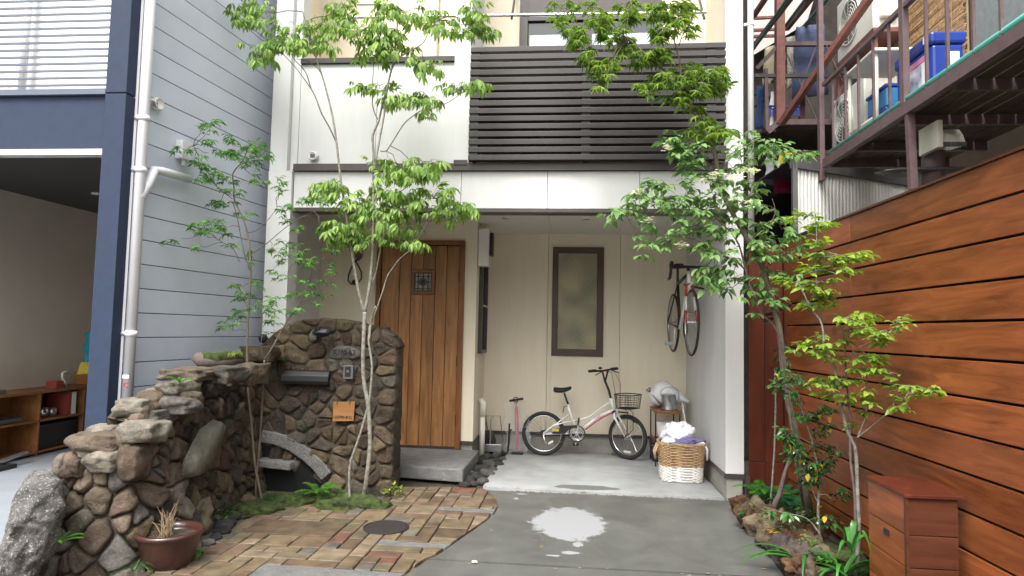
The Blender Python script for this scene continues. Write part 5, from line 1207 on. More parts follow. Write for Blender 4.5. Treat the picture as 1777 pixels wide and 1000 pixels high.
# chainring, cranks, pedals, guard
crk = M().torus(bbk+bn*.04, bdv, (0,0,1), .083, .007, 36, 6).torus(bbk+bn*.045, bdv, (0,0,1), .066, .006, 36, 6).build('chainring', K['chrome'], mbk, True)
M().torus(bbk+bn*.05, bdv, (0,0,1), .092, .006, 36, 6).build('chain_ring_guard', K['black'], crk, True)
sp5 = M()
for k in range(5): an = k*2*math.pi/5+.3; sp5.bar(bbk+bn*.045, bbk+bn*.045+(bdv*math.cos(an)+Vector((0,0,1))*math.sin(an))*.07, .014, .006)
sp5.build('spider', K['chrome'], crk)
up_ = (Vector((0,0,1))+bdv*.12).normalized()
M().bar(bbk+bn*.06, bbk+bn*.065+up_*.15, .018, .012).build('crank', K['chrome'], mbk); M().bar(bbk-bn*.05, bbk-bn*.06-up_*.15, .018, .012).build('crank', K['chrome'], mbk)
M().obox(bbk+bn*.105+up_*.15, bdv*.012, bn*.038, up_*.04).build('pedal', K['black'], mbk, bevel=.004); M().obox(bbk-bn*.10-up_*.15, bdv*.035, bn*.038, up_*.012).build('pedal', K['black'], mbk, bevel=.004)
M().prism([B(972,742,.045),B(978,738,.045),B(1000,737,.045),B(1003,741,.045),B(990,742.5,.045),B(980,752,.045),B(958,752,.045),B(962,744,.045)], bn*.01).build('chain_guard', K['black'], mbk)
M().prism([B(958,743.5,.057),B(971,743.5,.057),B(970,747.5,.057),B(959,747.5,.057)], bn*.002).build('yellow_sticker', K['yel'], mbk)
M().tube([rh+bn*.03,rh+bn*.055], .034, 14).tube([rh+bn*.035,rh+bn*.045], .045, 16).build('sprocket', K['black'], mbk)
M().tube([rh+bn*.05+Vector((0,0,.0)),rh+bn*.05-Vector((-.02,0,.09)),rh+bn*.05-Vector((-.05,0,.105))], .012, 8).build('derailleur', K['chrome'], mbk, True)
M().tube([rh+bn*.05+Vector((0,0,.045)),bbk+bn*.045+Vector((0,0,.06))], .003, 5).tube([rh+bn*.05-Vector((-.04,0,.11)),bbk+bn*.045-Vector((0,0,.078))], .003, 5).build('chain', K['iron'], mbk)
M().obox(rh+bn*.06+bdv*.09-Vector((0,0,.09)), bdv*.028+Vector((0,0,.016)), bn*.004, Vector((0,0,.014))).build('reflector', K['creamp'], mbk)
for an, s2_ in ((.9,1),): M().obox(fh-Vector((0,0,.17)), steer*.045, sdx*.004, Vector((0,0,.012))).build('reflector', K['acw'], mbk)
# front mudguard tip and basket
M().obox(fh+steer*-.06+Vector((0,0,.275)), steer*.06, sdx*.02, Vector((0,0,.006))).build('brake_arm', K['black'], mbk)
bk0 = ct+steer*.17+Vector((0,0,.14)); bk = M()
def bkp(a, b, t): return bk0+steer*(a*(1+.16*t))+sdx*(b*(1+.16*t))+Vector((0,0,-.075+.155*t))
hx, hy = .105, .13
def ringp(t, n=28):
    out = []
    for k in range(n):
        an = 2*math.pi*k/n; c_, s2 = math.cos(an), math.sin(an); e = .5
        out.append(bkp(hx*math.copysign(abs(c_)**e, c_), hy*math.copysign(abs(s2)**e, s2), t))
    return out
for t in (0,.17,.34,.5,.67,.84): bk.tube(ringp(t), .0018, 4, True)
bk.tube(ringp(1), .006, 6, True)
r_a, r_b = ringp(0), ringp(1)
for k in range(28): bk.tube([r_a[k], r_b[k]], .0018, 4)
for k in range(-4,5): bk.tube([bkp(hx*k/5,-hy*.95,0),bkp(hx*k/5,hy*.95,0)], .0018, 4); bk.tube([bkp(-hx*.95,hy*k/5,0),bkp(hx*.95,hy*k/5,0)], .0018, 4)
bk.build('basket', K['black'], mbk)
M().tube([bkp(-.02,.05,0),bkp(.03,.05,0)-Vector((0,0,.04)),fh+sdx*.06+steer*.03+Vector((0,0,.05)),fh+sdx*.06], .004, 5).tube([bkp(.05,.05,0),bkp(.10,.05,0)-Vector((0,0,.04)),fh+sdx*.06+steer*.11+Vector((0,0,.1)),fh+sdx*.06], .004, 5).build('basket_stay', K['black'], mbk, True)
M().obox(fh+steer*.11+Vector((0,0,.2))+sdx*.02, steer*.025, sdx*.02, Vector((0,0,.022))).build('head_lamp', K['black'], mbk, bevel=.008)
# road bicycle hung on the right wall
rbk = thing('road_bicycle', 'red white and black road bicycle hanging on the garage right wall', 'bicycle', (1.15, 7.2, 1.5))
rz = Vector((0,0,1)); rfw = Vector((0.03,-1,0)).normalized(); rside = Vector((1,0.03,0)).normalized()
fwc = PY(1200,560,6.72); rwc = fwc-rfw*.985; rwc.z += .01
wheel(fwc, rfw, .338, .013, .010, rbk, 24); wheel(rwc, rfw, .338, .013, .010, rbk, 24)
bb2 = rwc+rfw*.405-rz*.065; st_ = bb2-rfw*.155+rz*.50; ht_t = fwc-rfw*.155+rz*.53; ht_b = fwc-rfw*.105+rz*.40
M().tube([ht_b,bb2], .021, 12).tube([ht_t,ht_b], .022, 12).build('frame', K['wpaint'], rbk, True)
M().tube([st_+rfw*.01,ht_t-rz*.02], .017, 12).tube([bb2,st_], .017, 12).build('seat_tube', K['black'], rbk, True)
m = M()
for s_ in (-1,1): m.tube([bb2,rwc+rside*.065*s_], .009, 8).tube([st_,rwc+rside*.065*s_], .008, 8)
m.build('rear_stays', K['black'], rbk, True)
mf1, mf2, mf3 = M(), M(), M()
for s_ in (-1,1):
    p0, p1 = ht_b-rz*.02+rside*.035*s_, fwc+rside*.052*s_
    q1, q2 = p0.lerp(p1,.30), p0.lerp(p1,.68); mf1.tube([ht_b+rside*.0,p0-rz*.0,q1], .013, 10); mf2.tube([q1,q2], .012, 10); M().tube([q2,p1], [.012,.009], 10).build('fork_tip', K['red'], rbk, True)
fk = mf1.build('fork', K['red'], rbk, True); mf2.build('fork_blade', K['wpaint'], fk, True)
hbc = ht_t+rz*.04+rfw*.09
M().tube([ht_t,ht_t+rz*.045,hbc], .016, 10).build('stem', K['black'], rbk, True)
m = M()
for s_ in (-1,1): m.tube([hbc,hbc+rside*.17*s_,hbc+rside*.205*s_+rfw*.03,hbc+rside*.21*s_+rfw*.09-rz*.01,hbc+rside*.215*s_+rfw*.10-rz*.07,hbc+rside*.215*s_+rfw*.05-rz*.12,hbc+rside*.215*s_-rfw*.02-rz*.125], .0155, 10)
hb2 = m.build('handlebar', K['black'], rbk, True)
m = M()
for s_ in (-1,1): m.tube([hbc+rside*.21*s_+rfw*.08,hbc+rside*.208*s_+rfw*.12+rz*.035], .02, 8).tube([hbc+rside*.21*s_+rfw*.13+rz*.02,hbc+rside*.215*s_+rfw*.12-rz*.09], .006, 6)
m.build('brake_hoods', K['black'], hb2, True)
m = M()
for s_ in (-1,1): m.lathe([(0,0),(.015,0),(.015,.004)], hbc+rside*.215*s_-rfw*.022-rz*.125, 10, -rfw)
m.build('bar_ends', K['chrome'], hb2)
vv, ff = blob(st_+rz*.20, (.14,.27,.06), 6, 3, .03, boxy=.3); M().add(vv, ff).build('saddle', K['black'], rbk, True); M().tube([st_,st_+rz*.18], .014, 10).build('seat_post', K['black'], rbk)
cr2 = M().torus(bb2-rside*-.055, rfw, rz, .10, .006, 36, 6).build('chainring', K['black'], rbk, True)
cd_ = (rz*-1+rfw*.15).normalized()
M().bar(bb2-rside*.06, bb2-rside*.075+cd_*.17, .022, .012).bar(bb2+rside*.07, bb2+rside*.085-cd_*.17, .022, .012).build('cranks', K['chrome'], rbk)
M().obox(bb2-rside*.125+cd_*.17, rfw*.035, rside*.042, rz*.02).build('pedal', K['steel'], rbk, bevel=.008); M().obox(bb2+rside*.13-cd_*.17, rfw*.03, rside*.03, rz*.014).build('pedal', K['steel'], rbk, bevel=.006)
for p in (rwc,): M().tube([p+rside*.02,p+rside*.05], .045, 16).build('cassette', K['steel'], rbk)
M().box(1.20,1.378,6.95,6.99,fwc.z+.50,fwc.z+.53).build('wall_hook', K['black'], rbk)
M().tube([(1.378,6.97,fwc.z+.36),(1.17,6.97,fwc.z+.40)], .012, 8).build('wall_arm', K['black'], rbk)
# ================================================================== SMALL THINGS IN THE GARAGE
pf = BW-.10
gp = thing('gas_pipe', 'white plastic pipe with curved hood beside the door wall', 'pipe', PZ(830,788)); p = PZ(829,788)
a = Vector((CX+.06, 7.55, 0)); M().tube([(a.x,a.y,0),(a.x,a.y,.46)], .032, 12).tube([(a.x,a.y,.46),(a.x+.005,a.y,.60),(a.x-.03,a.y,.66)], [.042,.040,.03], 12).build('pipe', K['creamp'], gp, True)
dpn = thing('dustpan', 'galvanised tin dustpan with long wire handle leaning on the back wall', 'dustpan', PY(857,780,7.85))
a, b = PY(836,770,7.8), PY(871,781,7.8); a.z, b.z = .11, .02
M().prism([(a.x,7.72,b.z),(b.x,7.72,b.z),(b.x,7.72,a.z),(a.x,7.72,a.z)], (0,.012,0)).prism([(a.x,7.732,b.z),(b.x,7.732,b.z),(b.x,7.95,b.z),(a.x,7.95,b.z)], (0,0,.01)).build('pan', K['steel'], dpn, bevel=.004)
M().tube([PY(838,768,7.85),PY(844,722,7.9),PY(868,722,7.9),PY(873,768,7.85)], .005, 6).build('bail', K['iron'], dpn); M().tube([PY(850,774,7.75),PY(852,728,7.85),PY(856,722,7.9)], .008, 6).build('handle', K['steel'], dpn)
brm = thing('broom', 'bamboo handled broom leaning in the corner behind the dustpan', 'broom', PY(848,770,7.95)); M().tube([PY(834,675,8.0),PY(847,752,7.92)], .012, 8).build('handle', K['twigd'], brm); vv, ff = blob(PY(849,762,7.92), (.16,.07,.20), 9, 3, .1); M().add(vv, ff).build('bristles', K['trim'], brm, True)
pm = thing('floor_pump', 'pink floor pump in a clear plastic sack beside the bicycle', 'pump', PY(897,785,7.8))
M().tube([PY(898,780,7.82),PY(896,706,7.86)], .022, 12).build('barrel', K['pink'], pm, True); M().tube([PY(884,696,7.86),PY(908,692,7.86)], .014, 10).build('handle', K['black'], pm, True); M().torus(PY(895,694,7.86), (1,0,0), (0,0,1), .03, .006, 16, 6).build('loop', K['black'], pm); M().tube([PY(896,706,7.86),PY(896,696,7.86)], .008, 6).build('rod', K['chrome'], pm); M().box(PY(888,785,7.8).x,PY(908,785,7.8).x,7.72,7.86,.0,.02).build('foot', K['black'], pm)
clearm = mat('clear_film', (.62,.62,.62), .25, .1, 12, .8, 14, alpha=.28); 
cl = cloth([[PY(u, v, 7.75+.03*math.sin(u*.4+v*.2)) for u in (872+ (v-690)*.06, 882, 892, 902, 912, 920)] for v in (700,715,730,745,760,775,785)], ripple=.06, seed=4).build('plastic_sack', clearm, pm, True)
M().tube([PY(881,785,7.7),PY(883,765,7.72),PY(884,735,7.75)], .012, 6).tube([PY(884,750,7.74),PY(888,745,7.74)], .012, 6).build('black_bracket', K['black'], pm)
# rack with watering can
rk2 = thing('plant_rack', 'slim black rack with two wooden shelves in the garage corner', 'rack', (1.08,7.6,0))
ra0, ra1, rb0, rb1 = 1.0, 1.27, 7.35, 7.8
tz_ = PY(1150,715,7.35).z
c0, c1_ = PY(1138,715,7.35).x, PY(1180,715,7.35).x; 
for x in (c0, c1_):
    for y in (7.36, 7.80): M().box(x-.007,x+.007,y-.007,y+.007,0,tz_-.02).build('leg', K['black'], rk2)
M().box(c0-.01,c1_+.01,7.345,7.815,tz_-.02,tz_+.01).build('shelf_top', K['doorf'], rk2, bevel=.004); M().box(c0-.01,c1_+.01,7.345,7.815,.18,.20).build('shelf', K['doorf'], rk2, bevel=.004); M().box(c0-.01,c0+.006,7.367,7.793,.25,.29).build('side_rail', K['doorf'], rk2)
wc = thing('watering_can', 'galvanised watering can with long spout on the black rack', 'watering can', (c0+.12,7.45,tz_+.01)); wx, wy, wz = (c0+c1_)/2+.03, 7.5, tz_+.012
M().lathe([(0,0),(.082,0),(.080,.008),(.078,.16),(.083,.165),(.08,.168),(.0,.168)], (wx,wy,wz), 26).build('body', K['steel'], wc, True)
M().tube([(wx-.07,wy-.02,wz+.04),(wx-.15,wy-.05,wz+.12),(wx-.215,wy-.07,wz+.20)], [.016,.011,.009], 10).lathe([(.009,0),(.034,.03),(.034,.034),(0,.036)], (wx-.215,wy-.07,wz+.20), 16, (-.65,-.2,.72)).build('spout', K['steel'], wc, True)
M().tube([(wx-.085,wy,wz+.15)]+[(wx+.01-.105*math.cos(t),wy,wz+.165+.085*math.sin(t)) for t in [i*math.pi/10 for i in range(1,10)]]+[(wx+.115,wy,wz+.12),(wx+.08,wy,wz+.05)], .005, 6).build('handle', K['steel'], wc, True)
def sack(name, lab, cen, dims, seed, m_='bag'):
    vv, ff = blob(cen, dims, seed, 9, .22); 
    vv = [(x+.012*noise.noise(Vector((x*22,y*22,z*30))), y+.012*noise.noise(Vector((x*22+9,y*22,z*30))), z+.014*noise.noise(Vector((x*26,y*26+4,z*26)))) for x, y, z in vv]
    return tag(M().add(vv, ff).build(name, K[m_], None, True), lab, 'plastic bag')
p = PY(1160,684,7.72)
# bag with soil behind the can: slanting silhouette
bgp = [PY(u,v,7.66) for u,v in ((1127,690),(1134,675),(1142,665),(1152,662),(1162,664),(1175,674),(1188,686),(1199,697),(1198,702),(1180,700),(1160,708),(1135,708))]
n_ = len(bgp); c = sum(bgp, Vector())/n_; vs = []; rg = [(1,.10),(1.0,.05),(.93,.0),(.7,-.05),(.4,-.075)]
for s_, dy in rg: vs += [c+(p-c)*s_+Vector((0,dy,0))+Vector((.0,noise.noise(p*16*s_)*.03,0)) for p in bgp]
vs.append(c+Vector((0,-.08,0))); fs = [tuple(range(n_))]
for r_ in range(4): fs += [(r_*n_+k,r_*n_+(k+1)%n_,(r_+1)*n_+(k+1)%n_,(r_+1)*n_+k) for k in range(n_)]
fs += [(4*n_+k,4*n_+(k+1)%n_,5*n_) for k in range(n_)]
bgo = M().add(vs, fs).build('white_sack', K['bag'], None, True); tag(bgo, 'white plastic sack slanting behind the watering can on the rack', 'plastic bag'); s_ = bgo.modifiers.new('s','SUBSURF'); s_.levels = s_.render_levels = 2
tag(M().tube([PY(1183,699,7.6),PY(1187,720,7.55),PY(1191,742,7.45)], .012, 8).build('white_rod', K['wpaint'], None, True), 'white rod standing up from the basket towards the slanting sack', 'rod')
ptc = PY(1155,725,7.6); wp = thing('white_pot', 'white pot on the lower shelf of the rack', 'pot', (wx,7.5,.2)); M().lathe([(0,0),(.07,0),(.095,.26),(.09,.26),(.08,.22),(0,.22)], (wx-.03,7.58,.201), 22).build('pot', K['wpaint'], wp, True)
t_ = thing('dark_pot', 'small dark round pot on the lower shelf of the rack', 'pot', (wx+.05,7.42,.2)); M().lathe([(0,0),(.045,0),(.055,.05),(.045,.085),(0,.07)], (wx+.05,7.43,.201), 18).build('pot', K['acd'], t_, True)
nb2 = PZ(1138,792); t_ = thing('navy_bucket', 'navy blue bucket on the floor behind the rack leg', 'bucket', (nb2.x,7.62,0)); M().lathe([(0,0),(.085,0),(.115,.21),(.12,.215),(.11,.215),(.08,.03),(0,.03)], (1.02,7.68,.001), 24).build('bucket', mat('navy_bucket_plastic', (.02,.035,.11), .4, .1), t_, True)
# woven basket
bs = thing('wicker_basket', 'square wicker basket brown above and white painted below', 'basket', (1.12,6.62,0)); bc = Vector((1.105,6.75,0)); bt = .345
def brp(t, k, n=56, grow=.12, off=0):
    an = 2*math.pi*k/n; c_, s2 = math.cos(an), math.sin(an); e = .38
    hw, hd = .190*(1+grow*t)+off, .150*(1+grow*t)+off
    return bc+Vector((hw*math.copysign(abs(c_)**e,c_), hd*math.copysign(abs(s2)**e,s2), .012+bt*t))
rows = 27
for j in range(rows):
    t = j/(rows-1); ph0 = j % 2
    pts = [brp(t, k, 56, .12, .007*(1 if (k//2+ph0) % 2 else -1)+rnd.uniform(-.0015,.0015))+Vector((0,0,rnd.uniform(-.002,.002))) for k in range(56)]
    M().tube(pts, .0078, 5, True).build('withy', K['rattanw'] if t < .40 else K['rattan'], bs, True)
m1, m2 = M(), M()
for k in range(0,56,2):
    m1.tube([brp(0,k,56),brp(.4,k,56)], .006, 5); m2.tube([brp(.4,k,56),brp(1.02,k,56)], .006, 5)
m1.build('stakes', K['rattanw'], bs, True, kind='stuff'); m2.build('stakes', K['rattan'], bs, True, kind='stuff')
for ph0 in (0, 1.6):
    pts = [brp(1.03, k/2, 56, .12, .010*math.sin(k*.9+ph0))+Vector((0,0,.009*math.cos(k*.9+ph0))) for k in range(112)]
    M().tube(pts, .009, 6, True).build('braided_rim', K['rattan'], bs, True)
M().tube([brp(.98,28,56,.12,.012)+Vector((0,-.05,0)),brp(.75,28,56,.12,.05)+Vector((0,-.05,0)),brp(.55,28,56,.12,.045),brp(.75,28,56,.12,.05)+Vector((0,.05,0)),brp(.98,28,56,.12,.012)+Vector((0,.05,0))], .012, 8).build('handle', K['rattan'], bs, True)
M().box(bc.x-.17,bc.x+.17,bc.y-.13,bc.y+.13,.01,.30).build('lining', K['rattan'], bs)
sack('plastic_bag', 'white plastic bag piled on top of the wicker basket', (bc.x-.02,bc.y+.05,.45), (.30,.22,.20), 31)
vv, ff = blob((bc.x+.03,bc.y-.03,.365), (.36,.24,.11), 33, 8, .3); tag(M().add(vv, ff).build('purple_cloth', K['purple'], None, True), 'purple folded cloth filling the wicker basket', 'cloth')
vv, ff = blob((bc.x-.13,bc.y-.07,.385), (.15,.12,.08), 34, 5, .12, boxy=.5); tag(M().add(vv, ff).build('white_towel', K['wcloth'], None, True), 'folded white towel at the left rim of the wicker basket', 'towel')
tag(M().tube([(bc.x+.14,bc.y-.08,.37),(bc.x+.20,bc.y-.12,.39),(bc.x+.235,bc.y-.12,.33),(bc.x+.24,bc.y-.1,.22)], .012, 8).build('cord', K['wcloth'], None, True), 'white cord hanging over the right rim of the basket', 'cord')
# unseen house added across the street to block low sky light
ob = thing('sky_blocking_house', 'plain beige unseen house added across the street to block low sky light', 'house', (0,-17,0)); M().box(-16,16,-20,-17,0,6.5).build('wall', K['beige'], ob)
for x in (-9,-4.5,0,4.5,9):
    for z in (1.2,4.4):
        f_ = M().box(x-.8,x+.8,-17.0,-16.96,z,z+1.3).build('window', K['trim'], ob); M().box(x-.72,x+.72,-16.958,-16.95,z+.08,z+1.22).build('pane', K['glassd'], f_)
#@@PART5
# ================================================================== TREES AND PLANTS
def leaf_ovate(L_, W_, droop=.25, fold=.25, tip=1.0, seg=4):
    """one leaf blade along +x, with a fold along the midrib, drooping at the tip"""
    vs = []; fs = []
    for i in range(seg+1):
        t = i/seg; w2 = W_/2*math.sin(math.pi*min(1, t**.8*1.0))**.8*(1-.12*t) if 0 < i < seg else 0
        x = L_*t*(1-.12*droop*t); z = -droop*L_*t*t
        if w2 == 0: vs.append((x, 0, z))
        else: vs += [(x, -w2, z+w2*fold), (x, 0, z), (x, w2, z+w2*fold)]
    fs = [(0,1,2),(0,2,3)]
    for i in range(seg-2):
        a = 1+3*i; fs += [(a,a+3,a+4,a+1),(a+1,a+4,a+5,a+2)]
    a = 1+3*(seg-2); e = len(vs)-1; fs += [(a,e,a+1),(a+1,e,a+2)]
    return vs, fs
def xf(vf, rotz=0, roty=0, off=(0,0,0)):
    m_ = Matrix.Rotation(rotz,4,'Z')@Matrix.Rotation(roty,4,'Y'); return [tuple(m_@Vector(v)+Vector(off)) for v in vf[0]], vf[1]
def leaf_compound(L_=.095, droop=.9):
    m = M(); m.tube([(0,0,0),(.03,0,-.005),(.06,0,-.015)], .0012, 3)
    for an, l, o in ((0,1.1,(.06,0,-.015)),(.75,1,(.055,.002,-.014)),(-.75,1,(.055,-.002,-.014)),(1.45,.8,(.035,.002,-.008)),(-1.45,.8,(.035,-.002,-.008))):
        v, f = xf(leaf_ovate(L_*l, L_*.36*l, .35, .3), an, droop*.8, o); m.add(v, f)
    return m
def leaf_maple(S_=.085, lobes=7):
    vs = [(0,0,0)]; n = 0; ang = [math.pi*(-.78+1.56*i/(lobes-1)) for i in range(lobes)]
    for i, a in enumerate(ang):
        l = S_*(.45+.55*math.cos(a*.55)**2)*(1 if abs(a) < 2 else .7)
        d = lambda a_, r_: (r_*math.cos(a_)+S_*.25, r_*math.sin(a_), -.55*r_*r_/S_)
        vs += [d(a-.13, l*.55), d(a, l), d(a+.13, l*.55)]
        if i < lobes-1: vs.append(d((a+ang[i+1])/2, S_*.30))
    vs[0] = (S_*.08,0,0)
    fs = [(0,k,k+1) for k in range(1, len(vs)-1)]
    m = M().add(vs, fs); return m
def M1(vf): return M().add(*vf)
def wall_clamp(p, marg=.07):
    for _ in range(40):
        bad = False
        fx = FAx.x+(6.05-p.y)/(6.05-1.6)*(FBx.x-FAx.x)
        if p.x > fx-marg and p.z < 2.4 and p.y < 6.0: bad = True
        sx = SB.x+(p.y-SB.y)/sdv.y*sdv.x
        if p.x < sx+marg: bad = True
        if not bad: return p
        p = CP+(p-CP)*.98
    return p
def tree(name, label, cat, stems, clusters, Y0, tmpl, lm, seed, spray=5, slen=.16, leafk=(.75,1.2), tw=.0022, twm='barkd', droop=.15, ydep=.25, cap=300, upt=.0, flow=None, parts='trunk', dens=1.5):
    rr = random.Random(seed)
    base = stems[0][0][0]; t = thing(name, label, cat, PY(base[0], base[1], Y0 if len(base) < 3 else base[2]))
    allp = []
    for si, (pts, ra_, rb_, mt) in enumerate(stems):
        P3 = []
        for q in pts: P3.append(wall_clamp(PY(q[0], q[1], q[2] if len(q) > 2 else Y0), .03))
        # smooth (Catmull) and jitter a little
        out = []
        for i in range(len(P3)-1):
            p0 = P3[max(i-1,0)]; p1 = P3[i]; p2 = P3[i+1]; p3 = P3[min(i+2,len(P3)-1)]
            for k in range(4):
                s_ = k/4; out.append(.5*((2*p1)+(-p0+p2)*s_+(2*p0-5*p1+4*p2-p3)*s_*s_+(-p0+3*p1-3*p2+p3)*s_**3))
        out.append(P3[-1]); n = len(out); rad = [(ra_+(rb_-ra_)*i/(n-1))*rr.uniform(.93,1.08) for i in range(n)]
        M().tube(out, rad, 8).build('trunk' if si == 0 else 'limb', K[mt], t, True)
        allp += [(p, r_) for p, r_ in zip(out, rad)]
    cum_tw = M(); L_objs = 0; stuff = M(); mats_ = []
    meshes = [x.mesh('leaf', K[lm], False) for x in tmpl]
    places = []
    for cl in clusters:
        cx, cy, rx, ry, n = cl[:5]; yc = (cl[5] if len(cl) > 5 else Y0)+0
        nsp = max(1, round(n*dens/spray))
        cc = wall_clamp(PY(cx, cy, yc)); anchor = min(allp, key=lambda a: (a[0]-cc).length)[0]
        hub = anchor.lerp(cc, .55)+Vector((0,0,-.02)); 
        if (anchor-cc).length > .08: cum_tw.tube([anchor, anchor.lerp(hub,.5)+Vector((rr.uniform(-.02,.02),0,.015)), hub, hub.lerp(cc,.5)], [tw*2, tw*1.8, tw*1.4, tw], 5)
        for s_ in range(nsp):
            while True:
                a, b = rr.uniform(-1,1), rr.uniform(-1,1)
                if a*a+b*b < 1: break
            yy = yc+rr.gauss(0, ydep*.6)
            e = wall_clamp(PY(cx+a*rx, cy+b*ry, yy)); st0 = min([hub, hub.lerp(cc,.5), anchor, cc], key=lambda q: (q-e).length)
            d = (e-hub); d.z *= .3; 
            if d.length < .02: d = Vector((rr.uniform(-1,1), rr.uniform(-1,1), 0))
            d.normalize(); d = (d+Vector((rr.uniform(-.6,.6), rr.uniform(-.6,.6), rr.uniform(-.1,.2)+upt))).normalized()
            b0 = e-d*slen*.6; cum_tw.tube([st0, st0.lerp(b0,.5)+Vector((0,0,.01)), b0, e+Vector((0,0,-.01))], [tw, tw*.8, tw*.7, tw*.4], 4)
            for k in range(spray):
                f = k/max(1, spray-1); q = b0.lerp(e, f); side_ = (-1 if k % 2 else 1)
                perp = Vector((-d.y, d.x, 0)); ld = (d*(.25+.9*f)+perp*side_*(1-.8*f)+Vector((rr.uniform(-.3,.3), rr.uniform(-.3,.3), rr.uniform(-.25,.1)-droop))).normalized()
                places.append((wall_clamp(q,.04), ld, rr.uniform(*leafk), rr.randrange(len(tmpl)), rr.uniform(-.5,.5)))
    def mat_of(q, ld, sc, roll):
        z = Vector((0,0,1)); y = z.cross(ld); y = y.normalized() if y.length > 1e-3 else Vector((0,1,0)); z2 = ld.cross(y).normalized()
        m4 = Matrix((ld, y, z2)).transposed().to_4x4()@Matrix.Rotation(roll,4,'X')@Matrix.Scale(sc,4); m4.translation = q; return m4
    places.sort(key=lambda p: (p[0]-CP).length/p[2])
    for i, (q, ld, sc, ti, roll) in enumerate(places):
        m4 = mat_of(q, ld, sc, roll)
        if i < cap: place(bpy.data.objects.new('leaf', meshes[ti]), t, m4)
        else: stuff.add([m4@Vector(v) for v in tmpl[ti].v], tmpl[ti].f)
    if stuff.v: stuff.build('foliage', K[lm], t, kind='stuff')
    cum_tw.build('twigs', K[twm], t, True, kind='stuff')
    if flow:
        for (u, v, y) in flow:
            m = M(); c = PY(u, v, y)
            for k in range(26):
                o = Vector((rr.gauss(0,.028), rr.gauss(0,.02), rr.gauss(0,.012)))
                vv, ff = leaf_ovate(.016,.012,.2,.2,seg=3)
                for an in (0,1.57,3.14,4.71): a_, b_ = xf((vv,ff), an, -.3, c+o); m.add(a_, b_)
            m.build('flower_cluster', K['flower'], t)
    return t
C = 'slender multi stemmed tree with drooping fresh green leaves in front of the brown door'
tree('broadleaf_tree', C, 'tree', [
 ([(630,872,5.42),(635,840),(641,790),(642,757),(639,703),(632,665),(630,630),(631,591),(633,542,5.35)], .019, .0165, 'bark'),
 ([(607,872,5.32),(606,830),(609,800),(624,757),(636,715),(641,695),(645,652),(645,628),(640,591),(643,560),(652,532,5.25)], .011, .009, 'bark'),
 ([(633,542,5.35),(625,517),(615,466),(606,410),(598,355),(590,302),(584,248),(577,202),(563,145),(550,105),(536,60),(525,20)], .0135, .006, 'bark'),
 ([(633,542,5.35),(640,506),(644,470),(646,444),(648,377),(648,320),(648,269),(647,235),(657,210),(664,180),(670,160),(677,130),(682,109),(688,60),(691,20)], .015, .006, 'bark'),
 ([(640,506,5.35),(650,480),(653,470),(658,444),(666,405),(672,370),(680,345)], .006,.003,'bark'),
 ([(648,300,5.32),(655,262),(659,240),(666,202),(670,170),(676,135),(685,110),(700,95),(733,76),(745,52),(760,35)], .010, .004, 'bark'),
 ([(641,590,5.3),(644,564),(654,535),(664,506),(672,480),(680,468),(693,450),(705,440),(713,433),(728,410),(742,385)], .007, .003, 'bark'),
 ([(660,262,5.3),(670,262),(680,248),(699,218),(712,205),(729,193),(750,188),(771,181),(790,170),(806,157)], .006, .0025, 'bark'),
 ([(584,248,5.35),(572,222),(558,197),(548,170),(540,155),(515,120),(491,94)], .007, .003, 'barkd'),
 ([(540,155,5.35),(530,125),(512,105),(502,88)], .005, .0025, 'barkd'),
 ([(563,145,5.35),(552,120),(530,105),(512,103)], .004, .002, 'barkd'),
 ([(657,210,5.35),(648,190),(646,165),(648,110),(646,90)], .005, .003, 'barkd'),
], [
 (438,18,36,24,26),(420,40,20,18,10),(452,85,36,24,24),(500,60,38,26,22),(528,78,30,22,16),(556,45,30,22,14),(566,72,20,16,8),(596,14,34,22,16),(612,38,28,26,16),
 (660,60,42,28,26),(650,85,30,20,14),(690,75,34,18,14),(668,20,40,22,18),(720,14,50,20,20),(760,30,34,20,12),(815,15,26,18,12),(835,42,30,20,14),(800,45,16,20,6),(742,112,28,14,10),(728,100,20,10,6),
 (622,146,12,9,4),(660,148,28,12,8),(700,170,38,16,15),(735,162,30,12,10),(748,190,18,16,6),(785,144,22,8,8),(825,150,26,12,10),
 (655,285,24,12,8),(700,290,46,18,22),(740,292,34,20,16),(668,318,34,16,12),(574,322,30,18,16),(560,330,18,12,6),(600,345,20,18,8),(625,345,34,18,14),(660,360,44,22,22),(705,350,50,22,24),(752,345,42,22,22),(785,362,34,18,18),(808,362,14,14,6),(690,390,40,14,12),(590,390,24,20,12),(608,410,26,14,10),(640,412,20,14,7),(620,392,30,14,8),(690,414,22,14,8),(716,420,18,10,6),(730,300,40,14,8),
], 5.33, [leaf_compound(.088,.8), leaf_compound(.10,1.0), leaf_compound(.08,.6)], 'lcentre', 11, dens=2.0, spray=3, slen=.11, leafk=(.5,1.05), twm='barkd', ydep=.22, cap=300)
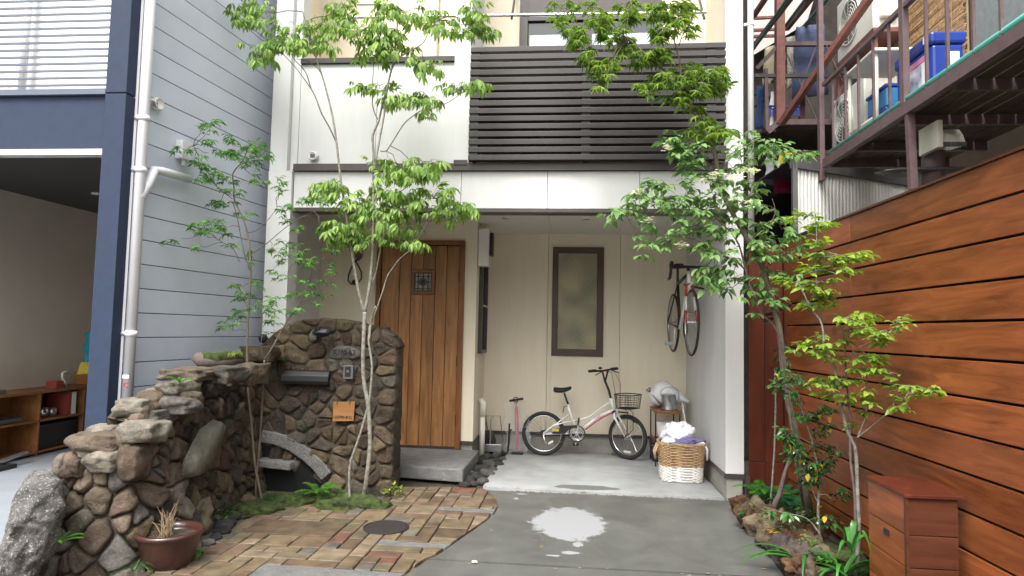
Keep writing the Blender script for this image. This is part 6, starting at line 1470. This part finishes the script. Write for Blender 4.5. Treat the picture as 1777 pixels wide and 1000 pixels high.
tree('small_maple', 'thin airy maple with small dark green leaves against the grey siding', 'tree', [
 ([(455,872,5.2),(450,845),(445,820),(440,780),(437,740),(433,700),(430,665),(429,590),(432,530),(435,457),(429,404),(420,376),(407,348),(406,325),(404,303),(412,290),(419,283),(428,264)], .012, .004, 'barko'),
 ([(446,872,5.22),(444,845),(450,780),(455,700),(457,650),(459,625)], .0085, .007, 'barko'),
 ([(459,625,5.22),(453,605),(454,585),(455,560),(456,545)], .004, .002, 'barkd'),
 ([(459,625,5.22),(470,608),(480,590),(490,572),(500,555),(513,535),(522,521),(533,499),(540,473),(533,462),(515,452),(493,442)], .007, .0025, 'barkd'),
 ([(520,525,5.22),(531,520),(552,508),(575,493)], .003, .0015, 'barkd'),
 ([(428,405,5.2),(445,400),(456,390),(470,376),(481,359)], .004, .002, 'barkd'), ([(435,442,5.2),(460,425),(492,398),(520,379),(551,365)], .0045, .002, 'barkd'),
 ([(403,345,5.1),(390,335),(380,328),(368,312),(358,295),(345,272),(335,254)], .004, .0015, 'barkd'), ([(415,454,5.1),(411,443),(405,432),(398,426),(386,421),(363,404)], .004, .0015, 'barkd'),
 ([(434,470,5.2),(424,440),(412,380),(404,350)], .005, .004, 'barkd'),
], [
 (368,218,24,12,14,5.0),(355,212,8,6,4,5.0),(395,238,18,10,10),(312,258,28,6,8,4.85),(362,244,16,6,8,4.95),(370,265,18,8,8,5.0),(395,262,20,12,12),(425,262,34,16,34),(450,252,24,14,20),(440,282,30,12,18),(462,270,14,10,8),(350,292,22,10,14,4.95),(372,305,20,10,14),(392,315,20,12,14),(340,278,14,8,8,4.95),
 (355,308,16,6,8,4.95),(400,330,24,10,12),(450,310,24,10,12),(485,312,16,8,8),(380,350,30,8,14),(395,352,14,6,6),(485,326,16,5,6),(500,358,18,8,12),(530,345,22,8,14),(560,350,18,8,12),(425,365,20,8,8),(350,392,20,8,10,4.9),(375,388,24,10,18,4.9),(345,400,18,6,8,4.85),(390,400,14,8,8),(405,425,18,6,6),(300,415,18,4,4,4.8),(335,428,10,4,4,4.85),
 (492,380,18,8,8),(500,420,22,12,12),(475,435,20,10,10),(520,440,26,12,14),(545,455,22,10,12),(500,450,20,8,10),(572,435,14,6,6),(575,468,14,8,8),(585,490,14,8,4),(540,485,26,10,12),(495,480,20,8,8),(470,470,12,6,6),(525,508,24,10,12),(560,515,14,8,6),(550,525,10,5,4),
 (480,520,20,10,12),(500,535,20,8,10),(470,540,20,8,10),(430,512,22,10,14),(450,525,16,8,8),(410,495,18,6,8),(425,540,18,10,14),(400,556,16,8,10),(388,568,10,5,6),(470,560,14,6,6),(450,490,16,8,8),(440,445,10,14,6),(560,400,18,6,3),(515,395,14,6,6),
], 5.18, [leaf_maple(.042,5), leaf_maple(.036,5), leaf_maple(.048,5)], 'lleft', 12, dens=2.0, spray=4, slen=.08, leafk=(.65,1.35), tw=.0014, ydep=.18, cap=300, droop=.25)
tree('green_maple', 'tall leaning maple with bright star leaves in front of the slatted balcony', 'tree', [
 ([(1406,897,5.45),(1400,860),(1391,813),(1384,770),(1375,726),(1370,706),(1364,669),(1359,637),(1354,583),(1346,545),(1339,515),(1325,470),(1308,434),(1292,408),(1273,373),(1257,341),(1246,296),(1239,262),(1228,240),(1215,215),(1205,195),(1197,180),(1184,147,5.2),(1165,132),(1153,122),(1132,105),(1115,90),(1095,72),(1081,63)], .030, .007, 'barko'),
 ([(1197,180,5.25),(1190,160),(1182,143),(1181,125),(1180,109),(1174,85),(1170,71),(1161,42),(1155,10)], .009, .004, 'barko'),
 ([(1178,80,5.2),(1185,60),(1195,45),(1205,25)], .004, .002, 'barkd'),
 ([(1090,68,5.1),(1060,60),(1030,46),(1010,44),(992,35),(980,15)], .005, .002, 'barko'),
 ([(1239,252,5.3),(1225,225),(1213,200)], .006, .004, 'barko'),
], [
 (975,14,26,18,16,5.0),(972,40,20,14,14,5.0),(1000,55,16,12,10,5.0),(1008,75,26,22,26,5.0),(1015,95,16,14,12,5.0),(1050,40,30,22,30),(1072,60,26,20,22),(1085,30,20,14,12),(1030,14,34,14,18),(1095,10,26,12,12),(1048,115,24,14,22,5.0),(1040,135,16,14,12,5.0),(1038,148,10,8,6,5.0),(1062,110,16,12,10),(1090,92,30,16,20),(1108,108,18,10,8),
 (1120,25,20,14,14),(1140,12,26,14,16),(1175,14,32,18,22),(1150,45,26,20,24),(1190,45,26,18,20),(1145,65,18,12,12),(1140,90,22,12,14),(1160,100,20,12,12),(1130,100,18,10,8),(1178,30,20,14,10),
 (1150,135,36,14,24),(1120,150,26,10,16),(1195,125,30,18,22),(1225,120,28,16,24),(1245,130,20,14,14),(1210,150,36,16,26),(1170,165,26,14,18),(1235,155,22,12,12),(1185,175,20,8,8),(1248,145,16,12,8),
 (1232,222,26,12,22),(1215,238,24,12,16),(1200,225,18,10,8),(1218,205,22,14,12),(1250,232,14,10,8),(1205,190,14,12,8),
], 5.15, [leaf_maple(.070,7), leaf_maple(.058,7), leaf_maple(.078,7)], 'lmaple', 13, dens=2.1, spray=4, slen=.11, leafk=(.6,1.25), tw=.0018, ydep=.22, cap=300, droop=.35)
tree('flowering_dogwood', 'leafy dogwood with white flower heads reaching over the garage corner', 'tree', [
 ([(1398,893,5.35),(1385,830),(1368,700),(1356,620),(1348,574),(1320,541),(1304,505),(1294,469),(1284,430),(1272,408),(1257,392),(1240,375)], .011, .005, 'barkd'),
 ([(1294,469,5.2),(1270,450),(1240,440),(1215,420),(1180,410)], .0045, .002, 'barkd'),
 ([(1257,392,5.2),(1225,365),(1190,358),(1150,345),(1110,345),(1080,360)], .005, .002, 'barkd'),
 ([(1246,300,5.2),(1230,285),(1215,270),(1190,250),(1165,245)], .004, .002, 'barkd'),
 ([(1246,296,5.2),(1280,265),(1310,245),(1340,250),(1375,262),(1410,266)], .005, .002, 'barkd'),
 ([(1308,434,5.15),(1330,400),(1345,370),(1340,345)], .004, .002, 'barkd'), ([(1325,470,5.15),(1350,450),(1370,440)], .004, .002, 'barkd'),
 ([(1292,408,5.15),(1290,370),(1296,330),(1300,300),(1290,270)], .005, .002, 'barkd'),
], [
 (1165,232,20,10,10),(1160,255,18,14,12),(1180,245,20,14,12),(1190,270,26,18,20),(1215,262,26,18,16),(1205,295,26,18,18),(1235,310,28,18,20),(1265,300,26,18,18),(1290,235,26,12,14),(1315,250,28,14,20),(1345,255,24,12,14),(1335,275,16,10,6),(1375,265,20,8,10),(1402,268,12,8,8),(1275,265,22,16,14),(1300,282,22,14,12),
 (1075,358,22,16,14),(1060,376,16,12,10),(1100,345,26,16,18),(1120,322,26,14,16),(1150,315,24,12,14),(1110,365,22,14,12),(1140,355,26,18,18),(1125,390,20,12,10),(1108,405,12,8,4),(1165,345,26,18,16),(1170,375,26,18,18),(1200,350,30,18,22),(1195,320,22,14,12),(1240,345,32,18,26),(1230,375,34,18,26),(1280,350,30,18,24),(1315,340,22,14,14),(1300,320,22,14,12),(1325,365,18,12,8),
 (1130,428,24,12,14),(1115,440,14,8,6),(1150,420,20,12,10),(1205,400,28,16,18),(1180,400,20,14,10),(1250,405,34,18,26),(1290,390,30,18,20),(1215,435,30,16,20),(1255,440,34,18,26),(1218,470,20,16,12),(1235,475,30,18,20),(1270,475,28,18,16),(1250,500,24,12,10),(1225,498,20,10,8),
 (1320,395,24,16,16),(1345,420,24,14,14),(1310,430,24,16,14),(1330,455,26,14,16),(1365,440,20,12,10),(1310,480,24,14,12),(1345,480,20,12,8),(1295,505,20,12,8),(1385,430,12,8,5),(1320,510,22,14,12),(1300,540,14,10,5),(1340,510,20,12,10),(1370,400,22,16,12),(1355,380,18,12,8),(1395,415,14,10,6),(1330,430,30,20,16),(1380,475,18,12,8),(1355,520,16,12,8),
], 5.1, [M1(leaf_ovate(.088,.045,.30,.25)), M1(leaf_ovate(.075,.042,.2,.3)), M1(leaf_ovate(.098,.048,.4,.2))], 'ldog', 14, dens=2.4, spray=5, slen=.13, leafk=(.5,1.05), tw=.002, ydep=.22, cap=300, droop=.25,
 flow=[(1158,256,4.95),(1242,303,4.9),(1273,309,4.9),(1305,296,4.9),(1108,334,4.9),(1122,382,4.95),(1184,425,4.9),(1303,352,4.9),(1222,313,4.95),(1285,296,5.0)])
tree('yellow_green_shrub', 'young shrub tree with yellow green tiered leaves against the wooden fence', 'shrub', [
 ([(1485,1000,4.2),(1490,928),(1489,880),(1488,856),(1487,820),(1485,784),(1478,764),(1470,748),(1463,719),(1457,697),(1452,676),(1449,639),(1440,626),(1431,613),(1426,563),(1406,534),(1395,510),(1383,487)], .014, .004, 'bark'),
 ([(1478,1000,4.25),(1484,930),(1484,880),(1482,850),(1476,800),(1475,760),(1474,720),(1471,685),(1468,640),(1465,592),(1458,565),(1449,545)], .010, .003, 'barkd'),
 ([(1488,759,4.2),(1496,740),(1503,719),(1504,690),(1504,662),(1502,640)], .006, .003, 'bark'),
 ([(1488,759,4.15),(1515,738),(1542,715),(1549,705),(1554,698),(1580,685),(1610,678)], .005, .002, 'bark'),
 ([(1463,719,4.2),(1466,700),(1460,650),(1480,610),(1520,590),(1550,575)], .004, .002, 'bark'),
 ([(1426,563,4.3),(1415,470),(1416,440),(1417,400),(1414,375)], .004, .002, 'bark'),
], [
 (1378,378,14,5,6,4.5),(1392,368,12,4,5,4.5),(1416,372,16,8,8,4.4),(1418,388,22,6,12,4.3),(1402,396,18,6,10,4.4),(1440,390,16,5,8,4.3),(1425,425,20,10,16),(1445,440,20,10,14),(1418,442,16,8,8),(1490,446,26,9,20,4.1),(1508,440,14,8,8,4.1),(1465,452,18,8,10),
 (1362,488,18,10,12,4.5),(1378,490,14,8,8,4.5),(1410,465,24,10,18),(1440,462,26,10,20),(1475,468,18,5,8,4.1),(1455,485,14,6,6),(1405,495,24,10,20),(1425,510,24,10,18),(1405,528,22,10,18),(1438,525,16,8,8),(1450,505,12,6,5),
 (1478,552,26,10,20,4.1),(1505,548,22,8,14,4.1),(1500,568,26,10,18,4.0),(1535,572,24,10,18,3.9),(1565,560,16,8,10,3.8),(1575,550,8,6,4,3.8),(1520,590,22,8,12,4.0),(1480,575,16,8,8,4.1),
 (1400,592,20,8,10),(1390,606,18,6,8),(1430,582,18,8,8),(1445,600,24,10,18),(1455,622,22,8,12),(1420,612,18,6,8),(1470,590,14,6,6),
 (1500,620,22,8,16,4.1),(1525,622,20,8,12,4.0),(1495,640,20,8,14,4.1),(1528,640,18,8,10,4.0),(1540,648,10,6,4,3.9),
 (1420,662,22,8,14),(1450,662,24,10,18),(1435,680,24,8,14),(1480,658,20,8,10),(1500,682,22,12,12,4.1),(1470,690,20,8,10),(1510,700,14,6,6,4.1),
 (1570,672,20,8,12,3.8),(1600,678,22,8,14,3.7),(1625,674,14,6,8,3.6),(1555,690,14,6,6,3.9),(1560,708,16,6,8,3.9),(1535,665,14,6,5,4.0),(1490,712,16,8,6),(1470,730,14,6,5),
], 4.2, [M1(leaf_ovate(.052,.026,.25,.25)), M1(leaf_ovate(.045,.025,.15,.3)), M1(leaf_ovate(.062,.030,.3,.2))], 'lshrub', 15, dens=2.5, spray=5, slen=.10, leafk=(.65,1.3), tw=.0016, ydep=.12, cap=300, droop=.12, twm='bark')
cam_t = tree('camellia_bush', 'glossy leaved camellia with dark green and yellow leaves by the fence', 'shrub', [
 ([(1425,955,4.65),(1420,905),(1420,874),(1421,845),(1422,820),(1416,795),(1411,773),(1403,745),(1395,723),(1390,700),(1384,676)], .010, .005, 'bark'),
 ([(1420,874,4.65),(1410,850),(1405,820),(1385,790)], .004, .002, 'bark'), ([(1411,773,4.65),(1390,760),(1372,750)], .004, .002, 'bark'), ([(1422,840,4.65),(1445,800),(1455,770)], .004, .002, 'bark'),
 ([(1425,930,4.6),(1400,900),(1360,890),(1325,880)], .004, .002, 'bark'),
], [
 (1362,655,12,16,10),(1388,660,16,12,8),(1372,685,14,10,6),(1348,668,10,10,6),(1362,750,14,14,12),(1372,770,18,10,12),(1395,720,18,12,10),(1420,715,18,14,12),(1440,712,14,10,6),(1390,790,22,14,14),(1365,785,16,10,8),(1425,745,16,12,8),(1408,812,22,12,14),(1430,810,20,12,12),(1440,795,16,10,6),(1410,835,16,10,8),(1395,890,16,8,5),(1425,905,12,10,4),(1445,905,16,12,10),(1460,860,14,14,6),(1450,780,14,10,5),(1340,895,12,8,4),(1370,895,14,8,5),(1420,775,14,10,5),
], 4.65, [M1(leaf_ovate(.058,.028,.25,.35)), M1(leaf_ovate(.048,.026,.2,.3))], 'lcam', 16, dens=3.6, spray=3, slen=.07, leafk=(.7,1.25), tw=.0016, ydep=.12, cap=300, droop=.3, twm='bark')
ylm = M1(leaf_ovate(.055,.032,.25,.35)).mesh('leaf', K['lyel'])
rr = random.Random(3)
for (u, v) in ((1424,719),(1430,737),(1442,745),(1368,770),(1392,798),(1408,802),(1412,810),(1426,806),(1403,822),(1420,825),(1432,896),(1437,722),(1428,878),(1345,648)):
    an = rr.uniform(0,6.28); m4 = Matrix.Rotation(an,4,'Z')@Matrix.Rotation(rr.uniform(.4,1.2),4,'Y'); m4.translation = PY(u, v, 4.55); o = bpy.data.objects.new('leaf', ylm); place(o, cam_t, m4); o['label'] = 'yellow leaf'
# vine on the maple trunk
tree('climbing_vine', 'leafy vine twining up the leaning maple trunk', 'vine', [([(1372,700,5.35),(1360,670),(1368,650),(1352,630),(1362,605),(1348,585)], .006, .003, 'twigd'),([(1372,690,5.3),(1380,660),(1358,640)], .004,.003,'twigd')],
 [(1350,640,12,12,8),(1368,620,14,12,8),(1348,612,8,10,5),(1375,650,12,12,6),(1372,600,12,8,5),(1345,665,8,8,4),(1383,690,12,14,7)], 5.25, [M1(leaf_ovate(.06,.032,.3,.3))], 'lcam', 17, spray=3, slen=.07, droop=.6, ydep=.1)
stk = thing('tree_tie', 'black strap tying the maple trunk to the fence', 'strap', PY(1345,550,5.6)); M().tube([PY(1322,548,5.3),PY(1345,542,5.35),PY(1372,528,5.7)], .014, 6).tube([PY(1326,558,5.25),PY(1345,550,5.4)], .012, 6).build('strap', K['black'], stk)
tag(M().tube([PY(1345,640,5.6),PY(1346,700,5.6),PY(1344,780,5.6),PY(1340,840,5.6),PY(1336,880,5.55)], .008, 6).build('support_stake', K['bark'], None, True), 'thin grey stake in front of the red gate', 'stake')
tag(M().tube([PY(1338,888,5.3),PY(1352,860,5.35),PY(1362,820,5.4),PY(1372,790,5.45)], [.024,.02,.014,.01], 8).build('leaning_stem', K['barkd'], None, True), 'dark short leaning stem among ferns by the gate', 'stem')
# ferns and strap leaves
def frond(m, b, d, L_, arch, n=16, w_=.05, droop=.5):
    d = Vector((d[0], d[1], 0)).normalized(); side_ = Vector((-d.y, d.x, 0)); pts = []
    for i in range(n+1):
        t = i/n; pts.append(b+d*(L_*t*(1-.12*t))+Vector((0,0,arch*(t-droop*t*t*1.4))))
    m.tube(pts, .0018, 3)
    for i in range(2, n+1):
        t = i/n; q = pts[i]; ln = w_*(math.sin(math.pi*(.12+.86*t))**.7); tg = (pts[i]-pts[i-1]).normalized()
        for s_ in (-1, 1):
            e = q+side_*s_*ln+tg*ln*.35-Vector((0,0,ln*.25)); hw = tg*(L_/n*.42)
            m.add([q-hw*.6, q+hw*.6, (q+e)/2+hw, e, (q+e)/2-hw], [(0,1,2,3,4)])
def fern(name, label, u, v, z, n, L_, mt, seed, arch=.2, w_=.05, base=None):
    rr = random.Random(seed); b = base or PZ(u, v, z); t = thing(name, label, 'fern', b)
    for k in range(n):
        an = 2*math.pi*k/n+rr.uniform(-.3,.3); m = M(); frond(m, b+Vector((0,0,.01)), (math.cos(an), math.sin(an)), L_*rr.uniform(.75,1.15), arch*rr.uniform(.7,1.3), 16, w_)
        m.build('frond', K[mt], t)
fern('sword_fern', 'bright green fern at the foot of the arched stone wall', 553, 862, .04, 11, .22, 'lfern', 1, .22, .035)
fern('sword_fern', 'bright fern rooted in the near end of the side stone wall', 0, 0, 0, 9, .13, 'lfern', 2, .10, .018, base=PY(100,945,3.42))
fern('sword_fern', 'small fern growing from the wall top beside the pale cap slab', 0, 0, 0, 8, .09, 'lfern', 3, .10, .014, base=PY(312,668,3.98))
fern('sword_fern', 'feathery green fern beside the concrete base of the white house', 1325, 868, .05, 10, .30, 'lfern', 4, .30, .055)
fern('sword_fern', 'blue green spreading fern in front of the red gate', 1352, 872, .06, 12, .26, 'lfernB', 5, .26, .045)
fern('sword_fern', 'lush low fern behind the right edging rocks', 1372, 885, .06, 9, .22, 'lfernB', 6, .20, .05)
fern('sword_fern', 'small dark fern hanging in the corner of the arched wall left of the mail slot', 0, 0, 0, 8, .12, 'lcam', 7, .03, .03, base=PY(478,628,PYp-.1))
def strap(name, label, b, n, L_, seed, mt='lstrap', w_=.018, arch=.22, cat='plant', dirs=None):
    rr = random.Random(seed); t = thing(name, label, cat, b)
    for k in range(n):
        an = (dirs[k % len(dirs)]+rr.uniform(-.25,.25)) if dirs else rr.uniform(0, 6.28); d = Vector((math.cos(an), math.sin(an), 0)); sd_ = Vector((-d.y, d.x, 0)); l = L_*rr.uniform(.65,1.15); h = arch*rr.uniform(.5,1.3); vs = []; fs = []; N_ = 10
        for i in range(N_+1):
            s_ = i/N_; w2 = w_*(math.sin(math.pi*(.15+.85*s_))**.6)*(.5+.5*(1-s_)); p = b+d*(l*s_)+Vector((0,0,h*(2.2*s_-2.1*s_*s_)))
            vs += [p-sd_*w2/1+Vector((0,0,w2*.4)), p, p+sd_*w2+Vector((0,0,w2*.4))]
        for i in range(N_): a = 3*i; fs += [(a,a+3,a+4,a+1),(a+1,a+4,a+5,a+2)]
        M().add(vs, fs).build('blade', K[mt], t, True)
strap('strap_leaf_plant', 'long arching green strap leaves spilling over the driveway edge', PZ(1402,985,.04)+Vector((0,.02,0)), 10, .42, 1, w_=.016, arch=.16, dirs=[3.1,3.3,2.9,3.6,2.6,4.2,0,5.0])
strap('strap_leaf_plant', 'broad pale green strap leaves at the foot of the yellow green shrub', PZ(1462,1003,.03), 14, .30, 2, w_=.017, arch=.20)
strap('strap_leaf_plant', 'upright strap leaves beside the wooden box', PY(1478,960,4.0), 6, .14, 3, w_=.02, arch=.24)
strap('grass_tuft', 'yellow green grass tuft growing on the mossy log', PY(400,622,4.86), 26, .15, 4, 'lyg', .003, .10, 'grass')
strap('grass_tuft', 'thin dark grass tuft at the left of the bowl planter', PZ(232,992,.02), 16, .14, 5, 'lcam', .003, .07, 'grass')
strap('grass_tuft', 'silvery green blades beside the brick edge right of the bowl planter', PZ(352,962,.02), 8, .14, 6, 'lstrap', .007, .05, 'grass')
def lowplant(label, u, v, z, n, r_, mt, seed, sz=.03, h=.06, y=None):
    rr = random.Random(seed); b = PY(u, v, y) if y else PZ(u, v, z); t = thing('low_plant', label, 'plant', b); me_ = M1(leaf_ovate(sz, sz*.5, .2, .3)).mesh('leaf', K[mt])
    for k in range(n):
        an = rr.uniform(0, 6.28); rad = r_*math.sqrt(rr.random()); m4 = Matrix.Rotation(rr.uniform(0,6.28),4,'Z')@Matrix.Rotation(rr.uniform(-.6,.5),4,'Y')@Matrix.Scale(rr.uniform(.7,1.3),4); m4.translation = b+Vector((rad*math.cos(an), rad*math.sin(an), h*rr.random()*(1.2-rad/r_))); place(bpy.data.objects.new('leaf', me_), t, m4)
lowplant('variegated yellow green plant at the right foot of the arched wall', 683, 856, .03, 90, .10, 'lyg', 1, .032, .12)
lowplant('small bright green sprouts in the left bed near the side wall', 385, 898, .03, 60, .10, 'lfern', 2, .03, .12)
lowplant('red tinged seedlings beside the left bed cobbles', 395, 870, .03, 36, .10, 'lred', 3, .03, .15)
lowplant('low green leaves under the small maple', 462, 866, .03, 50, .10, 'lcam', 4, .03, .10)
lowplant('yellow green moss flowers on the right edging rocks', 1312, 880, .1, 46, .07, 'lyg', 5, .018, .05)
lowplant('yellow leaves among the right edging rocks', 1340, 925, .12, 14, .05, 'lyel', 6, .04, .06)
lowplant('green seedlings in the right bed behind the rocks', 1395, 900, .06, 60, .16, 'lfern', 7, .035, .12)
lowplant('dark purple rosette growing from the side wall', 300, 832, 0, 30, .06, 'lred', 8, .022, .03, y=4.35)
lowplant('small weed on the garage floor beside the front bicycle wheel', 1066, 788, .01, 22, .06, 'lfernB', 9, .03, .03)
lowplant('tiny leaves creeping over the arched wall crown at the left', 470, 580, 0, 30, .08, 'lfern', 10, .03, .05, y=PYp-.03)
# fallen crumbs along joints
tag(M().add(*blob(PZ(824,975,.0), (.035,.022,.014), 5, 3, .2)).build('pale_chip', K['paper'], None, True), 'pale stone chip in the joint at the driveway front', 'stone chip')

lit = M(); rl = random.Random(8)
for i in range(70):
    x = rl.uniform(-.85, 1.3); y = rl.choice((SEAM, SLE, SLE, rl.uniform(4.3, 5.9)))+rl.gauss(0, .03); a = rl.uniform(0, 6.28); l = rl.uniform(.006, .016)
    z = .004 if y > SLE else -.008
    lit.add([(x+l*math.cos(a+q), y+l*math.sin(a+q)*.6, z+.003*(k % 2)) for k, q in enumerate((0, 1.4, 3.1, 4.6))], [(0,1,2,3)])
lo = lit.build('leaf_litter', K['twigd'], None); tag(lo, 'tiny dry leaf crumbs scattered along the concrete joints', 'leaf litter', kind='stuff')
for k, (u, v) in enumerate(((1330,905),(1365,925),(1400,950),(1300,893),(1425,975))):
    lowplant('small leafy weed among the edging rocks, %s from the house' % ('second','third','fourth','first','fifth')[k], u, v, .10, 34, .07, ('lfern','lcam','lshrub','lfernB','lfern')[k], 40+k, .035, .10)
